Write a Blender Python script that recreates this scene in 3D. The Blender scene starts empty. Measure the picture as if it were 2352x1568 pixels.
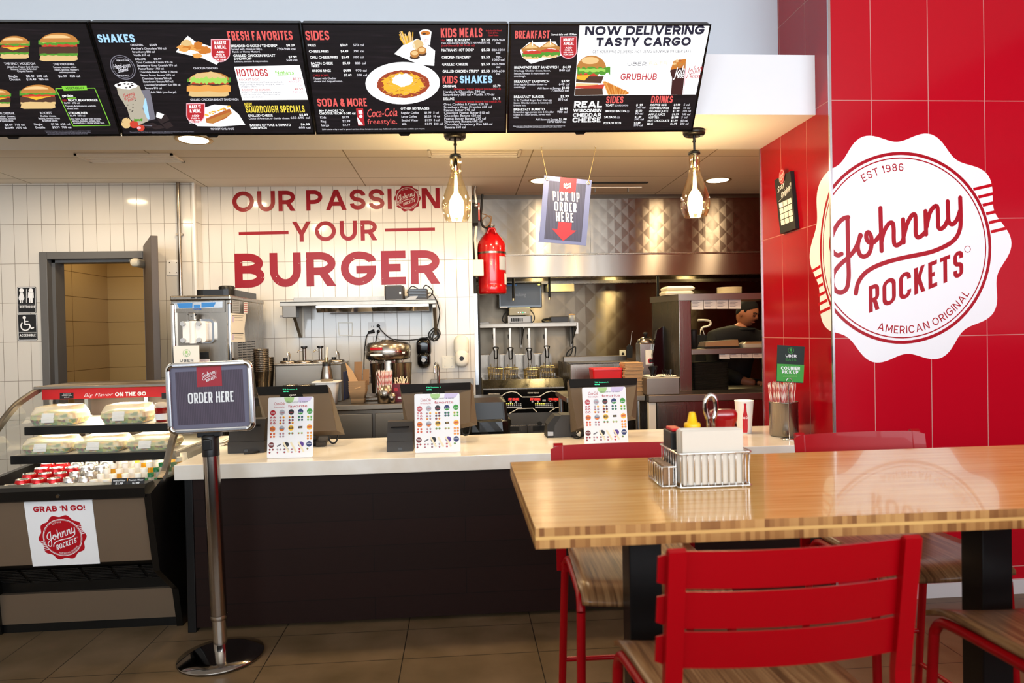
import bpy, bmesh, math, random
from mathutils import Vector, Matrix, Euler
random.seed(7)
SC = bpy.context.scene
COL = SC.collection
# ------------------------------------------------------------------ camera
IW, IH, FPX, CAMZ = 2352, 1568, 1600.0, 1.42
ROT = (Matrix.Rotation(math.radians(-4.15), 3, 'Z') @ Matrix.Rotation(math.radians(90 - 0.75), 3, 'X')
       @ Matrix.Rotation(math.radians(-1.15), 3, 'Z'))
cam = bpy.data.cameras.new('camera')
cam.sensor_width = 36.0
cam.lens = FPX / IW * 36.0
cam.clip_start = 0.05
cam.dof.use_dof = True
cam.dof.focus_distance = 4.3
cam.dof.aperture_fstop = 4.0
camo = bpy.data.objects.new('camera', cam)
camo.matrix_world = Matrix.Translation((0, 0, CAMZ)) @ ROT.to_4x4()
COL.objects.link(camo)
SC.camera = camo
# ------------------------------------------------------------------ view + world
SC.view_settings.view_transform = 'Standard'
SC.view_settings.look = 'None'
SC.view_settings.gamma = 1.0
SC.view_settings.use_curve_mapping = False
SC.view_settings.exposure = 0.16
w = bpy.data.worlds.new('daylight'); SC.world = w; w.use_nodes = True
w.node_tree.nodes['Background'].inputs[0].default_value = (0.80, 0.88, 1.0, 1)
w.node_tree.nodes['Background'].inputs[1].default_value = 0.5
SC.cycles.max_bounces = 8
SC.cycles.transparent_max_bounces = 16
SC.cycles.sample_clamp_indirect = 6.0
SC.cycles.caustics_reflective = False
SC.cycles.caustics_refractive = False
# ------------------------------------------------------------------ large lights
def area(name, loc, rot, sx, sy, power, col, spread=180):
    l = bpy.data.lights.new(name, 'AREA'); l.shape = 'RECTANGLE'; l.size = sx; l.size_y = sy
    l.energy = power; l.color = col; l.spread = math.radians(spread)
    o = bpy.data.objects.new(name, l); o.location = loc; o.rotation_euler = [math.radians(a) for a in rot]
    COL.objects.link(o); return o
WARM = (1.0, 0.76, 0.46); COOL = (0.86, 0.93, 1.0)
area('storefront_daylight', (0.3, -3.8, 2.05), (90, 0, 0), 7.6, 2.3, 480, COOL)
area('side_window_daylight', (4.3, -2.55, 1.9), (90, 0, 90), 2.6, 2.4, 110, COOL)
def can_light(name, loc, power, col=WARM, size=0.14):
    l = bpy.data.lights.new(name, 'AREA'); l.shape = 'DISK'; l.size = size; l.energy = power; l.color = col
    o = bpy.data.objects.new(name, l); o.location = loc; COL.objects.link(o); return o
for i, (x, y, p) in enumerate(((-1.75, 4.95, 7), (-0.75, 4.85, 7.5), (0.15, 4.75, 8), (-2.7, 4.8, 6), (0.80, 5.15, 14), (1.95, 5.2, 13), (2.6, 5.0, 10))):
    can_light('kitchen_downlight', (x, y, 2.585), p)
for i, (x, y, p) in enumerate(((-1.42, 3.98, 11), (0.62, 3.98, 8), (-2.6, 3.98, 7))):
    can_light('soffit_downlight', (x, y, 2.525), p)
for x in (0.80, 1.60, 2.42):
    can_light('hood_lamp', (x, 6.66, 2.046), 6.5, (1.0, 0.80, 0.38), 0.13)
area('restroom_lamp', (-2.9, 6.2, 2.45), (0, 0, 0), 0.4, 0.4, 4, (1.0, 0.78, 0.5))
# ------------------------------------------------------------------ photo geometry helpers
def ray(px, py):
    return ROT @ Vector(((px - IW / 2) / FPX, -(py - IH / 2) / FPX, -1.0))
C0 = Vector((0, 0, CAMZ))
def PY(px, py, Y):
    d = ray(px, py); return C0 + d * (Y / d.y)
def PZ(px, py, Z):
    d = ray(px, py); return C0 + d * ((Z - CAMZ) / d.z)
def PX(px, py, X):
    d = ray(px, py); return C0 + d * (X / d.x)
class Plane:
    """A flat face in the room with its own metric axes; px() turns a photo pixel into (u, v) metres on it."""
    def __init__(s, o, ux, uy):
        s.o = Vector(o); s.ux = Vector(ux).normalized(); s.uy = Vector(uy).normalized(); s.n = s.ux.cross(s.uy)
    def px(s, x, y):
        d = ray(x, y); t = (s.o - C0).dot(s.n) / d.dot(s.n); p = C0 + d * t - s.o
        return p.dot(s.ux), p.dot(s.uy)
    def mpp(s, x, y):
        a = s.px(x, y); b = s.px(x + 1, y); c = s.px(x, y - 1)
        return math.hypot(b[0] - a[0], b[1] - a[1]), math.hypot(c[0] - a[0], c[1] - a[1])
    def pt(s, u, v, lay=0.0):
        return s.o + s.ux * u + s.uy * v + s.n * lay
def facing(Y, z=0.0, x=0.0):
    return Plane((x, Y, z), (1, 0, 0), (0, 0, 1))
# ------------------------------------------------------------------ materials
def lin(h):
    h = h.lstrip('#'); c = [int(h[i:i + 2], 16) / 255 for i in (0, 2, 4)]
    return tuple(x / 12.92 if x <= 0.04045 else ((x + 0.055) / 1.055) ** 2.4 for x in c) + (1.0,)
MATS = {}
def mat(name, hexc, rough=0.5, metal=0.0, spec=0.5, emit=0.0, alpha=1.0, trans=0.0, ior=1.45, coat=0.0, aniso=0.0):
    m = bpy.data.materials.new(name); m.use_nodes = True
    b = m.node_tree.nodes['Principled BSDF']
    b.inputs['Base Color'].default_value = lin(hexc); b.inputs['Roughness'].default_value = rough
    b.inputs['Metallic'].default_value = metal; b.inputs['Specular IOR Level'].default_value = spec
    b.inputs['Alpha'].default_value = alpha; b.inputs['Transmission Weight'].default_value = trans
    b.inputs['IOR'].default_value = ior; b.inputs['Coat Weight'].default_value = coat
    b.inputs['Anisotropic'].default_value = aniso
    if emit:
        b.inputs['Emission Color'].default_value = lin(hexc); b.inputs['Emission Strength'].default_value = emit
    MATS[name] = m; return m
def N(m, t, **kw):
    n = m.node_tree.nodes.new(t)
    for k, v in kw.items(): setattr(n, k, v)
    return n
def L(m, a, b): m.node_tree.links.new(a, b)
def BS(m): return m.node_tree.nodes['Principled BSDF']
def mth(m, op, a, b=None):
    n = N(m, 'ShaderNodeMath', operation=op)
    for i, x in enumerate((a, b)):
        if x is None: continue
        if isinstance(x, (int, float)): n.inputs[i].default_value = x
        else: L(m, x, n.inputs[i])
    return n.outputs[0]
def mixc(m, fac, a, b):
    n = N(m, 'ShaderNodeMix', data_type='RGBA')
    if isinstance(fac, (int, float)): n.inputs[0].default_value = fac
    else: L(m, fac, n.inputs[0])
    for i, x in ((6, a), (7, b)):
        if isinstance(x, tuple): n.inputs[i].default_value = x
        else: L(m, x, n.inputs[i])
    return n.outputs[2]
def noise(m, scale, vec=None, detail=4, sc=(1, 1, 1)):
    n = N(m, 'ShaderNodeTexNoise'); n.inputs['Scale'].default_value = scale; n.inputs['Detail'].default_value = detail
    tc = N(m, 'ShaderNodeTexCoord'); mp = N(m, 'ShaderNodeMapping'); mp.inputs['Scale'].default_value = sc
    L(m, tc.outputs['Object'], mp.inputs[0]); L(m, mp.outputs[0], n.inputs['Vector'])
    return n.outputs['Fac']
def ramp(m, fac, stops):
    n = N(m, 'ShaderNodeValToRGB'); e = n.color_ramp.elements
    while len(e) < len(stops): e.new(0.5)
    for i, (p, c) in enumerate(stops): e[i].position = p; e[i].color = c
    L(m, fac, n.inputs[0]); return n.outputs[0]
def bump(m, h, strength=0.3, dist=0.002):
    n = N(m, 'ShaderNodeBump'); n.inputs['Strength'].default_value = strength; n.inputs['Distance'].default_value = dist
    L(m, h, n.inputs['Height']); L(m, n.outputs[0], BS(m).inputs['Normal'])
def grid(name, hexc, hexg, ax, w, o, gap, rough=0.12, vary=0.03, spec=0.5):
    """Glazed tiles: ax two axis letters, w tile size, o offset, gap grout width (metres, object space)."""
    m = mat(name, hexc, rough, 0, spec)
    tc = N(m, 'ShaderNodeTexCoord'); sp = N(m, 'ShaderNodeSeparateXYZ'); L(m, tc.outputs['Object'], sp.inputs[0])
    lines = []; cells = []
    for k in (0, 1):
        q = mth(m, 'DIVIDE', mth(m, 'SUBTRACT', sp.outputs[ax[k]], o[k]), w[k])
        cells.append(mth(m, 'FLOOR', q)); f = mth(m, 'FRACT', q)
        lines.append(mth(m, 'LESS_THAN', f, gap / w[k]))
    mask = mth(m, 'MAXIMUM', lines[0], lines[1])
    cb = N(m, 'ShaderNodeCombineXYZ'); L(m, cells[0], cb.inputs[0]); L(m, cells[1], cb.inputs[1])
    wn = N(m, 'ShaderNodeTexWhiteNoise', noise_dimensions='3D'); L(m, cb.outputs[0], wn.inputs['Vector'])
    hs = N(m, 'ShaderNodeHueSaturation'); hs.inputs['Color'].default_value = lin(hexc)
    L(m, mth(m, 'ADD', mth(m, 'MULTIPLY', wn.outputs['Value'], vary), 1 - vary / 2), hs.inputs['Value'])
    L(m, mixc(m, mask, hs.outputs[0], lin(hexg)), BS(m).inputs['Base Color'])
    L(m, mth(m, 'ADD', mth(m, 'MULTIPLY', mask, 0.5), rough), BS(m).inputs['Roughness'])
    bump(m, mth(m, 'SUBTRACT', 1.0, mask), 0.5, 0.0015)
    return m
# ------------------------------------------------------------------ mesh builder
class MB:
    def __init__(s): s.v = []; s.f = []; s.m = []; s.s = []
    def add(s, vs, fs, m, smooth=False):
        k = len(s.v); s.v += [Vector(p) for p in vs]
        for f in fs: s.f.append([i + k for i in f]); s.m.append(m); s.s.append(smooth)
        return s
    def bm(s, b, m, smooth=False, xf=None):
        b.verts.ensure_lookup_table(); b.verts.index_update()
        return s.add([(xf @ v.co if xf else v.co.copy()) for v in b.verts], [[v.index for v in f.verts] for f in b.faces], m, smooth)
    def box(s, x0, x1, y0, y1, z0, z1, m, bev=0.0, xf=None, seg=2):
        b = bmesh.new(); bmesh.ops.create_cube(b, size=1.0)
        bmesh.ops.scale(b, vec=(abs(x1 - x0), abs(y1 - y0), abs(z1 - z0)), verts=b.verts)
        if bev: bmesh.ops.bevel(b, geom=b.edges[:], offset=bev, segments=seg, profile=0.5, affect='EDGES')
        T = Matrix.Translation(((x0 + x1) / 2, (y0 + y1) / 2, (z0 + z1) / 2))
        s.bm(b, m, False, (xf @ T) if xf else T); b.free(); return s
    def cyl(s, a, b, r0, m, r1=None, n=20, caps=True, smooth=True):
        a = Vector(a); b = Vector(b); r1 = r0 if r1 is None else r1
        z = (b - a).normalized(); x = z.orthogonal().normalized(); y = z.cross(x); vs = []
        for p, r in ((a, r0), (b, r1)):
            for i in range(n):
                t = 2 * math.pi * i / n; vs.append(p + (x * math.cos(t) + y * math.sin(t)) * r)
        s.add(vs, [[i, (i + 1) % n, n + (i + 1) % n, n + i] for i in range(n)], m, smooth)
        if caps:
            s.add(vs[:n], [list(range(n))[::-1]], m); s.add(vs[n:], [list(range(n))], m)
        return s
    def tube(s, pts, r, m, n=8, closed=False, rr=None, caps=True):
        pts = [Vector(p) for p in pts]; k = len(pts); vs = []; x = None
        for i, p in enumerate(pts):
            if closed: t = pts[(i + 1) % k] - pts[i - 1]
            else: t = pts[min(i + 1, k - 1)] - pts[max(i - 1, 0)]
            t = t.normalized() if t.length > 1e-9 else Vector((0, 0, 1))
            if x is None: x = t.orthogonal().normalized()
            else:
                x = x - t * x.dot(t); x = x.normalized() if x.length > 1e-6 else t.orthogonal().normalized()
            y = t.cross(x); q = rr[i] if rr else r
            for j in range(n):
                a = 2 * math.pi * j / n; vs.append(p + (x * math.cos(a) + y * math.sin(a)) * q)
        fs = []
        for i in range(k if closed else k - 1):
            u = (i + 1) % k
            for j in range(n): fs.append([i * n + j, i * n + (j + 1) % n, u * n + (j + 1) % n, u * n + j])
        s.add(vs, fs, m, True)
        if caps and not closed:
            s.add(vs[:n], [list(range(n))[::-1]], m); s.add(vs[-n:], [list(range(n))], m)
        return s
    def lathe(s, prof, m, c=(0, 0, 0), n=32, xf=None, smooth=True):
        c = Vector(c); vs = []
        for r, z in prof:
            for i in range(n):
                t = 2 * math.pi * i / n; p = Vector((r * math.cos(t), r * math.sin(t), z))
                vs.append((xf @ p if xf else p) + c)
        fs = [[a * n + i, a * n + (i + 1) % n, (a + 1) * n + (i + 1) % n, (a + 1) * n + i] for a in range(len(prof) - 1) for i in range(n)]
        s.add(vs, fs, m, smooth)
        if prof[0][0] > 1e-4: s.add(vs[:n], [list(range(n))[::-1]], m) if False else None
        return s
    def sph(s, c, r, m, sc=(1, 1, 1), n=16, xf=None):
        b = bmesh.new(); bmesh.ops.create_uvsphere(b, u_segments=n, v_segments=max(6, n // 2), radius=r)
        T = Matrix.Translation(c) @ (xf if xf else Matrix.Identity(4)) @ Matrix.Diagonal((*sc, 1))
        s.bm(b, m, True, T); b.free(); return s
    def poly(s, pts, m): return s.add(pts, [list(range(len(pts)))], m)
    def prism(s, pts, f0, f1, m, smooth=False):
        """extrude the closed outline pts between the two maps f0, f1 (2-D point -> 3-D)"""
        n = len(pts); a = [f0(*p) for p in pts]; b = [f1(*p) for p in pts]
        s.add(a + b, [[i, (i + 1) % n, n + (i + 1) % n, n + i] for i in range(n)], m, smooth)
        s.add(a, [list(range(n))[::-1]], m); s.add(b, [list(range(n))], m); return s
    # flat graphics on a Plane: polygons in (u, v) metres
    def flat(s, pl, polys, m, lay=0.0006):
        g = run = 0; prev = None        # strokes that overlap get a hair's breadth between them
        for p in polys:
            if prev is not None and (run > 9 or abs(p[0][0] - prev[1][0]) > 1e-9 or abs(p[0][1] - prev[1][1]) > 1e-9): g += 1; run = 0
            prev = p; run += 1; s.add([pl.pt(u, v, lay + (g % 31) * 1.7e-5) for u, v in p], [list(range(len(p)))], m)
        return s
    def merge(s, o):
        k = len(s.v); s.v += o.v
        for f in o.f: s.f.append([i + k for i in f])
        s.m += o.m; s.s += o.s; return s
    def mesh(s, name, off=(0, 0, 0), weld=False, fixn=True):
        off = Vector(off); me = bpy.data.meshes.new(name)
        me.from_pydata([v - off for v in s.v], [], s.f)
        names = []
        for m in s.m:
            if m not in names: names.append(m)
        for m in names: me.materials.append(MATS[m])
        ix = {m: i for i, m in enumerate(names)}
        me.polygons.foreach_set('material_index', [ix[m] for m in s.m])
        me.polygons.foreach_set('use_smooth', s.s)
        b = bmesh.new(); b.from_mesh(me)
        if weld: bmesh.ops.remove_doubles(b, verts=b.verts, dist=1e-5)
        if fixn: bmesh.ops.recalc_face_normals(b, faces=b.faces)
        big = [f for f in b.faces if len(f.verts) > 4]
        if big: bmesh.ops.triangulate(b, faces=big)
        b.to_mesh(me); b.free(); me.update(); return me
def obj(name, mb, parent=None, loc=(0, 0, 0), off=(0, 0, 0), rz=0, **kw):
    o = bpy.data.objects.new(name, mb.mesh(name, off, **kw)); COL.objects.link(o)
    o.location = loc; o.rotation_euler = (0, 0, rz)
    if parent is not None: o.parent = parent; 
    return o
def tag(o, label, cat, group=None, kind=None):
    o['label'] = label; o['category'] = cat
    if group: o['group'] = group
    if kind: o['kind'] = kind
    return o
def thing(name, label, cat, loc=(0, 0, 0), rz=0, group=None):
    o = bpy.data.objects.new(name, None); COL.objects.link(o); o.empty_display_size = 0.1
    o.location = loc; o.rotation_euler = (0, 0, rz); return tag(o, label, cat, group)
def wp(t, name, mb, label=None, sub=None, **kw):
    """a part whose shape was laid out in room coordinates (thing not rotated)"""
    o = obj(name, mb, t, off=t.location if sub is None else sub, **kw)
    if label: o['label'] = label
    return o
def lp(t, name, mb, label=None, loc=(0, 0, 0), **kw):
    """a part laid out in its thing's own coordinates"""
    o = obj(name, mb, t, loc=loc, **kw)
    if label: o['label'] = label
    return o
def solo(name, label, cat, mb, loc=(0, 0, 0), rz=0, group=None, world=False, **kw):
    return tag(obj(name, mb, None, loc, loc if world else (0, 0, 0), rz, **kw), label, cat, group)
def struct(name, mb, **kw):
    o = obj(name, mb, **kw); o['kind'] = 'structure'; return o
def dup(root, loc, rz=None, label=None, group=None):
    r = root.copy(); COL.objects.link(r); r.location = loc
    if rz is not None: r.rotation_euler = (0, 0, rz)
    if label: r['label'] = label
    if group: r['group'] = group
    for ch in list(root.children):
        c = ch.copy(); COL.objects.link(c); c.parent = r
        for g in ch.children:
            d = g.copy(); COL.objects.link(d); d.parent = c
    return r
def cr(pts, n=8, closed=False):
    """smooth curve through pts"""
    pts = [Vector(p) for p in pts]; out = []; k = len(pts)
    for i in range(k if closed else k - 1):
        if closed: p = [pts[(i + j - 1) % k] for j in range(4)]
        else: p = [pts[max(0, i - 1)], pts[i], pts[i + 1], pts[min(k - 1, i + 2)]]
        for j in range(n):
            t = j / n
            out.append(0.5 * ((2 * p[1]) + (p[2] - p[0]) * t + (2 * p[0] - 5 * p[1] + 4 * p[2] - p[3]) * t * t + (3 * p[1] - p[0] - 3 * p[2] + p[3]) * t ** 3))
    if not closed: out.append(pts[-1])
    return out
def rrect(x0, x1, y0, y1, r, n=5):
    o = []
    for cx, cy, a in ((x1 - r, y0 + r, -90), (x1 - r, y1 - r, 0), (x0 + r, y1 - r, 90), (x0 + r, y0 + r, 180)):
        for i in range(n + 1):
            t = math.radians(a + 90 * i / n); o.append((cx + r * math.cos(t), cy + r * math.sin(t)))
    return o
def disc(cx, cy, r, n=24, ry=None):
    return [(cx + r * math.cos(2 * math.pi * i / n), cy + (ry or r) * math.sin(2 * math.pi * i / n)) for i in range(n)]
def ring(cx, cy, r0, r1, n=64, ky=1.0):
    o = []
    for i in range(n):
        a, b = 2 * math.pi * i / n, 2 * math.pi * (i + 1) / n
        o.append([(cx + r0 * math.cos(a), cy + ky * r0 * math.sin(a)), (cx + r1 * math.cos(a), cy + ky * r1 * math.sin(a)),
                  (cx + r1 * math.cos(b), cy + ky * r1 * math.sin(b)), (cx + r0 * math.cos(b), cy + ky * r0 * math.sin(b))])
    return o
# ------------------------------------------------------------------ lettering
def strip(pts, w, closed=False, caps=False):
    """a 2-D stroke of width w along pts as quads (mitred)"""
    P = [Vector((p[0], p[1])) for p in pts]
    Q = [P[0]]
    for p in P[1:]:
        if (p - Q[-1]).length > 1e-7: Q.append(p)
    if closed and (Q[0] - Q[-1]).length < 1e-7: Q.pop()
    k = len(Q); Lf = []; Rt = []; ws = w if isinstance(w, (list, tuple)) else None
    if k < 2: return []
    for i in range(k):
        if closed: a = (Q[i] - Q[i - 1]).normalized(); b = (Q[(i + 1) % k] - Q[i]).normalized()
        else:
            a = (Q[i] - Q[i - 1]).normalized() if i else None; b = (Q[i + 1] - Q[i]).normalized() if i < k - 1 else None
            a = a or b; b = b or a
        n = Vector((-(a.y + b.y), a.x + b.x))
        n = n.normalized() if n.length > 1e-6 else Vector((-a.y, a.x))
        c = max(0.35, n.dot(Vector((-a.y, a.x)))); h = w / 2 / c
        Lf.append(Q[i] + n * h); Rt.append(Q[i] - n * h)
    out = [[tuple(Rt[i]), tuple(Rt[(i + 1) % k]), tuple(Lf[(i + 1) % k]), tuple(Lf[i])] for i in range(k if closed else k - 1)]
    if caps and not closed:
        for p in (Q[0], Q[-1]): out.append(disc(p.x, p.y, w / 2, 12))
    return out
G = {
 'A': (.98, [('d', 0, 0, .5, 1), ('d', 1, 0, .5, 1), ('b', .2, .26, .8, .26)]),
 'B': (.78, [('p', [(0, 0), (0, 1)]), ('p', [(0, 1, 0), (.93, 1), (.93, .53), (0, .53, 0)]), ('p', [(0, .53, 0), (1, .53), (1, 0), (0, 0, 0)])]),
 'C': (.9, [('p', [(1, .74), (1, 1), (0, 1), (0, 0), (1, 0), (1, .26)])]),
 'D': (.86, [('p', [(0, 0), (0, 1)]), ('p', [(0, 1, 0), (1, 1), (1, 0), (0, 0, 0)])]),
 'E': (.66, [('p', [(0, 0), (0, 1)]), ('p', [(0, 1), (1, 1)]), ('p', [(0, 0), (1, 0)]), ('b', 0, .5, .93, .5)]),
 'F': (.64, [('p', [(0, 0), (0, 1)]), ('p', [(0, 1), (1, 1)]), ('b', 0, .48, .92, .48)]),
 'G': (.94, [('p', [(1, .76), (1, 1), (0, 1), (0, 0), (1, 0), (1, .45)]), ('p', [(.56, .45), (1, .45)])]),
 'H': (.83, [('p', [(0, 0), (0, 1)]), ('p', [(1, 0), (1, 1)]), ('b', 0, .5, 1, .5)]),
 'I': (0, [('p', [(0, 0), (0, 1)])]),
 'J': (.6, [('p', [(1, 1), (1, 0), (0, 0), (0, .28)])]),
 'K': (.82, [('p', [(0, 0), (0, 1)]), ('d', .04, .34, .98, 1), ('d', 1, 0, .36, .56)]),
 'L': (.6, [('p', [(0, 0), (0, 1)]), ('p', [(0, 0), (1, 0)])]),
 'M': (1.02, [('p', [(0, 0), (0, 1)]), ('p', [(1, 0), (1, 1)]), ('d', .5, .22, .02, 1), ('d', .5, .22, .98, 1)]),
 'N': (.86, [('p', [(0, 0), (0, 1)]), ('p', [(1, 0), (1, 1)]), ('d', .98, 0, .02, 1)]),
 'O': (1.0, [('c', [(0, 0), (1, 0), (1, 1), (0, 1)])]),
 'P': (.76, [('p', [(0, 0), (0, 1)]), ('p', [(0, 1, 0), (1, 1), (1, .4), (0, .4, 0)])]),
 'Q': (1.0, [('c', [(0, 0), (1, 0), (1, 1), (0, 1)]), ('d', 1, 0, .6, .3)]),
 'R': (.78, [('p', [(0, 0), (0, 1)]), ('p', [(0, 1, 0), (1, 1), (1, .42), (0, .42, 0)]), ('d', 1.02, 0, .55, .44)]),
 'S': (.74, [('p', [(1, .74), (1, 1), (0, 1), (0, .52), (1, .48), (1, 0), (0, 0), (0, .26)])]),
 'T': (.76, [('p', [(0, 1), (1, 1)]), ('p', [(.5, 0), (.5, 1)])]),
 'U': (.82, [('p', [(0, 1), (0, 0), (1, 0), (1, 1)])]),
 'V': (.96, [('d', .5, 0, 0, 1), ('d', .5, 0, 1, 1)]),
 'W': (1.4, [('d', .25, 0, 0, 1), ('d', .25, 0, .5, 1), ('d', .75, 0, .5, 1), ('d', .75, 0, 1, 1)]),
 'X': (.88, [('d', 0, 0, 1, 1), ('d', 1, 0, 0, 1)]),
 'Y': (.9, [('d', .5, .36, 0, 1), ('d', .5, .36, 1, 1), ('p', [(.5, 0), (.5, .45)])]),
 'Z': (.74, [('p', [(0, 1), (1, 1)]), ('p', [(0, 0), (1, 0)]), ('d', 0, 0, 1, 1)]),
 '0': (.8, [('c', [(0, 0), (1, 0), (1, 1), (0, 1)])]),
 '1': (.32, [('p', [(1, 0), (1, 1)]), ('d', 0, .72, .9, 1)]),
 '2': (.7, [('p', [(0, .72), (0, 1), (1, 1), (1, .5)]), ('d', .02, .06, 1, .56), ('p', [(0, 0), (1, 0)])]),
 '3': (.7, [('p', [(0, .8), (0, 1), (.95, 1), (.95, .53), (.35, .53)]), ('p', [(.35, .53), (1, .53), (1, 0), (0, 0), (0, .2)])]),
 '4': (.8, [('d', 0, .22, .68, 1), ('p', [(0, .24), (1, .24)]), ('p', [(.74, 0), (.74, 1)])]),
 '5': (.7, [('p', [(1, 1), (.06, 1, 0), (.04, .58, 0), (1, .58), (1, 0), (0, 0), (0, .18)])]),
 '6': (.74, [('p', [(.95, .82), (.95, 1), (0, 1), (0, 0), (1, 0), (1, .56), (0, .56)])]),
 '7': (.7, [('p', [(0, 1), (1, 1)]), ('d', .3, 0, 1, .98)]),
 '8': (.72, [('c', [(.05, .53), (.95, .53), (.95, 1), (.05, 1)]), ('c', [(0, 0), (1, 0), (1, .53), (0, .53)])]),
 '9': (.74, [('p', [(.05, .18), (.05, 0), (1, 0), (1, 1), (0, 1), (0, .44), (1, .44)])]),
 '&': (.86, [('c', [(.12, .55), (.75, .55), (.75, 1), (.12, 1)]), ('p', [(.95, .42), (.9, 0), (0, 0), (0, .55), (.4, .55)]), ('d', 1.05, 0, .3, .6)]),
 '!': (0, [('b', 0, .3, 0, 1), ('b', 0, -.04, 0, .12)]), '.': (0, [('b', 0, -.04, 0, .12)]), "'": (0, [('b', 0, .7, 0, 1)]),
 '-': (.4, [('b', 0, .45, 1, .45)]), '+': (.5, [('b', 0, .5, 1, .5), ('b', .5, .25, .5, .75)]), ':': (0, [('b', 0, 0, 0, .14), ('b', 0, .5, 0, .64)]),
 '$': (.7, [('p', [(1, .74), (1, .94), (0, .94), (0, .5), (1, .5), (1, .06), (0, .06), (0, .26)]), ('b', .5, -.06, .5, 1.06)]),
}
def glyph(ch, h, wf, t):
    wd, cmds = G[ch]; w = wd * h * wf + (0 if wd else t); w = max(w, t); out = []
    def mp(x, y): return Vector((t / 2 + (w - t) * x, t / 2 + (h - t) * y))
    for c in cmds:
        if c[0] == 'd':
            _, x0, y0, x1, y1 = c
            dx = (x1 - x0) * (w - t); dy = (y1 - y0) * h; hw = min(t * .5 * math.sqrt(1 + (dx / dy) ** 2), t * .95)
            X0 = hw + (w - 2 * hw) * x0; X1 = hw + (w - 2 * hw) * x1
            out.append([(X0 - hw, y0 * h), (X0 + hw, y0 * h), (X1 + hw, y1 * h), (X1 - hw, y1 * h)])
        elif c[0] == 'b':
            out += strip([mp(c[1], c[2]), mp(c[3], c[4])], t)
        else:
            closed = c[0] == 'c'; raw = c[1]; P = [mp(p[0], p[1]) for p in raw]; k = len(P)
            if not closed:
                for i, j in ((0, 1), (k - 1, k - 2)):
                    if (raw[i][0] in (0, 1) and raw[i][1] in (0, 1)) or k == 2: P[i] = P[i] + (P[i] - P[j]).normalized() * t / 2
            rl = .5 * min(max(w - t, t), h - t) * (1.12 if wf > .75 else 1.0); path = []
            for i in range(k):
                if (not closed and i in (0, k - 1)) or (len(raw[i]) > 2): path.append(P[i]); continue
                a = P[i - 1]; b = P[(i + 1) % k]
                def cut(j):
                    end = (not closed and j in (0, k - 1)) or len(raw[j]) > 2
                    return 1.0 if end else .5
                d1 = min((a - P[i]).length * cut((i - 1) % k), rl); d2 = min((b - P[i]).length * cut((i + 1) % k), rl)
                A = (a - P[i]).normalized() * d1; B = (b - P[i]).normalized() * d2; ce = P[i] + A + B
                for q in range(9):
                    f = math.pi / 2 * q / 8; path.append(ce - B * math.cos(f) - A * math.sin(f))
            out += strip(path, t, closed)
    return out, w
def stext(txt, h, wf=1.0, t=.2, track=.1, shear=0.0):
    """drawn capitals: h cap height, wf width factor, t stem as a fraction of h; returns polygons, width"""
    x = 0; out = []; t *= h
    for ch in txt.upper():
        if ch not in G: x += h * .36 * max(wf, .6); continue
        ps, w = glyph(ch, h, wf, t)
        out += [[(a + x + shear * b, b) for a, b in p] for p in ps]; x += w + track * h
    return out, max(x - track * h, 1e-4)
_TX = {}
def btext(txt, off=0.0, shear=0.0):
    """typeset text with the built-in face at size 1; returns polygons, width"""
    k = (txt, off, shear)
    if k in _TX: return _TX[k]
    c = bpy.data.curves.new('lettering', 'FONT'); c.body = txt; c.offset = off; c.shear = shear; c.resolution_u = 2; c.fill_mode = 'FRONT'
    o = bpy.data.objects.new('lettering', c); me = o.to_mesh()
    ps = [[(me.vertices[i].co.x, me.vertices[i].co.y) for i in p.vertices] for p in me.polygons]
    w = max((v.co.x for v in me.vertices), default=.1)
    o.to_mesh_clear(); bpy.data.objects.remove(o); bpy.data.curves.remove(c)
    _TX[k] = (ps, w); return _TX[k]
def put(mb, pl, polys, m, u, v, sx=1, sy=1, lay=.0006, sl=0.0):
    return mb.flat(pl, [[(u + a * sx, v + b * sy + a * sx * sl) for a, b in p] for p in polys], m, lay)
def T(mb, pl, x0, x1, y, hpx, txt, m, wt=.012, lay=.0006, y1=None, shear=0.0):
    """typeset line from pixel x0 to x1 with its baseline at pixel y (y1: baseline at x1), capitals hpx tall"""
    a = pl.px(x0, y); b = pl.px(x1, y if y1 is None else y1); ps, w = btext(txt, wt, shear)
    sx = (b[0] - a[0]) / w; sy = hpx * pl.mpp((x0 + x1) / 2, y)[1] / .70
    return put(mb, pl, ps, m, a[0], a[1], sx, sy, lay, (b[1] - a[1]) / max(1e-6, b[0] - a[0]))
def H(mb, pl, x0, x1, y, hpx, txt, m, t=.2, lay=.0006, y1=None, track=.1, shear=0.0):
    """drawn capitals from pixel x0 to x1, baseline at pixel y, hpx tall"""
    a = pl.px(x0, y); b = pl.px(x1, y if y1 is None else y1); h = hpx * pl.mpp((x0 + x1) / 2, y)[1]
    W = b[0] - a[0]; lo, hi = .12, 3.0
    for _ in range(4):
        lo, hi = .12, 3.0
        for _ in range(18):
            wf = (lo + hi) / 2
            if stext(txt, h, wf, t, track)[1] > W: hi = wf
            else: lo = wf
        if t <= .30 * wf: break
        t = .295 * wf
    ps, w = stext(txt, h, wf, t, track, shear)
    return put(mb, pl, ps, m, a[0], a[1], W / w, 1, lay, (b[1] - a[1]) / W)
def QP(mb, pl, pts, m, lay=.0006):
    """flat polygon given by photo pixels on the plane"""
    return mb.flat(pl, [[pl.px(*p) for p in pts]], m, lay)
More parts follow.
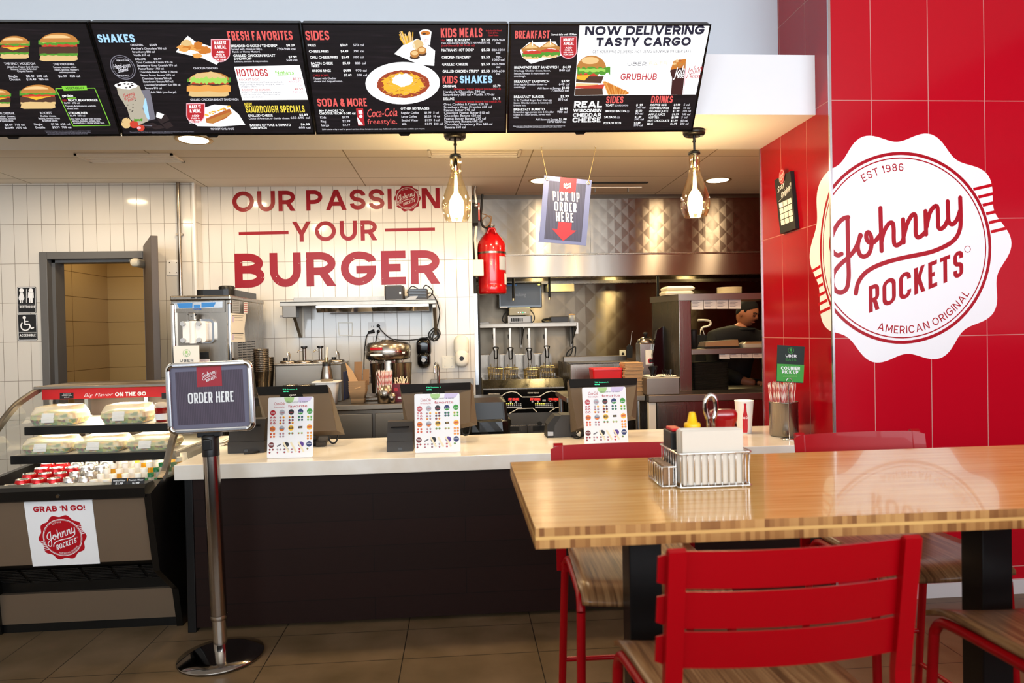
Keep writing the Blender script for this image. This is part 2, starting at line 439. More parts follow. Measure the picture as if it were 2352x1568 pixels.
# ---- the round scalloped badge, drawn in units of its ring radius
def _z(x, y): return ((1900 + x / 5.406 - 2070.7) / 206.4, (140.4 - y / 5.406) / 220.7)
SCRIPT = [
 [(268, 372), (215, 385), (150, 440), (80, 560), (45, 690), (70, 790), (130, 838), (180, 822)],
 [(258, 376), (260, 600), (262, 900), (262, 1120), (235, 1250), (170, 1297), (100, 1272), (62, 1180), (78, 1065), (150, 965), (250, 875), (330, 790), (385, 680), (412, 592)],
 [(418, 598), (388, 670), (380, 760), (405, 835), (455, 860), (515, 820), (545, 730), (545, 620), (515, 562), (487, 580), (487, 640), (520, 685), (580, 680), (650, 600)],
 [(662, 262), (665, 500), (670, 790)], [(670, 680), (700, 560), (760, 460), (808, 448), (822, 520), (822, 640), (830, 708), (862, 725), (915, 690), (943, 640)],
 [(940, 405), (942, 560), (943, 690)], [(950, 600), (985, 470), (1045, 360), (1088, 352), (1095, 450), (1095, 580), (1118, 628), (1165, 610), (1218, 560)],
 [(1218, 305), (1220, 460), (1222, 592)], [(1228, 500), (1270, 330), (1325, 252), (1366, 258), (1373, 400), (1375, 500), (1405, 526), (1455, 490), (1500, 400)],
 [(1495, 185), (1500, 400), (1520, 458), (1560, 468), (1610, 410), (1650, 300)],
 [(1652, 140), (1655, 400), (1642, 540), (1585, 650), (1480, 730), (1280, 812), (1000, 868), (800, 912), (600, 980), (462, 1065), (378, 1180), (348, 1312)]]
def script_polys():
    out = []
    for p in SCRIPT:
        q = cr([(*_z(*a), 0) for a in p], 6); out += strip(q, .0465, False, True)
    h = .275; wd = 1.053; lo, hi = .1, 1
    for _ in range(16):
        wf = (lo + hi) / 2
        if stext('ROCKETS', h, wf, .155, .13)[1] > wd: hi = wf
        else: lo = wf
    ps, w = stext('ROCKETS', h, wf, .155, .13); o = _z(505, 1558)
    out += [[(o[0] + a, o[1] + b + .355 * a) for a, b in p] for p in ps]
    return out
SCR = script_polys()
def arc_text(txt, r, a0, a1, h, inside=False, t=.13):
    """capitals along an arc (degrees); inside=True reads along the lower arc"""
    ps = []; total = stext(txt, h, .9, t, .16)[1]; x = 0
    for ch in txt:
        if ch not in G: x += h * .36 * .9; continue
        g, w = glyph(ch, h, .9, t * h); c = (x + w / 2) / total; a = math.radians(a0 + (a1 - a0) * c)
        for p in g:
            q = []
            for u, v in p:
                u -= w / 2
                if inside: rr = r - v; tx, ty = -math.sin(a), math.cos(a)
                else: rr = r + v; tx, ty = math.sin(a), -math.cos(a)
                q.append((rr * math.cos(a) + tx * u, rr * math.sin(a) + ty * u))
            ps.append(q)
        x += w + .16 * h
    return ps
BADGE_OUT = [((1.165 + .062 * math.cos(10 * (t - .035))) * math.cos(t), (1.165 + .062 * math.cos(10 * (t - .035))) * math.sin(t)) for t in [2 * math.pi * i / 200 for i in range(200)]]
def badge(body, ink, tick, fine=True):
    """layers [(polygons, material, layer)] for the badge"""
    tk = []
    for s in (1, -1):
        for i in range(6):
            a = math.radians(9 + 5.6 * i); c, d = math.cos(a) * s, math.sin(a) * s; e = math.radians(12)
            q = (math.cos(e) * s, math.sin(e) * s); w = .016
            ro = 1.165 + .062 * math.cos(10 * (a - .035)) - .99; p0 = (1.005 * c, 1.005 * d); p1 = (p0[0] + ro * q[0], p0[1] + ro * q[1]); n = (-q[1] * w, q[0] * w)
            tk.append([(p0[0] - n[0], p0[1] - n[1]), (p1[0] - n[0], p1[1] - n[1]), (p1[0] + n[0], p1[1] + n[1]), (p0[0] + n[0], p0[1] + n[1])])
    ls = [([BADGE_OUT], body, .0006), (tk, tick, .0012), (ring(0, 0, .965, .998, 72) + ring(0, 0, .928, .940, 72), ink, .0012), (SCR, ink, .0012)]
    if fine:
        ls.append((arc_text('EST 1986', .80, 121, 88, .078) + arc_text('AMERICAN ORIGINAL', .89, -109, -33, .08, True), ink, .0012))
        ls.append((ring(.73, -.02, .03, .036, 20), ink, .0012))
    return ls
def put_badge(mb, pl, u, v, sx, sy, body, ink, tick, fine=True, lay=0.0):
    for ps, m, l in badge(body, ink, tick, fine): put(mb, pl, ps, m, u, v, sx, sy, l + lay)
# ------------------------------------------------------------------ materials
mat('white_paint', '#ebedef', .55); mat('warm_white', '#ece6da', .6); mat('grey_wall', '#c6ccd3', .7)
mat('black_plastic', '#0b0b0c', .38); mat('soft_black', '#141312', .6); mat('black_gloss', '#060607', .12)
mat('charcoal', '#2b2724', .42); mat('pos_grey', '#57493a', .5); mat('dark_trim', '#0a0909', .5)
mat('steel', '#8f877d', .27, 1.0); mat('steel_dark', '#6f6860', .33, 1.0); mat('chrome', '#dcdad6', .08, 1.0); mat('alu', '#c9cacb', .24, 1.0)
mat('brushed', '#8f877c', .38, 1.0, aniso=.6); mat('case_panel', '#8a7763', .45, .6); mat('case_black', '#0a0908', .33)
mat('red_metal', '#98000a', .36, 0, .3, coat=.1); mat('red_tank', '#b80b10', .22, coat=.5); mat('red_plastic', '#d3131a', .35)
mat('cream_plastic', '#e9e2d0', .45); mat('white_plastic', '#efece6', .4); mat('beige_box', '#d8caa4', .55); mat('paper', '#ece7dc', .85)
mat('white_print', '#f2f2f2', .6); mat('white_vinyl', '#f4f6f8', .28, 0, .5); mat('ink_red', '#b4101f', .35); mat('ink_black', '#111114', .5); mat('ink_red_lit', '#c3202c', .3)
mat('ink_grey', '#6d6d73', .6); mat('cable', '#0c0b0b', .5); mat('kraft', '#b58f66', .9); mat('kraft_dark', '#8d6a48', .9)
mat('grommet', '#c9b78a', .3, 1.0); mat('cord', '#b59a66', .8); mat('green', '#3f9a3d', .6); mat('dk_green', '#0d2018', .55); mat('lt_green', '#a9cf86', .6)
mat('lilac', '#d3c6e4', .6); mat('yellow', '#f0b90f', .4); mat('ketchup', '#8e0f10', .15, coat=.5); mat('napkin', '#cfc6b8', .95); mat('napkin_edge', '#b99f7c', .95)
mat('navy', '#142a63', .5); mat('orange', '#e0761e', .5); mat('silver_ink', '#aeb2b8', .5); mat('purple', '#54308a', .5); mat('brown_ink', '#6a1d18', .5); mat('blue_ink', '#2b62b8', .5)
mat('grey_frame', '#5f5d5b', .5); mat('door_side', '#54483f', .5); mat('closer', '#cfc3ab', .45); mat('maroon', '#6a1424', .5)
mat('skin', '#a86a48', .55); mat('hair', '#0c0806', .9); mat('shirt', '#15130f', .8); mat('lips', '#8a4a3a', .5); mat('eye_dark', '#100c0a', .4)
mat('screen_black', '#07070a', .12); mat('duct', '#8f8d8a', .4, .7); mat('rubber', '#151515', .8); mat('baseboard', '#d6d7d8', .5)
mat('can_rim', '#b89a66', .4, .6); mat('bottle_white', '#f4efe2', .4); mat('juice', '#e2a11a', .25); mat('cap_green', '#0f6b3a', .4); mat('can_red', '#c4171c', .25, .4); mat('can_silver', '#c9c6c2', .25, .9); mat('can_blue', '#2466b8', .25, .4)
mat('foam', '#efe2bf', .8); mat('wrap_brown', '#8e6d4f', .3); mat('tray_black', '#0d0c0b', .45); mat('bowl_cream', '#e5dcc4', .4)
mat('glow_warm', '#ffe2a6', emit=9.0); mat('glow_can', '#fff0d0', emit=7.0); mat('glow_led', '#fff2d2', emit=14.0)
mat('led_red', '#ff2a1a', emit=2.2); mat('led_green', '#39d6a0', emit=1.0); mat('led_yellow', '#e8e060', emit=1.0)
for k, h, e in (('e_white', '#ffffff', 1.25), ('e_text', '#e6e4ec', .95), ('e_red', '#f0605c', .95), ('e_dred', '#d2202c', .8), ('e_yellow', '#ffe14a', .95), ('e_lime', '#8ade3c', .9), ('e_blue', '#a9d8ff', 1.05),
                ('e_bun', '#d08a3c', .85), ('e_bunhi', '#f4c98a', 1.0), ('e_bunbase', '#e9c586', .95), ('e_patty', '#5b3a26', .7), ('e_lettuce', '#5aa62c', .85), ('e_lettuce_lit', '#a6da5c', 1.0), ('e_tomato', '#d8402a', .9),
                ('e_cheese', '#f7b92a', 1.0), ('e_fry', '#df8324', .85), ('e_fry_lit', '#f0a850', .95), ('e_chili', '#b4451c', .8), ('e_black', '#050508', .15), ('e_navy', '#16123a', .6), ('e_grey', '#8d8a98', .7),
                ('e_choc', '#352022', .5), ('e_cola', '#4c120c', .6), ('e_shake', '#c4baa6', .85), ('e_pink', '#f7b8c4', .95), ('e_sausage', '#c86a2c', .85)):
    mat(k, h, .5, emit=e); BS(MATS[k]).inputs['Base Color'].default_value = (.01, .01, .01, 1)
# glass
def glassy(name, hexc, op, rough=.03):
    m = bpy.data.materials.new(name); m.use_nodes = True; nt = m.node_tree; nt.nodes.clear()
    o = nt.nodes.new('ShaderNodeOutputMaterial'); mx = nt.nodes.new('ShaderNodeMixShader'); tr = nt.nodes.new('ShaderNodeBsdfTransparent'); gl = nt.nodes.new('ShaderNodeBsdfGlossy')
    tr.inputs[0].default_value = lin(hexc); gl.inputs['Roughness'].default_value = rough
    lw = nt.nodes.new('ShaderNodeLayerWeight'); lw.inputs[0].default_value = .35
    ma = nt.nodes.new('ShaderNodeMath'); ma.operation = 'MULTIPLY_ADD'; ma.inputs[1].default_value = .42; ma.inputs[2].default_value = op
    nt.links.new(lw.outputs['Facing'], ma.inputs[0]); nt.links.new(ma.outputs[0], mx.inputs[0])
    nt.links.new(tr.outputs[0], mx.inputs[1]); nt.links.new(gl.outputs[0], mx.inputs[2]); nt.links.new(mx.outputs[0], o.inputs[0]); MATS[name] = m
glassy('clear_glass', '#f2f4f2', .03); glassy('amber_glass', '#fdf7e8', .03); glassy('sign_cover', '#ffffff', .022, .02); glassy('clear_plastic', '#f4f2ec', .10, .12)
def alpha_plastic(name, hexc, a, rough):
    return mat(name, hexc, rough, alpha=a)
alpha_plastic('lid_plastic', '#f6efdd', .36, .2); alpha_plastic('bag_film', '#0a0a0a', .85, .25); alpha_plastic('bottle_clear', '#dfe6e2', .26, .1); alpha_plastic('film', '#f2ece2', .35, .15)
# tiles
W0 = PY(508, 515, 5.6)
wx = PY(537, 515, 5.6).x - W0.x; wz = PY(537, 515, 5.6).z - PY(537, 603, 5.6).z
grid('white_tile', '#d9d4cb', '#8d8377', (0, 2), (wx, wz), (W0.x - .0015, W0.z - .0015), .0035, .10)
grid('white_tile_side', '#d9d4cb', '#8d8377', (1, 2), (wx, wz), (5.6 - .0015, W0.z - .0015), .0035, .10)
lx0 = PY(34, 500, 5.45); L1 = PY(31.5 + 0, 516, 5.45); L2 = PY(31.5, 606, 5.45)
grid('white_tile_left', '#d6d0c6', '#887e72', (0, 2), (.0985, L1.z - L2.z), (PY(63, 500, 5.45).x - .0015, L1.z - .0015), .0035, .10)
PF = 3.44; SX = 1.899
ra = PY(2001, 230, PF); rb = PY(2132, 230, PF); rc = PY(2060, 231, PF); rd = PY(2060, 503, PF)
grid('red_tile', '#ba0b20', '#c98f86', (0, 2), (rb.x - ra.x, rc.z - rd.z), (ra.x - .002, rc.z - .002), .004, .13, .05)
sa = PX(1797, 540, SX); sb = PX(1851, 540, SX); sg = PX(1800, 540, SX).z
grid('red_tile_side', '#9c0515', '#b5766a', (1, 2), (.305, rc.z - rd.z), (sa.y - .002, rc.z - .002 ), .004, .13, .05)  # same tile as the pillar front, shade of the side face mixed into its colour
grid('grey_tile', '#8f8474', '#6b6153', (0, 2), (.305, .305), (0, 0), .004, .2)
grid('restroom_tile', '#bd9f6a', '#6d5227', (0, 2), (.61, .215), (PY(206, 700, 6.9).x, 2.02), .005, .3, .02)
grid('restroom_tile_side', '#bd9f6a', '#6d5227', (1, 2), (.61, .215), (6.9, 2.02), .005, .3, .02)
grid('ceiling_tile', '#e8dfd0', '#9c8f78', (0, 1), (1.22, .61), (PZ(790, 352, 2.6).x, PZ(1200, 406, 2.6).y), .008, .9, .02)
# floor: long brown tiles in a plain grid; square halves left of the counter end
m = mat('floor_tile', '#6b5a46', .40, spec=.4); tc = N(m, 'ShaderNodeTexCoord'); sp = N(m, 'ShaderNodeSeparateXYZ'); L(m, tc.outputs['Object'], sp.inputs[0])
left = mth(m, 'LESS_THAN', sp.outputs[0], -1.482)
def flines(px_, py_):
    a = mth(m, 'FRACT', mth(m, 'DIVIDE', mth(m, 'ADD', sp.outputs[0], 1.482), px_)); b = mth(m, 'FRACT', mth(m, 'DIVIDE', mth(m, 'SUBTRACT', sp.outputs[1], 3.06), py_))
    return mth(m, 'MAXIMUM', mth(m, 'LESS_THAN', a, .0042 / px_), mth(m, 'LESS_THAN', b, .0042 / py_))
gl = mth(m, 'ADD', mth(m, 'MULTIPLY', left, flines(.298, .604)), mth(m, 'MULTIPLY', mth(m, 'SUBTRACT', 1.0, left), flines(.597, .302)))
nz = noise(m, 5, detail=7); n2 = noise(m, 1.1, detail=2)
base = ramp(m, mth(m, 'ADD', mth(m, 'MULTIPLY', nz, .7), mth(m, 'MULTIPLY', n2, .3)), ((.32, lin('#57472f')), (.68, lin('#756149'))))
L(m, mixc(m, gl, base, lin('#241c14')), BS(m).inputs['Base Color']); bump(m, gl, -.25, .001)
# counter planks
m = mat('dark_planks', '#2a1a16', .55, spec=.2)
tc = N(m, 'ShaderNodeTexCoord'); sp = N(m, 'ShaderNodeSeparateXYZ'); cb = N(m, 'ShaderNodeCombineXYZ'); br = N(m, 'ShaderNodeTexBrick')
L(m, tc.outputs['Object'], sp.inputs[0]); L(m, sp.outputs[0], cb.inputs[0]); L(m, sp.outputs[2], cb.inputs[1]); L(m, cb.outputs[0], br.inputs['Vector'])
br.inputs['Scale'].default_value = 1; br.inputs['Brick Width'].default_value = 1.22; br.inputs['Row Height'].default_value = .128; br.inputs['Mortar Size'].default_value = .002; br.offset = .37
br.inputs['Color1'].default_value = lin('#281511'); br.inputs['Color2'].default_value = lin('#221410'); br.inputs['Mortar'].default_value = lin('#140c0a')
nz = noise(m, 14, detail=8, sc=(1.2, 10, 14)); L(m, mixc(m, mth(m, 'MULTIPLY', nz, .6), br.outputs['Color'], lin('#180e0b')), BS(m).inputs['Base Color']); bump(m, nz, .15, .001)
# quartz
m = mat('quartz', '#ece5d8', .16); L(m, ramp(m, noise(m, 5, detail=8), ((.35, lin('#e3d9c8')), (.7, lin('#f1ece2')))), BS(m).inputs['Base Color'])
# bamboo
m = mat('bamboo', '#c9924a', .17, coat=.3); nz = noise(m, 3.2, detail=8, sc=(1.0, 22, 22)); n2 = noise(m, 9, detail=3, sc=(.6, 40, 40))
L(m, mixc(m, mth(m, 'MULTIPLY', n2, .55), ramp(m, nz, ((.3, lin('#c48b45')), (.5, lin('#dfb069')), (.72, lin('#ecc684')))), lin('#cf9a50')), BS(m).inputs['Base Color'])
m = mat('bamboo_edge', '#a9743f', .4); tc = N(m, 'ShaderNodeTexCoord'); sp = N(m, 'ShaderNodeSeparateXYZ'); L(m, tc.outputs['Object'], sp.inputs[0])
wn = N(m, 'ShaderNodeTexWhiteNoise', noise_dimensions='2D'); cb = N(m, 'ShaderNodeCombineXYZ'); L(m, mth(m, 'FLOOR', mth(m, 'MULTIPLY', mth(m, 'ADD', sp.outputs[0], sp.outputs[1]), 95)), cb.inputs[0]); L(m, mth(m, 'FLOOR', mth(m, 'MULTIPLY', sp.outputs[2], 42)), cb.inputs[1]); L(m, cb.outputs[0], wn.inputs['Vector'])
mid = mth(m, 'LESS_THAN', mth(m, 'ABSOLUTE', mth(m, 'SUBTRACT', sp.outputs[2], .9985)), .0035)
L(m, mixc(m, mid, ramp(m, wn.outputs['Value'], ((0, lin('#7d4f28')), (.45, lin('#a06f3d')), (1, lin('#bb8b52')))), lin('#d3a562')), BS(m).inputs['Base Color'])
# seat laminate
m = mat('seat_wood', '#8a6543', .3); nz = noise(m, 5, detail=6, sc=(26, 1.0, 1)); L(m, ramp(m, nz, ((.3, lin('#5c3d26')), (.5, lin('#8d6642')), (.7, lin('#a98258')))), BS(m).inputs['Base Color'])
# brushed / worn steel
for nm, base, d in (('steel', '#8f877d', .03), ('brushed', '#8f877c', .04), ('case_panel', '#6a5a49', .04)):
    m = MATS[nm]; nz = noise(m, 30, detail=3, sc=(1, 1, .05)); L(m, mth(m, 'ADD', mth(m, 'MULTIPLY', nz, d * 2), BS(m).inputs['Roughness'].default_value - d), BS(m).inputs['Roughness'])
# quilted steel: raised four-sided diamonds
ANROT = 0.25
def quilt(name, hexc, size, ax, rough, strength, n_even=True):
    m = mat(name, hexc, rough, 1.0, aniso=.95); tg = N(m, 'ShaderNodeTangent', direction_type='RADIAL', axis='Z'); L(m, tg.outputs[0], BS(m).inputs['Tangent']); BS(m).inputs['Anisotropic Rotation'].default_value = ANROT; tc = N(m, 'ShaderNodeTexCoord'); sp = N(m, 'ShaderNodeSeparateXYZ'); L(m, tc.outputs['Object'], sp.inputs[0])
    a = mth(m, 'DIVIDE', mth(m, 'ADD', sp.outputs[ax[0]], sp.outputs[ax[1]]), size); b = mth(m, 'DIVIDE', mth(m, 'SUBTRACT', sp.outputs[ax[0]], sp.outputs[ax[1]]), size)
    def tri(q): return mth(m, 'ABSOLUTE', mth(m, 'SUBTRACT', mth(m, 'FRACT', q), .5))
    h = mth(m, 'MAXIMUM', tri(a), tri(b)); nz = noise(m, 2.2, detail=3, sc=(1, 1, .5))
    hh = mth(m, 'ADD', mth(m, 'MULTIPLY', h, -1.0), mth(m, 'MULTIPLY', nz, .5)); bump(m, hh, strength, .02)
    L(m, mth(m, 'ADD', mth(m, 'MULTIPLY', noise(m, 9, detail=4, sc=(1, 1, .15)), .16), rough - .08), BS(m).inputs['Roughness'])
quilt('quilted', '#8a8278', .125, (0, 2), .30, .07); quilt('quilted_wall', '#7d7263', .21, (0, 2), .36, .13); quilt('hood_steel', '#958d84', 2.0, (0, 2), .30, .02)
# corrugated print on the hanging signs
for nm, base in (('sign_stripes', '#3c3f56'), ('order_stripes', '#4c4350')):
    m = mat(nm, base, .7); tc = N(m, 'ShaderNodeTexCoord'); sp = N(m, 'ShaderNodeSeparateXYZ'); L(m, tc.outputs['Object'], sp.inputs[0])
    f = mth(m, 'FRACT', mth(m, 'MULTIPLY', sp.outputs[0], 140)); c = lin(base); L(m, mixc(m, mth(m, 'MULTIPLY', mth(m, 'LESS_THAN', f, .3), .55), c, tuple(x * 1.9 for x in c[:3]) + (1,)), BS(m).inputs['Base Color'])
mat('sign_lilac', '#68719a', .6); mat('order_lilac', '#6d6a7d', .6); mat('sign_red', '#a52a36', .6)
# screen background: dark painted wood, shown by the screen itself
m = mat('screen_wood', '#0e0b0d', .4); nz = noise(m, 9, detail=8, sc=(.7, 10, 14)); c = ramp(m, nz, ((.35, lin('#060508')), (.62, lin('#171116')), (.8, lin('#2c2229')))); L(m, c, BS(m).inputs['Emission Color']); BS(m).inputs['Emission Strength'].default_value = .75
# salad contents
m = mat('salad', '#9a8a30', .5); v = N(m, 'ShaderNodeTexVoronoi'); v.inputs['Scale'].default_value = 60; tc = N(m, 'ShaderNodeTexCoord'); L(m, tc.outputs['Object'], v.inputs['Vector'])
sp = N(m, 'ShaderNodeSeparateColor'); L(m, v.outputs['Color'], sp.inputs[0]); L(m, ramp(m, sp.outputs[0], ((.1, lin('#4d7a22')), (.35, lin('#a9b84a')), (.55, lin('#e2b43c')), (.75, lin('#7a2f22')), (.95, lin('#d9cf9a')))), BS(m).inputs['Base Color'])
# ------------------------------------------------------------------ room
def slab(name, x0, x1, y0, y1, z0, z1, m, **kw): return struct(name, MB().box(x0, x1, y0, y1, z0, z1, m, **kw))
slab('floor', -5.2, 4.6, -4.2, 8.2, -.08, 0, 'floor_tile')
slab('ceiling_kitchen', -5.2, 4.4, 4.27, 8.2, 2.6, 2.66, 'ceiling_tile')
slab('ceiling_dining', -5.2, 4.6, -4.2, 4.05, 3.75, 3.82, 'warm_white')
slab('wall_upper', -5.2, SX, 4.0, 4.1, 2.85, 3.75, 'grey_wall')
slab('wall_bulkhead', -5.2, SX, 3.58, 4.27, 2.54, 2.855, 'white_paint')
slab('wall_back', -2.0, .105, 5.6, 5.72, 0, 2.6, 'white_tile')
slab('wall_kitchen_return', -.0, .105, 5.72, 7.0, 0, 2.6, 'warm_white')
D0 = PY(98, 700, 5.45).x; D1 = PY(352, 700, 5.45).x; DZ = PY(230, 578, 5.45).z
slab('wall_left', -5.2, D0, 5.45, 5.6, 0, 2.6, 'white_tile_left')
slab('wall_left_pier', D1, -2.0, 5.45, 5.6, 0, 2.6, 'white_tile_left')
slab('wall_left_over_door', D0, D1, 5.45, 5.6, DZ, 2.6, 'white_tile_left')
struct('wall_left_return', MB().add([(-2.0, 5.449, 0), (-1.998, 5.6, 0), (-1.998, 5.6, 2.6), (-2.0, 5.449, 2.6)], [[0, 1, 2, 3]], 'white_tile_side'))
slab('wall_restroom_back', -4.2, -1.2, 6.9, 7.0, 0, 2.6, 'restroom_tile')
slab('wall_restroom_left', -3.42, -3.35, 5.6, 6.9, 0, 2.6, 'restroom_tile_side')
slab('wall_restroom_right', -2.02, -1.95, 5.72, 6.9, 0, 2.6, 'restroom_tile_side')
slab('wall_kitchen', .105, 4.4, 7.0, 7.1, 0, 2.6, 'quilted_wall')
slab('wall_kitchen_right', 4.3, 4.4, 4.27, 7.0, 0, 2.6, 'steel_dark')
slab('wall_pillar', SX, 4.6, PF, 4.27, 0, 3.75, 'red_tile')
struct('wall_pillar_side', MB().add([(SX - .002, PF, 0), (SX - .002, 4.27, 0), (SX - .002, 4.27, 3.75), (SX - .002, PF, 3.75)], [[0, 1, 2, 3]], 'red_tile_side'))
slab('wall_far_left', -5.3, -5.2, -4.2, 8.2, 0, 3.75, 'warm_white')
slab('wall_dining_right', 4.6, 4.7, -1.2, 4.3, 0, 3.75, 'red_tile')
slab('wall_storefront', -5.3, 4.7, -4.3, -4.2, 0, .45, 'grey_wall')
slab('wall_added_light_block', -4.6, 4.3, -.95, -.85, 0, 1.30, 'soft_black')  # added unseen block behind the camera, keeps daylight off low front faces
slab('baseboard_pillar', SX, 4.6, PF - .014, PF, 0, .075, 'baseboard')
slab('trim_1', SX - .006, SX + .006, PF - .006, PF + .006, .075, 3.75, 'alu')
slab('trim_2', SX - .008, SX + .002, 4.262, 4.272, 0, 2.54, 'alu')
struct('trim_3', MB().box(-2.008, -1.992, 5.442, 5.458, 0, 2.6, 'white_plastic'))
# door to the restroom corridor: frame, open leaf, closer
d = thing('door_1', 'grey framed doorway beside the restroom signs with its dark door open', 'door', (D0, 5.45, 0)); d['kind'] = 'structure'
fw = .055
mb = MB(); mb.box(D0, D0 + fw, 5.42, 5.6, 0, DZ, 'grey_frame', .004).box(D1 - fw, D1, 5.42, 5.6, 0, DZ, 'grey_frame', .004).box(D0 + fw, D1 - fw, 5.42, 5.6, DZ - fw, DZ, 'grey_frame', .004)
mb.box(D0 + fw, D0 + fw + .025, 5.48, 5.6, 0, DZ - fw, 'grey_frame').box(D0 + fw, D1 - fw, 5.48, 5.6, DZ - fw - .02, DZ - fw, 'grey_frame'); wp(d, 'door_frame', mb)
mb = MB(); a = math.radians(97); hx, hy = D1 - fw + .035, 5.405
xf = Matrix.Translation((hx, hy, 0)) @ Matrix.Rotation(math.radians(-62), 4, 'Z'); mb.box(0, .60, -.022, .022, .02, DZ + .035, 'door_side', .003, xf=xf); lf = wp(d, 'door_leaf', mb, 'dark brown door leaf swung open')
mb = MB(); q = PY(322, 605, 5.3); mb.box(q.x - .035, q.x + .035, 5.20, 5.44, q.z - .03, q.z + .03, 'closer', .025, seg=3); q2 = PY(287, 599, 5.44); mb.cyl((q.x, 5.36, q.z + .02), (q2.x, 5.5, q2.z + .01), .010, 'closer'); wp(d, 'door_closer', mb)
# counter
CT = .818; CF = 3.425; CL = PY(399, 1085, CF).x
t = thing('counter', 'long front counter clad in dark wood planks under a thick white top', 'counter', (0, 3.46, 0))
mb = MB().box(CL + .05, 1.88, 3.46, 4.08, .02, .745, 'dark_planks').box(CL + .035, CL + .075, 3.452, 4.07, .0, .745, 'black_plastic', .004); wp(t, 'front_panel', mb)
solo('countertop', 'thick cream white quartz slab on top of the dark wood counter', 'countertop', MB().box(CL, SX - .004, CF, 4.13, .745, CT, 'quartz', .004), (0, CF, .745), world=True)
# ------------------------------------------------------------------ menu screens
SP = Plane((0, 3.5, 2.4185), (1, 0, .0085), (0, -.29, .418)); SH = .5087
EDGE = (-2.545, -1.612, -.693, .248, 1.203)
def zz(s, ox, oy): return lambda x, y: (ox + x / s, oy + y / s)
Z1 = zz(3.36, 0, 30); Z2 = zz(4.704, 680, 30); Z3 = zz(3.136, 1150, 30)
def lines(mb, pl, z, s, rows, wt=.014):
    for x0, x1, y, h, txt, m in rows:
        a = z(x0, y); b = z(x1, y); T(mb, pl, a[0], b[0], a[1], h / s, txt, m, wt, .0012)
def heads(mb, pl, z, s, rows, t=.19, track=.1, lay=.0012, shear=0.0):
    for x0, x1, y, h, txt, m in rows:
        a = z(x0, y); b = z(x1, y); H(mb, pl, a[0], b[0], a[1], h / s, txt, m, t, lay, None, track, shear)
def blob(z, cx, cy, rx, ry, n=22, jag=0.0, a0=0, a1=360):
    return [z(cx + rx * (1 + jag * random.uniform(-1, 1)) * math.cos(math.radians(a0 + (a1 - a0) * i / n)), cy - ry * (1 + jag * random.uniform(-1, 1)) * math.sin(math.radians(a0 + (a1 - a0) * i / n))) for i in range(n + (a1 - a0 < 360))]
def frill(z, x0, x1, yt, yb, amp, n=14):
    top = [z(x0 + (x1 - x0) * i / n, yt + amp * random.uniform(-1, .4)) for i in range(n + 1)]
    bot = [z(x0 + (x1 - x0) * i / n, yb + amp * random.uniform(-.6, 1)) for i in range(n, -1, -1)]
    return top + bot
def burger(mb, pl, z, x0, x1, yt, yb, kinds='rgtpcb', bl=.001):
    """stack of a photographed burger between yt and yb"""
    w = x1 - x0; h = yb - yt; cx = (x0 + x1) / 2; lay = bl
    def Q(p, m):
        nonlocal lay; lay += .00012; QP(mb, pl, p, m, lay)
    Q([z(x0 + w * .06, yb - h * .23), z(x1 - w * .06, yb - h * .23), z(x1 - w * .03, yb - h * .05), z(x1 - w * .12, yb), z(x0 + w * .12, yb), z(x0 + w * .03, yb - h * .05)], 'e_bunbase')
    Q(frill(z, x0 + w * .03, x1 - w * .03, yb - h * .30, yb - h * .20, h * .03), 'e_lettuce' if 'g' in kinds else 'e_bunbase')
    Q(frill(z, x0 + w * .02, x1 - w * .02, yb - h * .50, yb - h * .28, h * .02), 'e_patty')
    if 'c' in kinds: Q([z(x0 + w * .05, yb - h * .52), z(x1 - w * .1, yb - h * .52), z(cx + w * .2, yb - h * .46), z(cx - w * .05, yb - h * .36), z(cx - w * .25, yb - h * .46)], 'e_cheese')
    Q(frill(z, x0 + w * .08, x1 - w * .05, yb - h * .60, yb - h * .51, h * .01), 'e_tomato')
    Q(frill(z, x0, x1, yb - h * .73, yb - h * .59, h * .045, 18), 'e_lettuce'); Q(frill(z, x0 + w * .05, x1 - w * .08, yb - h * .71, yb - h * .66, h * .03, 12), 'e_lettuce_lit')
    Q(blob(z, cx, yb - h * .66, w * .47, h * .34, 20, 0, 0, 180), 'e_bun'); Q(blob(z, cx - w * .05, yb - h * .78, w * .34, h * .15, 16, 0, 10, 170), 'e_bunhi')
def meal_tag(mb, pl, z, x0, x1, yt, yb, s):
    w = x1 - x0; cx = (x0 + x1) / 2; r = w * .45
    def shp(k): return [z(x0 + k, yt + k), z(x1 - k, yt + k), z(x1 - k, yb - r)] + [z(cx + (w / 2 - k) * math.cos(math.radians(a)), yb - r + (r - k) * math.sin(math.radians(a))) for a in (20, 45, 70, 90, 110, 135, 160)] + [z(x0 + k, yb - r)]
    QP(mb, pl, shp(0), 'e_pink', .0016); QP(mb, pl, shp(w * .05), 'e_dred', .002)
    for k, (t, f) in enumerate((('MAKE IT', .62), ('A MEAL', .6), ('-ADD-', .5))):
        a = z(cx - w * f / 2, yt + w * (.28 + .22 * k)); b = z(cx + w * f / 2, 0); H(mb, pl, a[0], b[0], a[1], w * (.17 if k < 2 else .1) / s, t, 'e_white', .2, .0024)
    for k, (t, f) in enumerate((('FRIES &', .45), ('REG DRINK', .6), ('FOR $5.49', .6))):
        a = z(cx - w * f / 2, yt + w * (.84 + .13 * k)); b = z(cx + w * f / 2, 0); T(mb, pl, a[0], b[0], a[1], w * .08 / s, t, 'e_white', .012, .0024)
def paper(mb, pl, z, pts): QP(mb, pl, [z(*p) for p in pts], 'e_white', .0008)
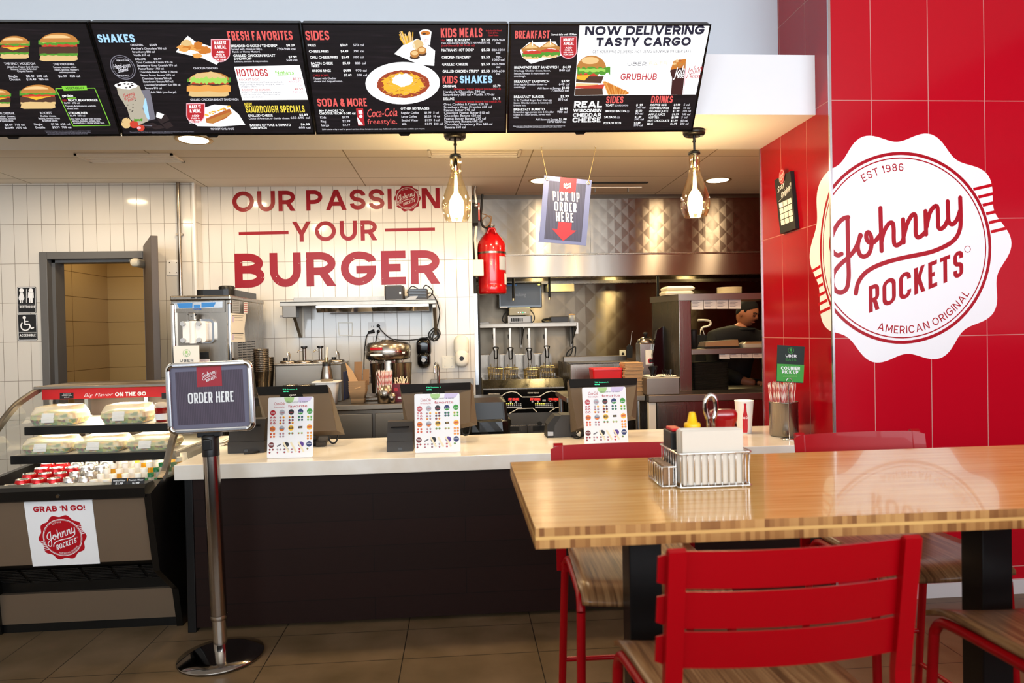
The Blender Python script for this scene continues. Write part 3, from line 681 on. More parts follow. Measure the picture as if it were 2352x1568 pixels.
def screen(i, label, art):
    x0, x1 = EDGE[i], EDGE[i + 1]; g = .0025
    t = thing('menu_screen', label, 'menu screen', SP.pt((x0 + x1) / 2, 0), 0, 'menu screens in a row over the counter')
    u0, u1 = x0 + g, x1 - g
    mb = MB(); o = rrect(u0, u1, 0, SH, .008, 3); mb.prism(o, lambda a, b: SP.pt(a, b, -.045), lambda a, b: SP.pt(a, b, -.001), 'black_plastic')
    fr = .0075
    for a, b, c, d_ in ((u0, u1, 0, fr * 1.4), (u0, u1, SH - fr, SH), (u0, u0 + fr, 0, SH), (u1 - fr, u1, 0, SH)):
        mb.prism([(a, c), (b, c), (b, d_), (a, d_)], lambda p, q: SP.pt(p, q, -.001), lambda p, q: SP.pt(p, q, .0025), 'black_gloss')
    k = u0 + (u1 - u0) * (.46 if i < 3 else .39)
    mb.prism([(k - .03, 0), (k + .03, 0), (k + .02, -.012), (k - .02, -.012)], lambda p, q: SP.pt(p, q, -.03), lambda p, q: SP.pt(p, q, -.002), 'black_plastic')
    wp(t, 'casing', mb)
    mb = MB().flat(SP, [[(u0 + fr, fr * 1.4), (u1 - fr, fr * 1.4), (u1 - fr, SH - fr), (u0 + fr, SH - fr)]], 'screen_wood', 0); wp(t, 'display', mb)
    mb = MB(); art(mb); wp(t, 'menu_picture', mb, fixn=False)
    mb = MB().box((x0 + x1) / 2 - .2, (x0 + x1) / 2 + .2, 3.42, 3.58, 2.60, 2.72, 'black_plastic'); wp(t, 'wall_mount', mb)
    return t
def art0(mb):
    z, s = Z1, 3.36
    burger(mb, SP, z, -20, 218, 150, 326); burger(mb, SP, z, 284, 600, 128, 348, 'rgtp'); burger(mb, SP, z, -120, 75, 560, 700); burger(mb, SP, z, 140, 428, 528, 715, 'rtpc')
    lines(mb, SP, z, s, [(22, 262, 374, 17, 'THE SPICY HOUSTON', 'e_text'), (45, 290, 396, 13, 'Jalapeños, Pepper Jack cheese,', 'e_text'), (72, 278, 413, 13, 'lettuce, tomato & Smokin’', 'e_text'), (122, 243, 430, 13, 'Chipotle Ranch.', 'e_text'),
        (402, 568, 380, 17, 'THE ORIGINAL', 'e_text'), (402, 580, 401, 13, 'Lettuce, tomato, onion', 'e_text'), (412, 598, 420, 13, 'relish, pickles, mustard', 'e_text'), (446, 578, 440, 13, 'and mayonnaise.', 'e_text'), (442, 507, 472, 15, '$6.99', 'e_text'), (530, 610, 472, 15, '620 cal', 'e_text'),
        (55, 125, 470, 16, 'Single', 'e_text'), (192, 355, 470, 15, '$8.49  590 cal', 'e_text'), (65, 148, 495, 16, 'Double', 'e_text'), (195, 365, 495, 15, '$10.49  780 cal', 'e_text'),
        (-60, 105, 757, 16, 'BACON CHEDDAR', 'e_text'), (-40, 108, 778, 13, 'Cheddar cheese,', 'e_text'), (-30, 112, 795, 13, 'tomato, onion', 'e_text'), (-10, 97, 812, 13, '& Special Sauce.', 'e_text'), (30, 183, 845, 15, '$8.49  710 cal', 'e_text'), (30, 197, 868, 15, '$10.49  1070 cal', 'e_text'),
        (303, 395, 757, 17, 'ROCKET', 'e_text'), (303, 425, 778, 13, 'Cheddar cheese,', 'e_text'), (290, 455, 796, 13, 'lettuce, tomato, onion', 'e_text'), (320, 440, 813, 13, '& Special Sauce.', 'e_text'), (255, 322, 843, 15, 'Single', 'e_text'), (388, 535, 843, 15, '$7.99  630 cal', 'e_text'), (268, 342, 867, 15, 'Double', 'e_text'), (398, 545, 867, 15, '$9.99  900 cal', 'e_text'),
        (340, 695, 892, 8, 'WARNING: Indicates that the sodium (salt) content of this item is higher', 'e_grey'), (350, 695, 903, 8, 'than the total daily recommended limit (2300 mg). High sodium intake', 'e_grey'), (360, 672, 914, 8, 'can increase blood pressure and risk of heart disease and stroke.', 'e_grey')])
    for a, b in (((420, 560), (722, 558)), ((722, 558), (845, 847)), ((845, 847), (558, 850)), ((558, 850), (420, 560))):
        A = SP.px(*z(*a)); B = SP.px(*z(*b)); mb.flat(SP, strip([A, B], .0035), 'e_lime', .0012)
    QP(mb, SP, [z(465, 541), z(658, 538), z(666, 574), z(482, 578)], 'e_lime', .0008); QP(mb, SP, [z(510, 632), z(578, 630), z(580, 636), z(512, 639)], 'e_lime', .0014)
    lines(mb, SP, z, s, [(498, 640, 565, 16, 'VEGETARIAN', 'e_black'), (472, 557, 623, 16, 'gardein', 'e_white'), (475, 512, 660, 14, 'NEW', 'e_dred'), (520, 750, 659, 16, 'BLACK BEAN BURGER', 'e_white'), (487, 607, 678, 12, '$6.99  430 cal', 'e_text'), (497, 733, 702, 13, 'Tomato & lettuce on a whole', 'e_text'), (508, 600, 720, 13, 'wheat bun.', 'e_text'),
        (523, 672, 758, 16, 'STREAMLINER', 'e_white'), (533, 652, 777, 12, '$6.99  350 cal', 'e_text'), (543, 775, 801, 13, 'Soy Boca Burger with onions,', 'e_text'), (551, 765, 817, 13, 'lettuce, tomato, pickles and', 'e_text'), (560, 802, 833, 13, 'mustard on a whole wheat bun.', 'e_text')])
def art1(mb):
    z, s = Z1, 3.36; W = 'e_text'
    heads(mb, SP, z, s, [(752, 1038, 208, 62, 'SHAKES', 'e_blue')], .22); heads(mb, SP, z, s, [(1755, 2255, 196, 68, 'FRESH FAVORITES', 'e_red')], .17)
    rows = [(998, 1100, 235, 15, 'ORIGINAL', W), (1145, 1203, 235, 15, '$5.69', W), (1003, 1275, 262, 15, 'Hershey’s Chocolate 900 cal', W), (1013, 1188, 288, 15, 'Strawberry 880 cal', W), (1025, 1150, 314, 15, 'Vanilla 810 cal', W), (1035, 1118, 344, 15, 'DELUXE', W), (1180, 1240, 344, 15, '$5.99', W)]
    for k, (x0, x1, tx) in enumerate(((1043, 1325, 'Oreo Cookies & Cream 920 cal'), (1052, 1358, 'Strawberry Oreo Crumble 970 cal'), (1062, 1257, 'Peanut Butter 1160 cal'), (1072, 1362, 'Chocolate Peanut Butter 1230 cal'), (1080, 1342, 'Peanut Butter Banana 1170 cal'), (1090, 1317, 'Chocolate Banana 960 cal'), (1098, 1332, 'Strawberry Banana 860 cal'), (1105, 1387, 'Chocolate Strawberry Kiss 880 cal'), (1115, 1243, 'Banana 810 cal'))):
        rows.append((x0, x1, 369 + 24.9 * k, 15, tx, W))
    rows += [(1157, 1356, 600, 15, 'Add Malt (no charge)', W), (1487, 1677, 418, 15, 'CHICKEN TENDERS', W), (1465, 1837, 661, 16, 'GRILLED CHICKEN BREAST SANDWICH', W), (1625, 1805, 888, 15, 'ROCKET CHILI DOG', W),
        (1775, 2135, 250, 18, 'BREADED CHICKEN TENDERS*', 'e_white'), (2203, 2268, 247, 17, '$8.29', 'e_white'), (1780, 2018, 272, 14, 'Served with choice of BBQ,', W), (2130, 2275, 275, 18, '790-940 cal', W), (1787, 2003, 292, 14, 'Ranch or Honey Mustard.', W), (1795, 2120, 325, 18, 'GRILLED CHICKEN BREAST', 'e_white'), (1800, 1937, 348, 18, 'SANDWICH*', 'e_white'), (2222, 2286, 337, 17, '$7.99', 'e_white'), (1803, 2065, 366, 14, 'Lettuce, tomato & mayonnaise.', W), (2205, 2290, 361, 17, '560 cal', W),
        (1885, 1945, 706, 26, 'NEW', 'e_yellow'), (1912, 2103, 788, 17, 'GRILLED CHEESE', 'e_white'), (1918, 2234, 808, 14, 'Choice of American, or cheddar cheese.', W), (2240, 2390, 806, 16, '650-690 cal', W), (2308, 2375, 784, 17, '$5.89', 'e_white'), (1927, 2245, 862, 18, 'BACON, LETTUCE & TOMATO', 'e_white'), (1933, 2058, 884, 18, 'SANDWICH', 'e_white'), (2320, 2390, 858, 17, '$6.99', 'e_white'), (2306, 2395, 882, 17, '600 cal', W),
        (997, 1495, 904, 8, 'Oreo and the Oreo Wafer Design are registered trademarks of Mondelez International Group, used with permission.', 'e_grey'), (1170, 1330, 913, 8, '©2017 The Johnny Rockets Group, Inc.', 'e_grey')]
    lines(mb, SP, z, s, rows)
    heads(mb, SP, z, s, [(1898, 2352, 757, 52, 'SOURDOUGH SPECIALS', 'e_yellow')], .16)
    QP(mb, SP, [z(1800, 401), z(2308, 393), z(2375, 660), z(1865, 660)], 'e_white', .0008); heads(mb, SP, z, s, [(1828, 2065, 477, 56, 'HOTDOGS', 'e_dred')], .15)
    lines(mb, SP, z, s, [(2120, 2265, 462, 30, 'Nathan’s', 'e_lime'), (1840, 1998, 509, 16, 'ROCKET DOG', 'e_dred'), (2255, 2320, 503, 15, '$5.59', 'e_dred'), (2225, 2325, 527, 15, '490-570', 'e_pink'), (2295, 2330, 551, 14, 'cal', 'e_pink'), (1845, 2180, 528, 13, 'Nathan’s Famous beef frank served with', 'e_grey'), (1850, 2190, 545, 13, 'your choice of ketchup, mustard, relish or', 'e_grey'), (1855, 1980, 561, 13, 'chopped onion.', 'e_grey'),
        (1862, 2085, 589, 16, 'ROCKET CHILI DOG', 'e_dred'), (2270, 2335, 583, 15, '$6.59', 'e_dred'), (2255, 2338, 607, 15, '740 cal', 'e_pink'), (1867, 2160, 608, 13, 'Nathan’s Famous beef frank topped', 'e_grey'), (1872, 2155, 624, 13, 'with all meat chili, Cheddar cheese', 'e_grey'), (1877, 2035, 640, 13, 'and chopped onion.', 'e_grey')])
    QP(mb, SP, [z(2135, 466), z(2258, 462), z(2260, 467), z(2137, 471)], 'e_lime', .0012)
    # round stamp, shake, tenders, sandwich, chili dog
    c = SP.px(*z(940, 400)); r = SP.px(*z(1035, 400))[0] - c[0]
    put(mb, SP, ring(0, 0, .93, 1.0, 40) + ring(0, 0, .8, .84, 40), 'e_grey', c[0], c[1], r, r, .001)
    for k, (tx, y, x0, x1, h) in enumerate((('Hand-spun', 412, 868, 1000, 34), ('Shakes', 440, 905, 985, 30), ('PREMIUM ICE CREAM', 352, 890, 990, 11), ('VANILLA EXTRACT', 468, 895, 990, 11))):
        a = z(x0, y); b = z(x1, y - 14 if k < 2 else y); T(mb, SP, a[0], b[0], a[1], h / s, tx, 'e_text', .014, .0014, b[1], .3)
    QP(mb, SP, [z(1070, 580), z(1150, 575), z(1195, 800), z(1115, 820)], 'e_grey', .0007); QP(mb, SP, [z(1085, 640), z(1120, 640), z(1150, 800), z(1120, 810)], 'e_blue', .0008)
    QP(mb, SP, [z(888, 535), z(1065, 540), z(1112, 640), z(1095, 720), z(1140, 815), z(1060, 850), z(1000, 800), z(975, 720), z(905, 610)], 'e_shake', .001)
    QP(mb, SP, blob(z, 968, 540, 85, 28, 24, .12), 'e_white', .0012)
    for k in range(9): QP(mb, SP, blob(z, random.uniform(905, 1030), random.uniform(515, 560), 11, 7, 8, .3), 'e_choc', .0014)
    for k in range(16): QP(mb, SP, blob(z, 960 + random.uniform(-30, 90), random.uniform(650, 830), 5, 4, 6, .3), 'e_choc', .0014)
    c = SP.px(*z(995, 625)); q = SP.px(*z(1055, 625))[0] - c[0]; put(mb, SP, SCR, 'e_dred', c[0], c[1], q, q * 1.05, .0016)
    QP(mb, SP, blob(z, 970, 830, 40, 40, 18, .1), 'e_bunbase', .0012)
    for x, y, r_ in ((1030, 840, 34), (1082, 868, 30)): QP(mb, SP, blob(z, x, y, r_, r_ * .85, 16, .08), 'e_tomato', .0016)
    QP(mb, SP, blob(z, 1068, 868, 16, 12, 10, .1), 'e_pink', .0018); QP(mb, SP, frill(z, 1030, 1095, 800, 815, 8, 8), 'e_lettuce', .0018)
    for x, y, a, b in ((1150, 850, 70, 22), (1250, 800, 55, 40), (1210, 865, 60, 18), (1290, 850, 45, 30)):
        QP(mb, SP, [z(x - a, y - b * .3), z(x + a * .4, y - b), z(x + a, y + b * .2), z(x - a * .2, y + b)], 'e_choc', .0015)
    QP(mb, SP, [z(1205, 745), z(1262, 765), z(1240, 800), z(1200, 785)], 'e_white', .0016); QP(mb, SP, [z(1100, 845), z(1170, 850), z(1168, 856), z(1100, 851)], 'e_grey', .0017)
    paper(mb, SP, z, [(1440, 160), (1500, 205), (1640, 250), (1760, 270), (1665, 385), (1560, 335), (1350, 285), (1390, 215)])
    QP(mb, SP, blob(z, 1430, 228, 44, 40, 20), 'e_bunbase', .001)
    for k in range(14):
        x, y = random.uniform(1385, 1640), random.uniform(240, 315); QP(mb, SP, blob(z, x, y, 40, 18, 12, .2), 'e_fry' if k % 2 else 'e_fry_lit', .0012 + k * .00002)
    QP(mb, SP, blob(z, 1520, 225, 36, 20, 12, .15), 'e_fry', .0015)
    meal_tag(mb, SP, z, 1620, 1770, 186, 365, s); meal_tag(mb, SP, z, 1433, 1578, 680, 838, s)
    burger(mb, SP, z, 1440, 1775, 440, 630, 'rtp'); QP(mb, SP, frill(z, 1436, 1776, 545, 590, 8, 10), 'e_fry_lit', .0024); QP(mb, SP, blob(z, 1600, 515, 150, 75, 22, .08, 0, 180), 'e_bunbase', .0024); QP(mb, SP, frill(z, 1465, 1745, 487, 525, 14, 20), 'e_lettuce_lit', .0026)
    paper(mb, SP, z, [(1500, 840), (1560, 720), (1650, 692), (1760, 702), (1840, 770), (1890, 850), (1700, 862), (1520, 858)])
    QP(mb, SP, [z(1585, 800), z(1640, 775), z(1770, 722), z(1786, 760), z(1740, 800), z(1640, 840), z(1590, 832)], 'e_sausage', .0012); QP(mb, SP, [z(1590, 815), z(1785, 745), z(1784, 765), z(1640, 838), z(1598, 830)], 'e_bun', .0014)
    for k in range(26): QP(mb, SP, blob(z, 1580 + 7.5 * k + random.uniform(-8, 8), 778 - 2.6 * k + random.uniform(-16, 14), 12, 6, 7, .4), random.choice(['e_chili', 'e_cheese', 'e_white', 'e_cheese']), .0016)
def art2(mb):
    z, s = Z2, 4.704; W = 'e_text'
    heads(mb, SP, z, s, [(100, 355, 280, 100, 'SIDES', 'e_red'), (232, 765, 998, 85, 'SODA & MORE', 'e_red'), (1558, 2005, 262, 98, 'KIDS MEALS', 'e_red'), (1580, 1742, 758, 80, 'KIDS', 'e_red')], .17)
    heads(mb, SP, z, s, [(1765, 2118, 758, 82, 'SHAKES', 'e_blue')], .22)
    rows = []
    for x0, x1, y, tx, p0, pr, c0, ca in ((118, 208, 348, 'FRIES', 468, '$3.69', 607, '570 cal'), (132, 348, 414, 'CHEESE FRIES', 475, '$4.49', 612, '790 cal'), (143, 447, 479, 'CHILI CHEESE FRIES', 485, '$5.49', 605, '1050 cal'), (155, 392, 544, 'BACON CHEESE', 497, '$5.49', 630, '880 cal'), (168, 372, 624, 'ONION RINGS', 505, '$4.99', 640, '970 cal')):
        rows += [(x0, x1, y, 25, tx, 'e_white'), (p0, p0 + 83, y, 25, pr, 'e_white'), (c0, c0 + 118, y, 24, ca, W)]
    rows += [(160, 247, 574, 25, 'FRIES', 'e_white'), (177, 354, 674, 23, 'CHILI BOWL', 'e_dred'), (512, 597, 673, 25, '$5.09', 'e_white'), (650, 762, 673, 24, '570 cal', W), (182, 433, 704, 20, 'Topped with Cheddar', W), (190, 500, 735, 20, 'cheese and chopped onion.', W),
        (245, 512, 1054, 22, '80+ FLAVORS TO', 'e_white'), (249, 640, 1085, 24, 'CHOOSE FROM 0-360 cal', 'e_white'), (258, 324, 1128, 24, 'Kids', W), (495, 571, 1126, 23, '$1.99', W), (265, 323, 1170, 24, 'Reg', W), (500, 585, 1168, 23, '$2.99', W), (273, 357, 1211, 24, 'Large', W), (503, 583, 1209, 23, '$3.19', W),
        (1128, 1437, 1038, 24, 'OTHER BEVERAGES', 'e_white'), (1132, 1325, 1083, 22, 'Regular Coffee', W), (1385, 1540, 1083, 22, '$1.99  5 cal', W), (1136, 1302, 1123, 22, 'Large Coffee', W), (1385, 1554, 1123, 22, '$2.25  10 cal', W), (1140, 1320, 1164, 22, 'Bottled Water', W), (1390, 1546, 1164, 22, '$1.99  0 cal', W), (1143, 1195, 1204, 22, 'Milk', W), (1392, 1583, 1204, 22, '$1.99  220 cal', W),
        (280, 1392, 1252, 14, '2,000 calories a day is used for general nutrition advice, but calorie needs vary. Additional nutrition information available upon request.', W),
        (2042, 2210, 200, 18, 'Includes Kid-Sized', 'e_dred'), (2065, 2180, 224, 18, 'Drink & Fries.', 'e_dred'), (2066, 2182, 251, 18, '12 and Under.', 'e_dred'), (1557, 1605, 303, 22, 'Hot', 'e_dred')]
    for x0, x1, y, tx, c0, ca, cb in ((1617, 1870, 305, 'MINI BURGERS*', 2108, '730-960', 335), (1566, 1915, 412, 'NATHAN’S HOT DOG*', 2108, '820-1010', 440), (1568, 1880, 490, 'CHICKEN TENDERS*', 2150, '780-', 0), (1573, 1852, 566, 'GRILLED CHEESE', 2108, '850-980', 594), (1577, 1970, 641, 'GRILLED CHICKEN STRIPS*', 2108, '500-630', 668)):
        rows += [(x0, x1, y, 28, tx, 'e_white'), (1995, 2088, y, 26, '$5.50', 'e_white'), (c0, c0 + (140 if len(ca) > 5 else 62), y, 24, ca, W)]
        if cb: rows.append((2155, 2200, cb, 22, 'cal', W))
    rows += [(2110, 2245, 517, 24, '1060 cal', W), (1562, 2093, 332, 21, 'Two mini-burgers on KING’S HAWAIIAN roll.', W), (1562, 1922, 360, 21, '(Add Cheese $1.00 70-80 cal)', 'e_dred'),
        (1580, 1730, 801, 26, 'ORIGINAL', 'e_white'), (2125, 2205, 801, 25, '$3.79', 'e_white'), (1700, 2208, 830, 21, '(Substitute Original shake in kids meal $1.69)', 'e_dred'), (1585, 2037, 860, 25, 'Hershey’s Chocolate 590 cal', W), (1588, 2138, 892, 25, 'Strawberry 580 cal • Vanilla 570 cal', W),
        (1588, 1706, 938, 26, 'DELUXE', 'e_white'), (2125, 2203, 937, 25, '$4.19', 'e_white'), (1715, 2210, 967, 21, '(Substitute Deluxe Shake in kids meal $1.99)', 'e_dred')]
    for k, (x1, tx) in enumerate(((2073, 'Oreo Cookies & Cream 620 cal'), (2110, 'Strawberry Oreo Crumble 620 cal'), (1927, 'Peanut Butter 740 cal'), (2085, 'Chocolate Peanut Butter 810 cal'), (1995, 'Chocolate Banana 620 cal'), (2048, 'Peanut Butter Banana 730 cal'), (2010, 'Strawberry Banana 600 cal'), (2120, 'Chocolate Strawberry Kiss 640 cal'), (1833, 'Banana 550 cal'))):
        rows.append((1592 + 1.5 * k, x1, 996 + 30.8 * k, 25, tx, W))
    lines(mb, SP, z, s, rows)
    # chili bowl
    QP(mb, SP, blob(z, 1148, 752, 403, 228, 48), 'e_white', .0008); QP(mb, SP, blob(z, 1155, 762, 283, 150, 60, .02), 'e_chili', .0012); QP(mb, SP, blob(z, 1150, 760, 225, 118, 50, .1), 'e_cheese', .0014)
    for k in range(150):
        a = random.uniform(0, 6.28); r = random.uniform(.35, .98); x = 1155 + 265 * r * math.cos(a); y = 765 + 138 * r * math.sin(a); b = random.uniform(0, 3.14); l = random.uniform(14, 34)
        p = SP.px(*z(x - l * math.cos(b), y - l * .5 * math.sin(b))); q = SP.px(*z(x + l * math.cos(b), y + l * .5 * math.sin(b))); mb.flat(SP, strip([p, q], .0014), random.choice(['e_cheese', 'e_cheese', 'e_fry_lit', 'e_chili', 'e_bunbase']), .0016 + k * .000003)
    QP(mb, SP, blob(z, 1150, 718, 112, 68, 40, .12), 'e_white', .0024)
    # kids meal: tray paper, fries, cup, sliders
    paper(mb, SP, z, [(1055, 435), (1150, 340), (1300, 275), (1365, 300), (1495, 405), (1487, 567), (1330, 555)])
    for k in range(18):
        x = 1100 + k * 9; p = SP.px(*z(x + random.uniform(-10, 10), random.uniform(180, 270))); q = SP.px(*z(1170 + k * 5, 360)); mb.flat(SP, strip([p, q], .0042), 'e_bunhi' if k % 2 else 'e_cheese', .0012 + k * .00001)
    QP(mb, SP, [z(1150, 345), z(1260, 300), z(1290, 380), z(1200, 400)], 'e_white', .0016); QP(mb, SP, blob(z, 1310, 340, 60, 58, 24, .05), 'e_bunbase', .0016)
    for x, y in ((1275, 435), (1352, 400)):
        QP(mb, SP, blob(z, x, y + 36, 55, 26, 16, .1), 'e_patty', .0018); QP(mb, SP, blob(z, x, y, 50, 42, 20), 'e_bun', .002); QP(mb, SP, blob(z, x, y - 8, 36, 24, 16), 'e_bunhi', .0022)
    QP(mb, SP, [z(1325, 205), z(1455, 205), z(1440, 345), z(1350, 320)], 'e_white', .0014); QP(mb, SP, blob(z, 1390, 208, 66, 34, 24), 'e_white', .0016); QP(mb, SP, blob(z, 1390, 213, 54, 24, 24), 'e_fry', .0018); QP(mb, SP, blob(z, 1375, 220, 20, 12, 10), 'e_patty', .002)
    c = SP.px(*z(1397, 288)); q = SP.px(*z(1428, 288))[0] - c[0]; put(mb, SP, SCR, 'e_dred', c[0], c[1], q, q, .0018)
    # soda machine and script
    QP(mb, SP, [z(645, 1022), z(722, 1020), z(742, 1208), z(670, 1208)], 'e_dred', .0012); QP(mb, SP, [z(670, 1045), z(708, 1043), z(716, 1080), z(676, 1082)], 'e_white', .0016); QP(mb, SP, blob(z, 698, 1108, 18, 18, 16), 'e_white', .0016); QP(mb, SP, [z(655, 1110), z(722, 1195), z(672, 1198)], 'e_white', .0015)
    a = z(762, 1118); b = z(1095, 1106); T(mb, SP, a[0], b[0], a[1], 88 / s, 'Coca-Cola', 'e_red', .01, .0014, b[1], .25); a = z(772, 1192); b = z(1092, 1190); T(mb, SP, a[0], b[0], a[1], 56 / s, 'freestyle.', 'e_red', .0, .0014, b[1])
def art3(mb):
    z, s = Z3, 3.136; W = 'e_text'
    heads(mb, SP, z, s, [(98, 346, 186, 56, 'BREAKFAST', 'e_red'), (756, 878, 657, 50, 'SIDES', 'e_red'), (1078, 1232, 657, 50, 'DRINKS', 'e_red')], .18)
    lines(mb, SP, z, s, [(360, 540, 166, 14, 'Served daily until 10:30am', 'e_white')])
    rows = [(93, 412, 402, 17, 'BREAKFAST BELT SANDWICH', 'e_white'), (442, 502, 402, 17, '$4.99', 'e_white'), (417, 494, 425, 17, '840 cal', W), (93, 355, 424, 13, 'Fried egg, Cheddar cheese, bacon,', W), (93, 343, 443, 13, 'lettuce, tomato & mayonnaise on', W), (93, 178, 463, 13, 'sourdough.', W),
        (93, 345, 504, 17, 'BREAKFAST SANDWICH', 'e_white'), (433, 493, 503, 17, '$3.99', 'e_white'), (415, 492, 525, 17, '640 cal', W), (93, 330, 523, 13, 'Fried egg & Cheddar cheese on', W), (93, 177, 542, 13, 'sourdough.', W), (262, 430, 551, 14, 'Add Bacon or Sausage', W), (436, 492, 551, 16, '$1.00', 'e_white'), (362, 486, 570, 16, '730/900 cal', W),
        (92, 310, 614, 17, 'BREAKFAST BURGER', 'e_white'), (428, 487, 613, 17, '$5.99', 'e_white'), (411, 480, 634, 17, '810 cal', W), (92, 368, 637, 13, '½ lb. Certified Angus Beef, fried egg,', W), (92, 365, 655, 13, 'bacon, Cheddar cheese & ketchup on', W), (92, 180, 673, 13, 'brioche bun.', W),
        (91, 315, 705, 17, 'BREAKFAST BURRITO', 'e_white'), (423, 480, 703, 17, '$2.99', 'e_white'), (405, 478, 724, 17, '980 cal', W), (91, 382, 722, 13, 'Scrambled eggs, potato tots & Cheddar', W), (91, 355, 740, 13, 'cheese in a flour tortilla, served with', W), (91, 130, 759, 13, 'salsa.', W), (250, 413, 776, 14, 'Add Bacon or Sausage', W), (418, 473, 776, 16, '$1.00', 'e_white'), (332, 468, 794, 16, '1070/1230 cal', W),
        (88, 463, 820, 7, 'Advise your server of food allergies. Consuming raw or undercooked meats may increase your risk', W), (112, 437, 829, 7, 'of foodborne illness. We are not responsible for lost or stolen items.', W),
        (752, 812, 678, 15, 'TOAST', 'e_white'), (817, 915, 678, 12, '(SOURDOUGH)', W), (972, 1020, 678, 15, '$ .99', 'e_white'), (972, 1038, 696, 14, '240 cal', W), (747, 897, 721, 15, 'SMOKED BACON', 'e_white'), (904, 922, 721, 11, '(2)', W), (968, 1015, 719, 15, '$1.50', 'e_white'), (965, 1022, 739, 14, '90 cal', W), (743, 828, 764, 15, 'SAUSAGE', 'e_white'), (834, 855, 764, 11, '(2)', W), (962, 1010, 764, 15, '$1.49', 'e_white'), (960, 1027, 780, 14, '500 cal', W), (739, 865, 806, 15, 'POTATO TOTS', 'e_white'), (957, 1003, 806, 15, '$1.49', 'e_white'), (955, 1020, 823, 14, '590 cal', W)]
    for k, (nm, x1, pr, ca) in enumerate((('COFFEE REG', 1190, '$1.99', '5 cal'), ('COFFEE LARGE', 1208, '$2.25', '10 cal'), ('ORANGE JUICE', 1202, '$1.99', '170 cal'), ('APPLE JUICE', 1180, '$1.99', '180 cal'), ('HOT TEA', 1137, '$1.99', '5 cal'), ('HOT CHOCOLATE', 1210, '$1.99', '80 cal'), ('MILK', 1095, '$1.99', '220 cal'))):
        y = 678 + 22.7 * k; x0 = 1071 - 3.2 * k; rows += [(x0, x1, y, 14, nm, 'e_white'), (1242 - 4 * k, 1290 - 4 * k, y, 14, pr, 'e_white'), (1313 - 4 * k, 1313 - 4 * k + 8.5 * len(ca), y, 14, ca, W)]
    lines(mb, SP, z, s, rows)
    heads(mb, SP, z, s, [(526, 726, 687, 48, 'REAL', 'e_white'), (520, 722, 719, 22, 'WISCONSIN', 'e_white'), (518, 720, 753, 26, 'CHEDDAR', 'e_white'), (515, 716, 793, 36, 'CHEESE', 'e_white')], .24, .12)
    paper(mb, SP, z, [(135, 270), (200, 215), (390, 210), (440, 310), (300, 345), (215, 368), (150, 320)])
    for x, y in ((222, 262), (352, 252)):
        QP(mb, SP, frill(z, x - 70, x + 72, y + 30, y + 58, 8, 14), 'e_lettuce', .0012); QP(mb, SP, frill(z, x - 66, x + 66, y + 14, y + 34, 5, 10), 'e_tomato', .0013); QP(mb, SP, [z(x - 66, y + 55), z(x + 66, y + 52), z(x + 40, y + 75), z(x - 60, y + 70)], 'e_bunhi', .0011)
        QP(mb, SP, [z(x - 78, y), z(x - 8, y - 48), z(x + 70, y - 2), z(x + 66, y + 18), z(x, y + 4), z(x - 72, y + 20)], 'e_bun', .0014); QP(mb, SP, [z(x - 60, y - 4), z(x - 8, y - 42), z(x + 40, y - 10), z(x, y - 4)], 'e_bunhi', .0016); QP(mb, SP, [z(x - 2, y - 62), z(x + 4, y - 62), z(x + 4, y - 20), z(x - 2, y - 20)], 'e_white', .0018)
    meal_tag(mb, SP, z, 422, 545, 173, 335, s)
    # delivery panel
    QP(mb, SP, [z(563, 88), z(1500, 96), z(1402, 598), z(528, 600)], 'e_white', .0008)
    heads(mb, SP, z, s, [(600, 1455, 167, 64, 'NOW DELIVERING', 'e_navy'), (680, 1358, 247, 62, 'TASTY CARGO', 'e_navy')], .275, .1)
    lines(mb, SP, z, s, [(655, 1362, 296, 22, 'GET YOUR FAVS DELIVERED FAST USING GRUB HUB OR UBER EATS', 'e_navy')], 0)
    heads(mb, SP, z, s, [(908, 1043, 388, 26, 'UBER', 'e_navy')], .12, .3); heads(mb, SP, z, s, [(858, 1118, 490, 46, 'GRUBHUB', 'e_dred')], .15, .14); heads(mb, SP, z, s, [(1063, 1190, 386, 24, 'EATS', 'e_bunhi')], .1, .3)
    QP(mb, SP, [p for p in blob(z, 650, 408, 106, 96, 26, 0, 0, 180)], 'e_bun', .0012); QP(mb, SP, blob(z, 640, 348, 62, 26, 20, 0, 0, 360), 'e_bunhi', .0014)
    QP(mb, SP, [z(548, 438), z(690, 440), z(700, 470), z(545, 460)], 'e_tomato', .0011); QP(mb, SP, frill(z, 548, 785, 405, 442, 16, 18), 'e_lettuce', .0014); QP(mb, SP, frill(z, 560, 750, 410, 425, 8, 12), 'e_lettuce_lit', .0016)
    QP(mb, SP, [z(542, 462), z(740, 462), z(720, 512), z(538, 505)], 'e_patty', .0012); QP(mb, SP, [z(544, 456), z(640, 452), z(600, 492), z(545, 480)], 'e_cheese', .0014); QP(mb, SP, [z(540, 510), z(700, 514), z(700, 536), z(538, 534)], 'e_bunhi', .0012); QP(mb, SP, [z(536, 534), z(745, 520), z(735, 552), z(535, 548)], 'e_tomato', .0013); QP(mb, SP, [z(534, 550), z(730, 548), z(735, 595), z(531, 598)], 'e_patty', .0013)
    for k in range(16): QP(mb, SP, [z(735 + k * 11 + random.uniform(-12, 12), 500 + k * 5), z(752 + k * 11, 496 + k * 5), z(800 + k * 8, 590), z(770 + k * 8, 596)], 'e_fry' if k % 2 else 'e_fry_lit', .0012 + k * .00003)
    QP(mb, SP, [z(1240, 355), z(1330, 340), z(1318, 470), z(1305, 598), z(1222, 598), z(1230, 480), z(1215, 430)], 'e_cola', .0012); QP(mb, SP, [z(1240, 355), z(1330, 340), z(1322, 400), z(1218, 420)], 'e_fry', .0014)
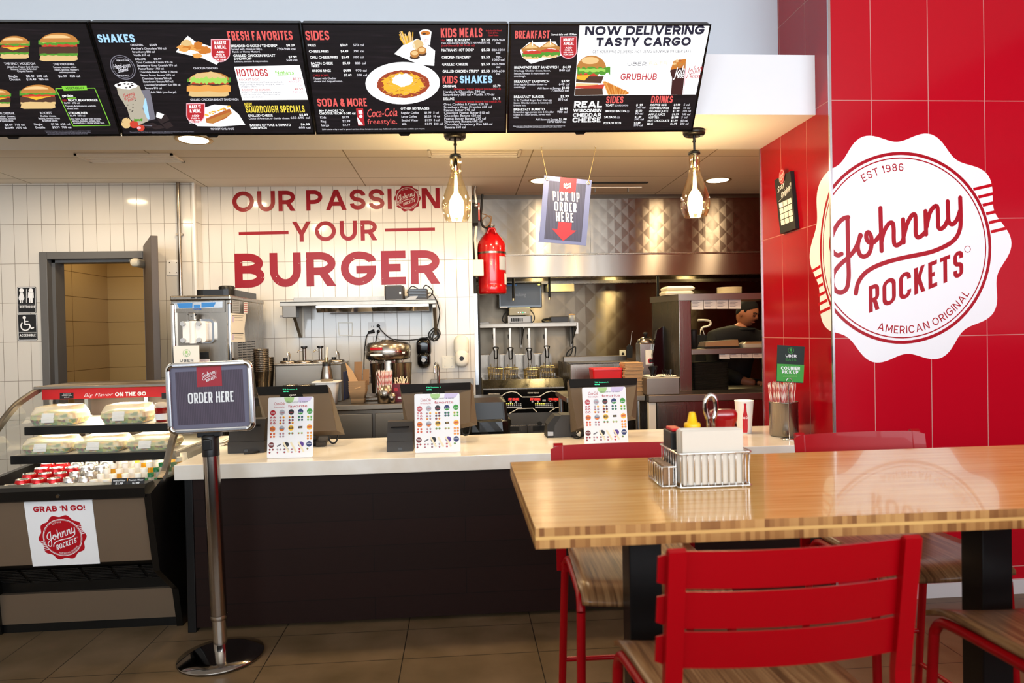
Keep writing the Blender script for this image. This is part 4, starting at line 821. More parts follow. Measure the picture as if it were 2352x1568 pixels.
    for k in range(14): QP(mb, SP, blob(z, random.uniform(1235, 1318), random.uniform(350, 410), 13, 10, 8, .2), random.choice(['e_bunhi', 'e_sausage', 'e_bun']), .0016)
    QP(mb, SP, [z(1330, 345), z(1448, 335), z(1402, 596), z(1310, 596)], 'e_white', .0018); QP(mb, SP, [z(1326, 380), z(1332, 380), z(1316, 594), z(1311, 594)], 'e_pink', .002)
    a = z(1245, 470); T(mb, SP, a[0], z(1315, 0)[0], a[1], 62 / s, 'Joh', 'e_white', .012, .0022, z(0, 448)[1], .2); a = z(1268, 478); H(mb, SP, a[0], z(1312, 0)[0], a[1], 22 / s, 'ROC', 'e_white', .2, .0022)
    a = z(1335, 462); T(mb, SP, a[0], z(1442, 0)[0], a[1], 60 / s, 'Johnn', 'e_dred', .0, .0024, z(0, 434)[1], .2); a = z(1358, 480); H(mb, SP, a[0], z(1432, 0)[0], a[1], 24 / s, 'ROCKE', 'e_dred', .14, .0024)
screen(0, 'menu screen with burgers and a green vegetarian box, cut by the picture edge', art0)
screen(1, 'menu screen listing shakes, chicken tenders and hotdogs', art1)
screen(2, 'menu screen with a big white chili bowl and kids meals', art2)
screen(3, 'menu screen with a white delivery panel above breakfast prices', art3)
# ------------------------------------------------------------------ pendants, soffit light, pick-up sign
def pendant(px, py, label, first=None):
    p = PZ(px, py, 2.54); loc = (p.x, p.y, 2.54)
    if first: return dup(first, loc, None, label)
    t = thing('pendant_lamp', label, 'pendant lamp', loc, 0, 'amber bottle pendants under the soffit')
    lp(t, 'canopy', MB().lathe([(0, 0), (.062, 0), (.062, -.018), (.055, -.028), (0, -.028)], 'black_plastic', n=40).cyl((.03, 0, -.028), (.03, 0, -.036), .004, 'black_plastic').cyl((-.03, 0, -.028), (-.03, 0, -.036), .004, 'black_plastic'))
    lp(t, 'stem', MB().cyl((0, 0, -.028), (0, 0, -.06), .0075, 'black_plastic').cyl((0, 0, -.056), (0, 0, -.066), .010, 'black_plastic').cyl((0, 0, -.066), (0, 0, -.125), .0065, 'black_plastic').lathe([(0, -.115), (.03, -.117), (.033, -.125), (.033, -.135), (.0, -.137)], 'black_plastic'))
    lp(t, 'socket', MB().lathe([(.017, -.135), (.019, -.16), (.014, -.205), (.012, -.225), (0, -.225)], 'chrome'))
    pr = cr([(.030, -.135, 0), (.031, -.165, 0), (.030, -.205, 0), (.034, -.24, 0), (.049, -.285, 0), (.064, -.325, 0), (.076, -.362, 0), (.0825, -.395, 0), (.082, -.425, 0), (.074, -.458, 0), (.062, -.487, 0)], 3); pr = [(p.x, p.y) for p in pr]
    lp(t, 'glass_shade', MB().lathe(pr + [(r - .0028, z) for r, z in pr[::-1]], 'amber_glass', n=40))
    bulb = [(0, -.222), (.011, -.228), (.013, -.25), (.017, -.29), (.022, -.34), (.024, -.40), (.021, -.455), (.012, -.475), (0, -.48)]
    lp(t, 'bulb', MB().lathe([(r * .62, z * .96 - .012) for r, z in bulb], 'glow_warm', n=20))
    return t
pA = pendant(1045, 307, 'amber glass pendant lamp nearer the burger wall lettering')
pendant(1594, 300, 'amber glass pendant lamp at the end of the screens near the red wall', pA)
for p in (PZ(1045, 307, 2.54), PZ(1594, 300, 2.54)):
    l = bpy.data.lights.new('pendant_bulb', 'POINT'); l.energy = 22; l.color = (1.0, .74, .40); l.shadow_soft_size = .05
    o = bpy.data.objects.new('pendant_bulb', l); o.location = (p.x, p.y, 2.54 - .40); COL.objects.link(o)
def downlight(px, py, zc, label, r):
    p = PZ(px, py, zc); t = thing('ceiling_light', label, 'ceiling light', (p.x, p.y, zc), 0, 'recessed downlights')
    lp(t, 'trim_ring', MB().lathe([(r, 0), (r + .012, -.004), (r + .022, -.002), (r + .024, .0)], 'can_rim', n=40)); lp(t, 'lens', MB().lathe([(r, -.002), (0, -.003)], 'glow_can', n=40))
downlight(445, 321, 2.538, 'round recessed light in the soffit under the shakes menu screen', .078)
downlight(1245, 415, 2.598, 'round recessed light in the kitchen ceiling behind the hanging pick-up sign', .085)
downlight(1648, 414, 2.598, 'round recessed light in the kitchen ceiling beside the far pendant', .085)
# hanging sign
PS = facing(4.2); t = thing('pickup_sign', 'grey hanging sign with a red arrow reading PICK UP ORDER HERE', 'sign', PS.pt(*PS.px(1300, 480)))
q = [PS.px(*p) for p in ((1237, 555), (1346, 564), (1359, 414), (1250, 403))]
def PSQ(u, v):   # sign coordinates 0..1
    a = [q[0][k] + (q[1][k] - q[0][k]) * u for k in (0, 1)]; b = [q[3][k] + (q[2][k] - q[3][k]) * u for k in (0, 1)]
    return (a[0] + (b[0] - a[0]) * v, a[1] + (b[1] - a[1]) * v)
mb = MB().prism(q, lambda a, b: PS.pt(a, b, -.002), lambda a, b: PS.pt(a, b, .002), 'sign_lilac')
mb.flat(PS, [[PSQ(.11, .05), PSQ(.89, .05), PSQ(.89, .93), PSQ(.11, .93)]], 'sign_stripes', .0026); mb.flat(PS, [[PSQ(.34, .77), PSQ(.68, .77), PSQ(.68, .999), PSQ(.34, .999)]], 'sign_red', .0032)
mb.flat(PS, [[PSQ(.37, .325), PSQ(.66, .325), PSQ(.66, .215), PSQ(.77, .215), PSQ(.51, .04), PSQ(.25, .215), PSQ(.37, .215)]], 'sign_red', .0032)
c = PSQ(.51, .885); k = .030; e0 = Vector(PSQ(1, .5)) - Vector(PSQ(0, .5)); sl = e0.y / e0.x
put(mb, PS, SCR, 'white_print', c[0] - .002, c[1], k, k * 1.1, .0038, sl)
for x0, x1, y, y1, h, tx in ((1270, 1331, 460, 464.5, 21.3, 'PICK UP'), (1273, 1324, 484, 488, 21.3, 'ORDER'), (1277, 1317, 507.5, 511, 21.3, 'HERE')): H(mb, PS, x0, x1, y, h, tx, 'white_print', .145, .0036, y1, .16)
wp(t, 'sign_board', mb, fixn=False)
for a, hk, nm in ((.07, (1243, 337), 0), (.93, (1367, 336), 0)):
    g = PSQ(a, .955); wp(t, 'grommet', MB().lathe([(.005, 0), (.011, .0015), (.012, -.001)], 'grommet', xf=Matrix.Rotation(math.radians(90), 4, 'X'), c=PS.pt(g[0], g[1], .0032), n=18))
    h = PZ(hk[0], hk[1], 2.54); gp = PS.pt(g[0], g[1], .003); wp(t, 'cord', MB().tube([gp, (h.x, 4.2, 2.515)], .0012, 'cord', 6))
    wp(t, 'ceiling_hook', MB().tube(cr([(h.x, 4.2, 2.54), (h.x, 4.2, 2.525), (h.x + .004, 4.2, 2.512), (h.x, 4.2, 2.505), (h.x - .005, 4.2, 2.512)], 4), .0018, 'grommet', 6).cyl((h.x, 4.2, 2.54), (h.x, 4.2, 2.536), .007, 'white_plastic'))
# ------------------------------------------------------------------ white back wall
BW = facing(5.6); LW = facing(5.45)
# painted slogan with chipped letters
mat('tile_plain', '#d9d4cb', .2)
m = mat('paint_red', '#8d0918', .3, spec=.3); vo = N(m, 'ShaderNodeTexNoise'); vo.inputs['Scale'].default_value = 38; vo.inputs['Detail'].default_value = 3; tc = N(m, 'ShaderNodeTexCoord'); L(m, tc.outputs['Object'], vo.inputs['Vector'])
v2 = noise(m, 5, detail=2); L(m, mixc(m, mth(m, 'GREATER_THAN', mth(m, 'ADD', vo.outputs['Fac'], mth(m, 'MULTIPLY', v2, .35)), .905), lin('#8d0918'), lin('#d9d2c8')), BS(m).inputs['Base Color'])
t = thing('wall_slogan', 'large red painted slogan OUR PASSION YOUR BURGER on the white tiled wall', 'wall lettering', BW.pt(*BW.px(770, 660)))
def sz(x, y): return (500 + x / 3.79, 400 + y / 3.79)
def word(mb, x0, x1, y, y1, h, tx, tt=.205, tr=.16):
    a = sz(x0, y); b = sz(x1, y1); H(mb, BW, a[0], b[0], a[1], h / 3.79, tx, 'paint_red', tt, .001, b[1], tr)
mb = MB(); word(mb, 130, 1517, 330, 303, 178, 'OUR PASSI', .20, .16); word(mb, 1778, 1935, 300, 296, 178, 'N', .20); word(mb, 650, 1388, 588, 574, 174, 'YOUR', .20, .19); wp(t, 'lettering', mb, fixn=False)
mb = MB(); word(mb, 152, 1935, 990, 952, 296, 'BURGER', .225, .15); wp(t, 'lettering', mb, fixn=False)
for x0, x1, y0, y1 in ((183, 617, 517, 507), (1455, 1891, 486, 478)):
    a, b = BW.px(*sz(x0, y0)), BW.px(*sz(x1, y1)); wp(t, 'rule', MB().flat(BW, strip([a, b], .0245), 'paint_red', .001), fixn=False)
mb = MB(); c = BW.px(*sz(1652, 210)); r = (BW.px(*sz(1768, 210))[0] - c[0]) / 1.2; put_badge(mb, BW, c[0], c[1], r, r, 'paint_red', 'tile_plain', 'tile_plain', True, .0004); wp(t, 'badge', mb, fixn=False)
# restroom signs
def plate(pl, x0, x1, y0, y1, th, m, r=.006):
    a = pl.px(x0, y1); b = pl.px(x1, y0); return MB().prism(rrect(a[0], b[0], a[1], b[1], r, 4), lambda u, v: pl.pt(u, v, 0), lambda u, v: pl.pt(u, v, th), m)
def rs(x, y): return (x / 2.613, 330 + y / 2.613)
def outline(mb, pl, x0, x1, y0, y1, m, lay):
    a = pl.px(x0, y1); b = pl.px(x1, y0); mb.flat(pl, strip(rrect(a[0], b[0], a[1], b[1], .008, 4), .0028, True), m, lay)
def persons(mb, x, female):
    c = LW.px(*rs(x, 880)); mb.flat(LW, [disc(c[0], c[1], .016)], 'white_print', .0045)
    def q(pts): QP(mb, LW, [rs(x + a, b) for a, b in pts], 'white_print', .0045)
    if female: q([(-7, 890), (7, 890), (18, 928), (12, 930), (6, 908), (16, 938), (-16, 938), (-6, 908), (-12, 930), (-18, 928)]); q([(-8, 938), (-2, 938), (-2, 956), (-8, 956)]); q([(2, 938), (8, 938), (8, 956), (2, 956)])
    else: q([(-16, 891), (16, 891), (18, 925), (13, 925), (11, 900), (11, 955), (2, 955), (0, 925), (-2, 955), (-11, 955), (-11, 900), (-13, 925), (-18, 925)])
t = thing('restroom_sign', 'upper black sign reading RESTROOM with woman and man symbols', 'sign', LW.pt(*LW.px(62, 689)), 0, 'black signs beside the doorway')
a, b = rs(109, 858), rs(216, 1016); wp(t, 'plate', plate(LW, a[0], b[0], a[1], b[1], .004, 'ink_black'))
mb = MB(); outline(mb, LW, a[0] + 1, b[0] - 1, a[1] + 1, b[1] - 1, 'white_print', .0044); persons(mb, 131, True); persons(mb, 187, False); QP(mb, LW, [rs(159, 872), rs(162, 872), rs(162, 955), rs(159, 955)], 'white_print', .0045); QP(mb, LW, [rs(112, 966), rs(214, 966), rs(214, 967.5), rs(112, 967.5)], 'white_print', .0045)
p, q = rs(120, 985), rs(210, 985); H(mb, LW, p[0], q[0], p[1], 5.2, 'RESTROOM', 'white_print', .2, .0046); wp(t, 'symbols', mb, fixn=False)
t = thing('accessible_sign', 'lower black sign reading ACCESSIBLE with a wheelchair symbol', 'sign', LW.pt(*LW.px(64, 751)), 0, 'black signs beside the doorway')
a, b = rs(111, 1020), rs(222, 1180); wp(t, 'plate', plate(LW, a[0], b[0], a[1], b[1], .004, 'ink_black'))
mb = MB(); outline(mb, LW, a[0] + 1, b[0] - 1, a[1] + 1, b[1] - 1, 'white_print', .0044); QP(mb, LW, [rs(116, 1131), rs(220, 1130), rs(220, 1131.5), rs(116, 1132.5)], 'white_print', .0045)
c = LW.px(*rs(148, 1043)); mb.flat(LW, [disc(c[0], c[1], .012)], 'white_print', .0045)
def wl(pts, w): mb.flat(LW, strip([LW.px(*rs(*p)) for p in pts], w, False, True), 'white_print', .0045)
wl([(149, 1055), (152, 1083), (178, 1083), (190, 1108), (203, 1104)], .010); wl([(151, 1066), (170, 1066)], .007)
wl([(155 + 27 * math.cos(math.radians(k)), 1093 - 27 * math.sin(math.radians(k))) for k in range(140, 375, 12)], .009)
p, q = rs(119, 1156), rs(216, 1155); H(mb, LW, p[0], q[0], p[1], 5.4, 'ACCESSIBLE', 'white_print', .2, .0046, q[1]); wp(t, 'symbols', mb, fixn=False)
# cover plates, outlets, conduit
def screws(mb, pl, pts, r=.004):
    for x, y in pts: c = pl.px(x, y); mb.cyl(pl.pt(c[0], c[1], .004), pl.pt(c[0], c[1], .007), r, 'steel', n=10)
mb = plate(LW, 384, 411, 597, 632, .005, 'white_plastic'); screws(mb, LW, ((390, 603), (406, 603), (391, 626), (406, 626))); solo('cover_plate', 'blank white cover plate on the tiles beside the tall conduit', 'cover plate', mb, LW.pt(*LW.px(397, 615)), world=True)
mb = plate(BW, 1016, 1044, 817, 846, .005, 'cream_plastic'); screws(mb, BW, ((1022, 822), (1038, 822), (1022, 841), (1038, 841))); solo('cover_plate', 'blank cream cover plate between the black and white soap dispensers', 'cover plate', mb, BW.pt(*BW.px(1030, 832)), world=True)
mb = MB(); a = [BW.px(*p) for p in ((777, 741), (809, 741), (809, 770), (779, 770))]; mb.flat(BW, strip(a, .006, True), 'cream_plastic', .002); solo('tape_outline', 'square outline of old tape on the white tiles', 'tape', mb, BW.pt(*BW.px(793, 756)), world=True)
t = thing('wall_outlet', 'white double power outlet under the steel wall shelf with black plugs', 'outlet', BW.pt(*BW.px(866, 755)))
wp(t, 'plate', plate(BW, 846, 886, 739, 772, .006, 'white_plastic'))
mb = MB()
for x, y in ((856, 750), (868, 762), (868, 749)):
    for dx in (-2, 2): c = BW.px(x + dx, y); mb.flat(BW, [[(c[0] - .002, c[1] - .006), (c[0] + .002, c[1] - .006), (c[0] + .002, c[1] + .006), (c[0] - .002, c[1] + .006)]], 'ink_black', .0066)
wp(t, 'sockets', mb, fixn=False)
zc0 = LW.px(414, 680)[1]; c = LW.px(415, 560); mb = MB().cyl(LW.pt(c[0], zc0 - .6, .02), LW.pt(c[0], 2.6, .02), .0135, 'steel').box(c[0] - .025, c[0] + .025, 5.425, 5.45, 2.20, 2.215, 'steel'); solo('conduit', 'tall steel conduit running up the white tiles beside the corner', 'conduit', mb, LW.pt(c[0], zc0 - .6, .02), world=True)
# steel wall shelf with heat lamp under it
SF = 5.6 - .33
t = thing('steel_shelf', 'steel wall shelf under the slogan holding a printer and a power box', 'shelf', BW.pt(*BW.px(820, 690)), 0)
zs = PY(800, 690, SF).z; xa = PY(642, 697, SF).x; xb = PY(1003, 690, SF).x; print('shelf z', zs, xa, xb)
wp(t, 'shelf_board', MB().box(xa, xb, SF, 5.598, zs - .008, zs, 'brushed').box(xa, xb, SF, SF + .012, zs - .035, zs, 'brushed', .003).box(xa + .03, xb, 5.588, 5.599, zs, zs + .045, 'brushed'))
for px in (684, 1000):
    x = PY(px, 740, 5.5).x; mb = MB().prism([(5.599, zs - .02), (5.599, zs - .27), (5.58, zs - .27), (SF + .05, zs - .06), (SF + .05, zs - .02)], lambda a, b: Vector((x - .012, a, b)), lambda a, b: Vector((x + .012, a, b)), 'brushed')
    mb.box(x - .03, x + .03, 5.592, 5.599, zs - .27, zs - .02, 'brushed'); wp(t, 'bracket', mb)
xh0, xh1 = PY(728, 705, SF + .02).x, PY(985, 700, SF + .02).x
hl = thing('heat_lamp', 'long polished strip heat lamp hung beneath the wall shelf', 'heat lamp', ((xh0 + xh1) / 2, SF + .05, zs - .055))
mb = MB().prism([(SF - .012, zs - .036), (SF + .10, zs - .036), (SF + .12, zs - .085), (SF + .02, zs - .085), (SF - .012, zs - .052)], lambda a, b: Vector((xh0, a, b)), lambda a, b: Vector((xh1, a, b)), 'chrome'); wp(hl, 'reflector', mb)
wp(hl, 'mounting_bar', MB().box(xh0 + .02, xh1 - .02, SF + .03, SF + .06, zs - .038, zs - .006, 'steel'))
xk = PY(668, 725, SF + .05).x
mb = MB().box(xk - .05, xk + .05, SF + .0, SF + .1, zs - .12, zs - .03, 'steel_dark', .004).box(xk - .075, xk - .045, SF + .03, SF + .05, zs - .115, zs - .10, 'steel_dark'); solo('lamp_switch_box', 'small grey switch box under the left end of the wall shelf', 'switch box', mb, (xk, SF + .05, zs - .12), world=True)
def boxpx(mb, x0, x1, y0, y1, Y, d, m, bev=.004):
    """box whose front face spans the pixels at depth Y, d deep"""
    a = PY(x0, y1, Y); b = PY(x1, y0, Y); return mb.box(a.x, b.x, Y, Y + d, a.z, b.z, m, bev)
a = PY(884, 690, 5.32); b = PY(926, 655, 5.32)
t = thing('receipt_printer', 'black square receipt printer on the steel wall shelf', 'printer', (a.x + .06, 5.40, zs)); wp(t, 'casing', MB().box(a.x, b.x, 5.32, 5.47, zs + .001, b.z, 'charcoal', .008)); wp(t, 'paper_slot', MB().box(a.x + .015, b.x - .015, 5.33, 5.35, b.z - .001, b.z + .003, 'black_gloss')); wp(t, 'badge_plate', MB().box(b.x - .03, b.x - .017, 5.317, 5.321, zs + .045, zs + .062, 'white_plastic'))
a = PY(936, 690, 5.34); b = PY(982, 663, 5.34)
t = thing('power_supply', 'low black ribbed power box beside the printer on the wall shelf', 'power box', (a.x + .08, 5.42, zs)); wp(t, 'casing', MB().box(a.x, b.x, 5.34, 5.47, zs + .001, b.z, 'charcoal', .006))
mb = MB()
for i in range(6): mb.box(a.x + .012, b.x - .012, 5.337, 5.341, zs + .02 + .012 * i, zs + .025 + .012 * i, 'black_gloss')
wp(t, 'vent', mb); wp(t, 'label_sticker', MB().flat(facing(5.337), [[(a.x - .02, zs + .002), (a.x + .06, zs + .004), (a.x + .08, zs + .03), (a.x + .02, zs + .028)]], 'silver_ink', .001))
def cabl(pts, r=.0045): return MB().tube(cr([PY(x, y, Y) for x, y, Y in pts], 6), r, 'cable', 7)
mb = cabl([(935, 672, 5.4), (945, 658, 5.4), (955, 660, 5.4), (968, 668, 5.4), (978, 655, 5.38), (994, 668, 5.38), (985, 682, 5.38), (975, 678, 5.38), (990, 673, 5.36), (1000, 685, 5.24), (1006, 700, 5.24), (1010, 720, 5.4), (1004, 750, 5.55), (998, 765, 5.56)])
mb.merge(cabl([(1000, 748, 5.55), (1005, 770, 5.55), (990, 780, 5.55), (985, 765, 5.56), (1000, 752, 5.56), (1011, 765, 5.55), (1002, 782, 5.55), (988, 772, 5.55), (1000, 755, 5.56)])); mb.merge(cabl([(1002, 752, 5.57), (994, 772, 5.57), (996, 783, 5.57), (1008, 770, 5.57), (1001, 750, 5.57)]))
mb.merge(cabl([(990, 772, 5.57), (965, 778, 5.57), (935, 781, 5.57), (900, 778, 5.57), (880, 763, 5.57), (870, 750, 5.58)])); c = PY(869, 748, 5.59); mb.sph(c, .014, 'cable')
solo('coiled_cable', 'long black cord coiled beside the shelf and running to the outlet', 'cable', mb, PY(990, 772, 5.57), world=True)
mb = cabl([(850, 763, 5.585), (842, 772, 5.58), (838, 800, 5.55), (836, 840, 5.4), (838, 870, 5.3)]); c0, c1 = PY(846, 764, 5.585), PY(860, 760, 5.585); mb.cyl(c0, c1, .010, 'cable', r1=.016)
mb.merge(cabl([(868, 762, 5.585), (865, 775, 5.57), (863, 785, 5.4)], .005)); mb.sph(PY(869, 761, 5.585), .013, 'cable'); solo('mixer_cable', 'two black plugs and cords dropping behind the milkshake mixer', 'cable', mb, PY(838, 870, 5.3), world=True)
# soap dispensers
def dispenser(px0, px1, py0, py1, name, label, body, top, eye):
    c = BW.px((px0 + px1) / 2, (py0 + py1) / 2); wv = abs(BW.px(px1, py0)[0] - BW.px(px0, py0)[0]) / 2; hv = abs(BW.px(px0, py0)[1] - BW.px(px0, py1)[1]) / 2
    t = thing(name, label, 'soap dispenser', BW.pt(c[0], c[1] - hv))
    def shell(mb, z0, z1, k, d, m, r):
        out = rrect(-wv * k, wv * k, z0, z1, r, 6); n = len(out); cx, cz = 0, (z0 + z1) / 2; prev = None; vs = []
        for f, dd in ((1, 0), (1, d * .55), (.93, d * .8), (.78, d * .95), (.45, d)): vs += [BW.pt(c[0] + (x - cx) * f, c[1] + cz + (z - cz) * f, dd) for x, z in out]
        fs = [[q * n + i, q * n + (i + 1) % n, (q + 1) * n + (i + 1) % n, (q + 1) * n + i] for q in range(4) for i in range(n)] + [[4 * n + i for i in range(n)]]
        return mb.add(vs, fs, m, True)
    wp(t, 'housing', shell(MB(), -hv, hv * .1, .92, .10, body, wv * .8)); wp(t, 'cover', shell(MB(), -hv * .35, hv, 1, .085, top, wv * .9))
    e = MB(); pl = Plane(BW.pt(0, 0, .103), BW.ux, BW.uy); e.flat(pl, [disc(c[0], c[1] - hv * .45, wv * .3, 20, hv * .14)], eye, .0); wp(t, 'window', e); return t
dispenser(957, 991, 774, 845, 'soap_dispenser', 'glossy black soap dispenser on the white tiles', 'black_gloss', 'black_gloss', 'silver_ink')
dispenser(1043, 1077, 769, 842, 'soap_dispenser', 'cream white soap dispenser at the wall end', 'cream_plastic', 'cream_plastic', 'ink_black')
# ------------------------------------------------------------------ back counter
BCZ, BCF = .95, 4.80
t = thing('back_counter', 'stainless steel back counter with drawers below the slogan wall', 'counter', (-.8, BCF, 0))
wp(t, 'worktop', MB().box(-1.30, .09, BCF, 5.595, BCZ - .04, BCZ, 'brushed', .006)); solo('backsplash', 'low stainless splash plate on the white tiles behind the hand sink', 'splash plate', MB().box(-.25, .09, 5.578, 5.598, BCZ + .001, BCZ + .11, 'brushed', .003), (-.08, 5.59, BCZ), world=True)
wp(t, 'cabinet', MB().box(-1.295, .08, BCF + .04, 5.59, 0, BCZ - .045, 'steel_dark'))
for k in range(2):
    x0 = -1.28 + .68 * k
    for z0, z1, nm in ((.70, .885, 0), (.10, .69, 1)):
        o = wp(t, 'drawer', MB().box(x0, x0 + .66, BCF + .012, BCF + .04, z0, z1, 'brushed', .004))
        h = MB().box(x0 + .18, x0 + .42, BCF + .008, BCF + .013, z1 - .10, z1 - .045, 'black_gloss').box(x0 + .18, x0 + .42, BCF + .002, BCF + .012, z1 - .10, z1 - .09, 'steel'); hb = obj('handle', h, o, off=t.location)
# tap and basin rim
p = PY(1006, 872, 5.35); t = thing('tap', 'tall curved chrome tap over the small hand sink', 'tap', (p.x, 5.45, BCZ))
wp(t, 'spout', MB().cyl((p.x, 5.45, BCZ + .002), (p.x, 5.45, BCZ + .015), .028, 'chrome').tube(cr([(p.x, 5.45, BCZ + .003), (p.x, 5.45, BCZ + .15), (p.x, 5.44, BCZ + .21), (p.x - .01, 5.40, BCZ + .245), (p.x - .02, 5.34, BCZ + .225), (p.x - .022, 5.325, BCZ + .17)], 6), .0115, 'chrome', 12))
for dx in (-.09, .09): wp(t, 'tap_handle', MB().cyl((p.x + dx, 5.45, BCZ + .002), (p.x + dx, 5.45, BCZ + .035), .014, 'chrome').tube([(p.x + dx, 5.45, BCZ + .035), (p.x + dx * 1.5, 5.42, BCZ + .045)], .008, 'chrome', 8))
solo('hand_sink', 'small stainless hand sink set into the back counter', 'sink', MB().box(p.x - .18, p.x + .18, 5.10, 5.42, BCZ + .0005, BCZ + .006, 'steel', .002).box(p.x - .15, p.x + .15, 5.13, 5.39, BCZ + .004, BCZ + .0065, 'steel_dark'), (p.x, 5.26, BCZ), world=True)
# ------------------------------------------------------------------ soft-serve machine
MF = 4.72
a = PY(390, 690, MF); b = PY(528, 683, MF); xl, xr, zt = a.x, b.x + .0, PY(460, 678, MF).z
mz = BCZ - .12
print('machine', xl, xr, zt)
t = thing('ice_cream_machine', 'tall stainless soft serve machine with a white dispensing head', 'ice cream machine', ((xl + xr) / 2, MF + .3, 0))
mb = MB().box(xl, xr, MF + .03, MF + .78, .05, zt - .012, 'steel', .012).box(xl + .01, xr - .01, MF + .06, MF + .74, 0, .05, 'black_plastic')
wp(t, 'cabinet', mb); wp(t, 'top_panel', MB().box(xl - .004, xr + .004, MF + .005, MF + .785, zt - .034, zt, 'steel', .010))
mb = MB().prism(rrect(xl + .11, xr - .02, MF + .12, MF + .72, .06, 6), lambda u, v: Vector((u, v, zt)), lambda u, v: Vector((u, v, zt + .045)), 'black_plastic'); cx = (xl + xr) / 2 + .06; mb.lathe([(.05, .04), (.055, .075), (.045, .085), (0, .085)], 'black_plastic', (cx, MF + .35, zt)); wp(t, 'hopper_lid', mb)
mb = MB().box(xl - .002, xl + .026, MF + .0, MF + .05, .06, zt - .05, 'chrome', .01).box(xr - .026, xr + .002, MF + .0, MF + .05, .06, zt - .05, 'chrome', .01); wp(t, 'corner_trim', mb)
FP = facing(MF + .03)
def mzp(x, y): return (370 + x / 7.84, 640 + y / 7.84)
mb = MB(); QP(mb, FP, [mzp(190, 400), mzp(1155, 372), mzp(1155, 600), mzp(200, 612)], 'steel', .012); QP(mb, FP, [mzp(215, 430), mzp(1120, 410), mzp(1120, 520), mzp(225, 545)], 'alu', .0135)
for k in range(10):
    f = k / 10; mb2 = [mzp(260 + 34 * k, 440 - k), mzp(294 + 34 * k, 439 - k), mzp(294 + 34 * k, 528 - k), mzp(260 + 34 * k, 529 - k)]
nm = 'panel_blue'; mm = mat(nm, '#2f7cc4', .4); 
QP(mb, FP, [mzp(300, 446), mzp(578, 434), mzp(578, 524), mzp(340, 530)], nm, .0145); QP(mb, FP, [mzp(742, 430), mzp(1000, 425), mzp(960, 505), mzp(742, 520)], nm, .0145); QP(mb, FP, [mzp(604, 470), mzp(722, 468), mzp(722, 524), mzp(604, 526)], nm, .0145)
p, q = mzp(596, 563), mzp(738, 560); H(mb, FP, p[0], q[0], p[1], 3.6, 'TAYLOR', 'blue_ink', .2, .0146)
for x in (560, 675): QP(mb, FP, [mzp(x, 334), mzp(x + 72, 331), mzp(x + 72, 355), mzp(x, 358)], 'ink_black', .027)
wp(t, 'control_panel', mb, fixn=False)
def fpt(x, y, lay): u = FP.px(*mzp(x, y)); return FP.pt(u[0], u[1], lay)
a, b = FP.px(*mzp(490, 1165)), FP.px(*mzp(978, 725)); wp(t, 'head_surround', MB().prism(rrect(a[0], b[0], a[1], b[1], .03, 6), lambda u, v: FP.pt(u, v, 0), lambda u, v: FP.pt(u, v, .03), 'chrome'))
a, b = FP.px(*mzp(485, 1150)), FP.px(*mzp(885, 765)); h = MB().prism(rrect(a[0], b[0], a[1], b[1], .018, 5), lambda u, v: FP.pt(u, v, .03), lambda u, v: FP.pt(u, v, .085), 'white_plastic')
a2, b2 = FP.px(*mzp(606, 1160)), FP.px(*mzp(716, 762)); cx = (a2[0] + b2[0]) / 2; h.cyl(FP.pt(cx, a2[1], .08), FP.pt(cx, b2[1], .08), abs(b2[0] - a2[0]) / 2, 'white_plastic'); ho = wp(t, 'dispensing_head', h)
for x, y in ((495, 812), (775, 808), (500, 1105), (785, 1100)): obj('knob', MB().cyl(fpt(x, y, .08), fpt(x, y, .105), .016, 'silver_ink', n=8), ho, off=t.location)
obj('draw_handle', MB().box(fpt(640, 700, .06).x - .02, fpt(640, 700, .06).x + .02, MF - .06, MF - .03, fpt(640, 760, .06).z, fpt(640, 620, .06).z, 'steel', .004).tube(cr([fpt(575, 640, .08), fpt(640, 690, .085), fpt(720, 640, .08)], 6), .006, 'black_plastic', 6), ho, off=t.location)
SPn = Plane((xr, MF, 0), (0, 1, 0), (0, 0, 1))
def side(x, y): return SPn.px(*mzp(x, y))
mb = MB()
for r in range(11):
    for c in range(4):
        x = 1392 + 79 * c + r * .8; y = 1150 + 44.5 * r - 6 * c; mb.flat(SPn, [[side(x, y - 8), side(x + 62, y - 12), side(x + 58, y + 6), side(x + 6, y + 9)]], 'ink_black', .002)
wp(t, 'vent_grille', mb, fixn=False)
mb = MB(); mb.flat(SPn, [[side(1268, 385), side(1410, 400), side(1412, 610), side(1272, 612)]], 'silver_ink', .002); mb.flat(SPn, [[side(1478, 420), side(1552, 420), side(1550, 625), side(1480, 628)]], 'white_print', .002)
for k in range(5): mb.flat(SPn, [[side(1490, 440 + 36 * k), side(1545, 440 + 36 * k), side(1545, 452 + 36 * k), side(1490, 452 + 36 * k)]], 'ink_red', .0026)
for k in range(6): mb.flat(SPn, [[side(1285, 410 + 33 * k), side(1395, 416 + 32 * k), side(1395, 421 + 32 * k), side(1285, 415 + 33 * k)]], 'ink_black', .0026)
wp(t, 'rating_labels', mb, fixn=False)
mb = MB(); mb.prism([side(1250, 618), side(1515, 640), side(1485, 900), side(1500, 1135), side(1255, 1140), side(1240, 900)], lambda u, v: SPn.pt(u, v, .003), lambda u, v: SPn.pt(u, v, .006), 'paper')
for y in (658, 975): mb.flat(SPn, [[side(1262, y), side(1465, y + 4), side(1465, y + 18), side(1262, y + 14)]], 'ink_black', .0068)
for y in (690, 740, 1010, 1060): mb.flat(SPn, [[side(1300, y), side(1450, y + 4), side(1450, y + 10), side(1300, y + 6)]], 'ink_grey', .0068); mb.flat(SPn, [[side(1262, y - 10), side(1290, y - 10), side(1290, y + 40), side(1262, y + 40)]], 'lilac', .0067)
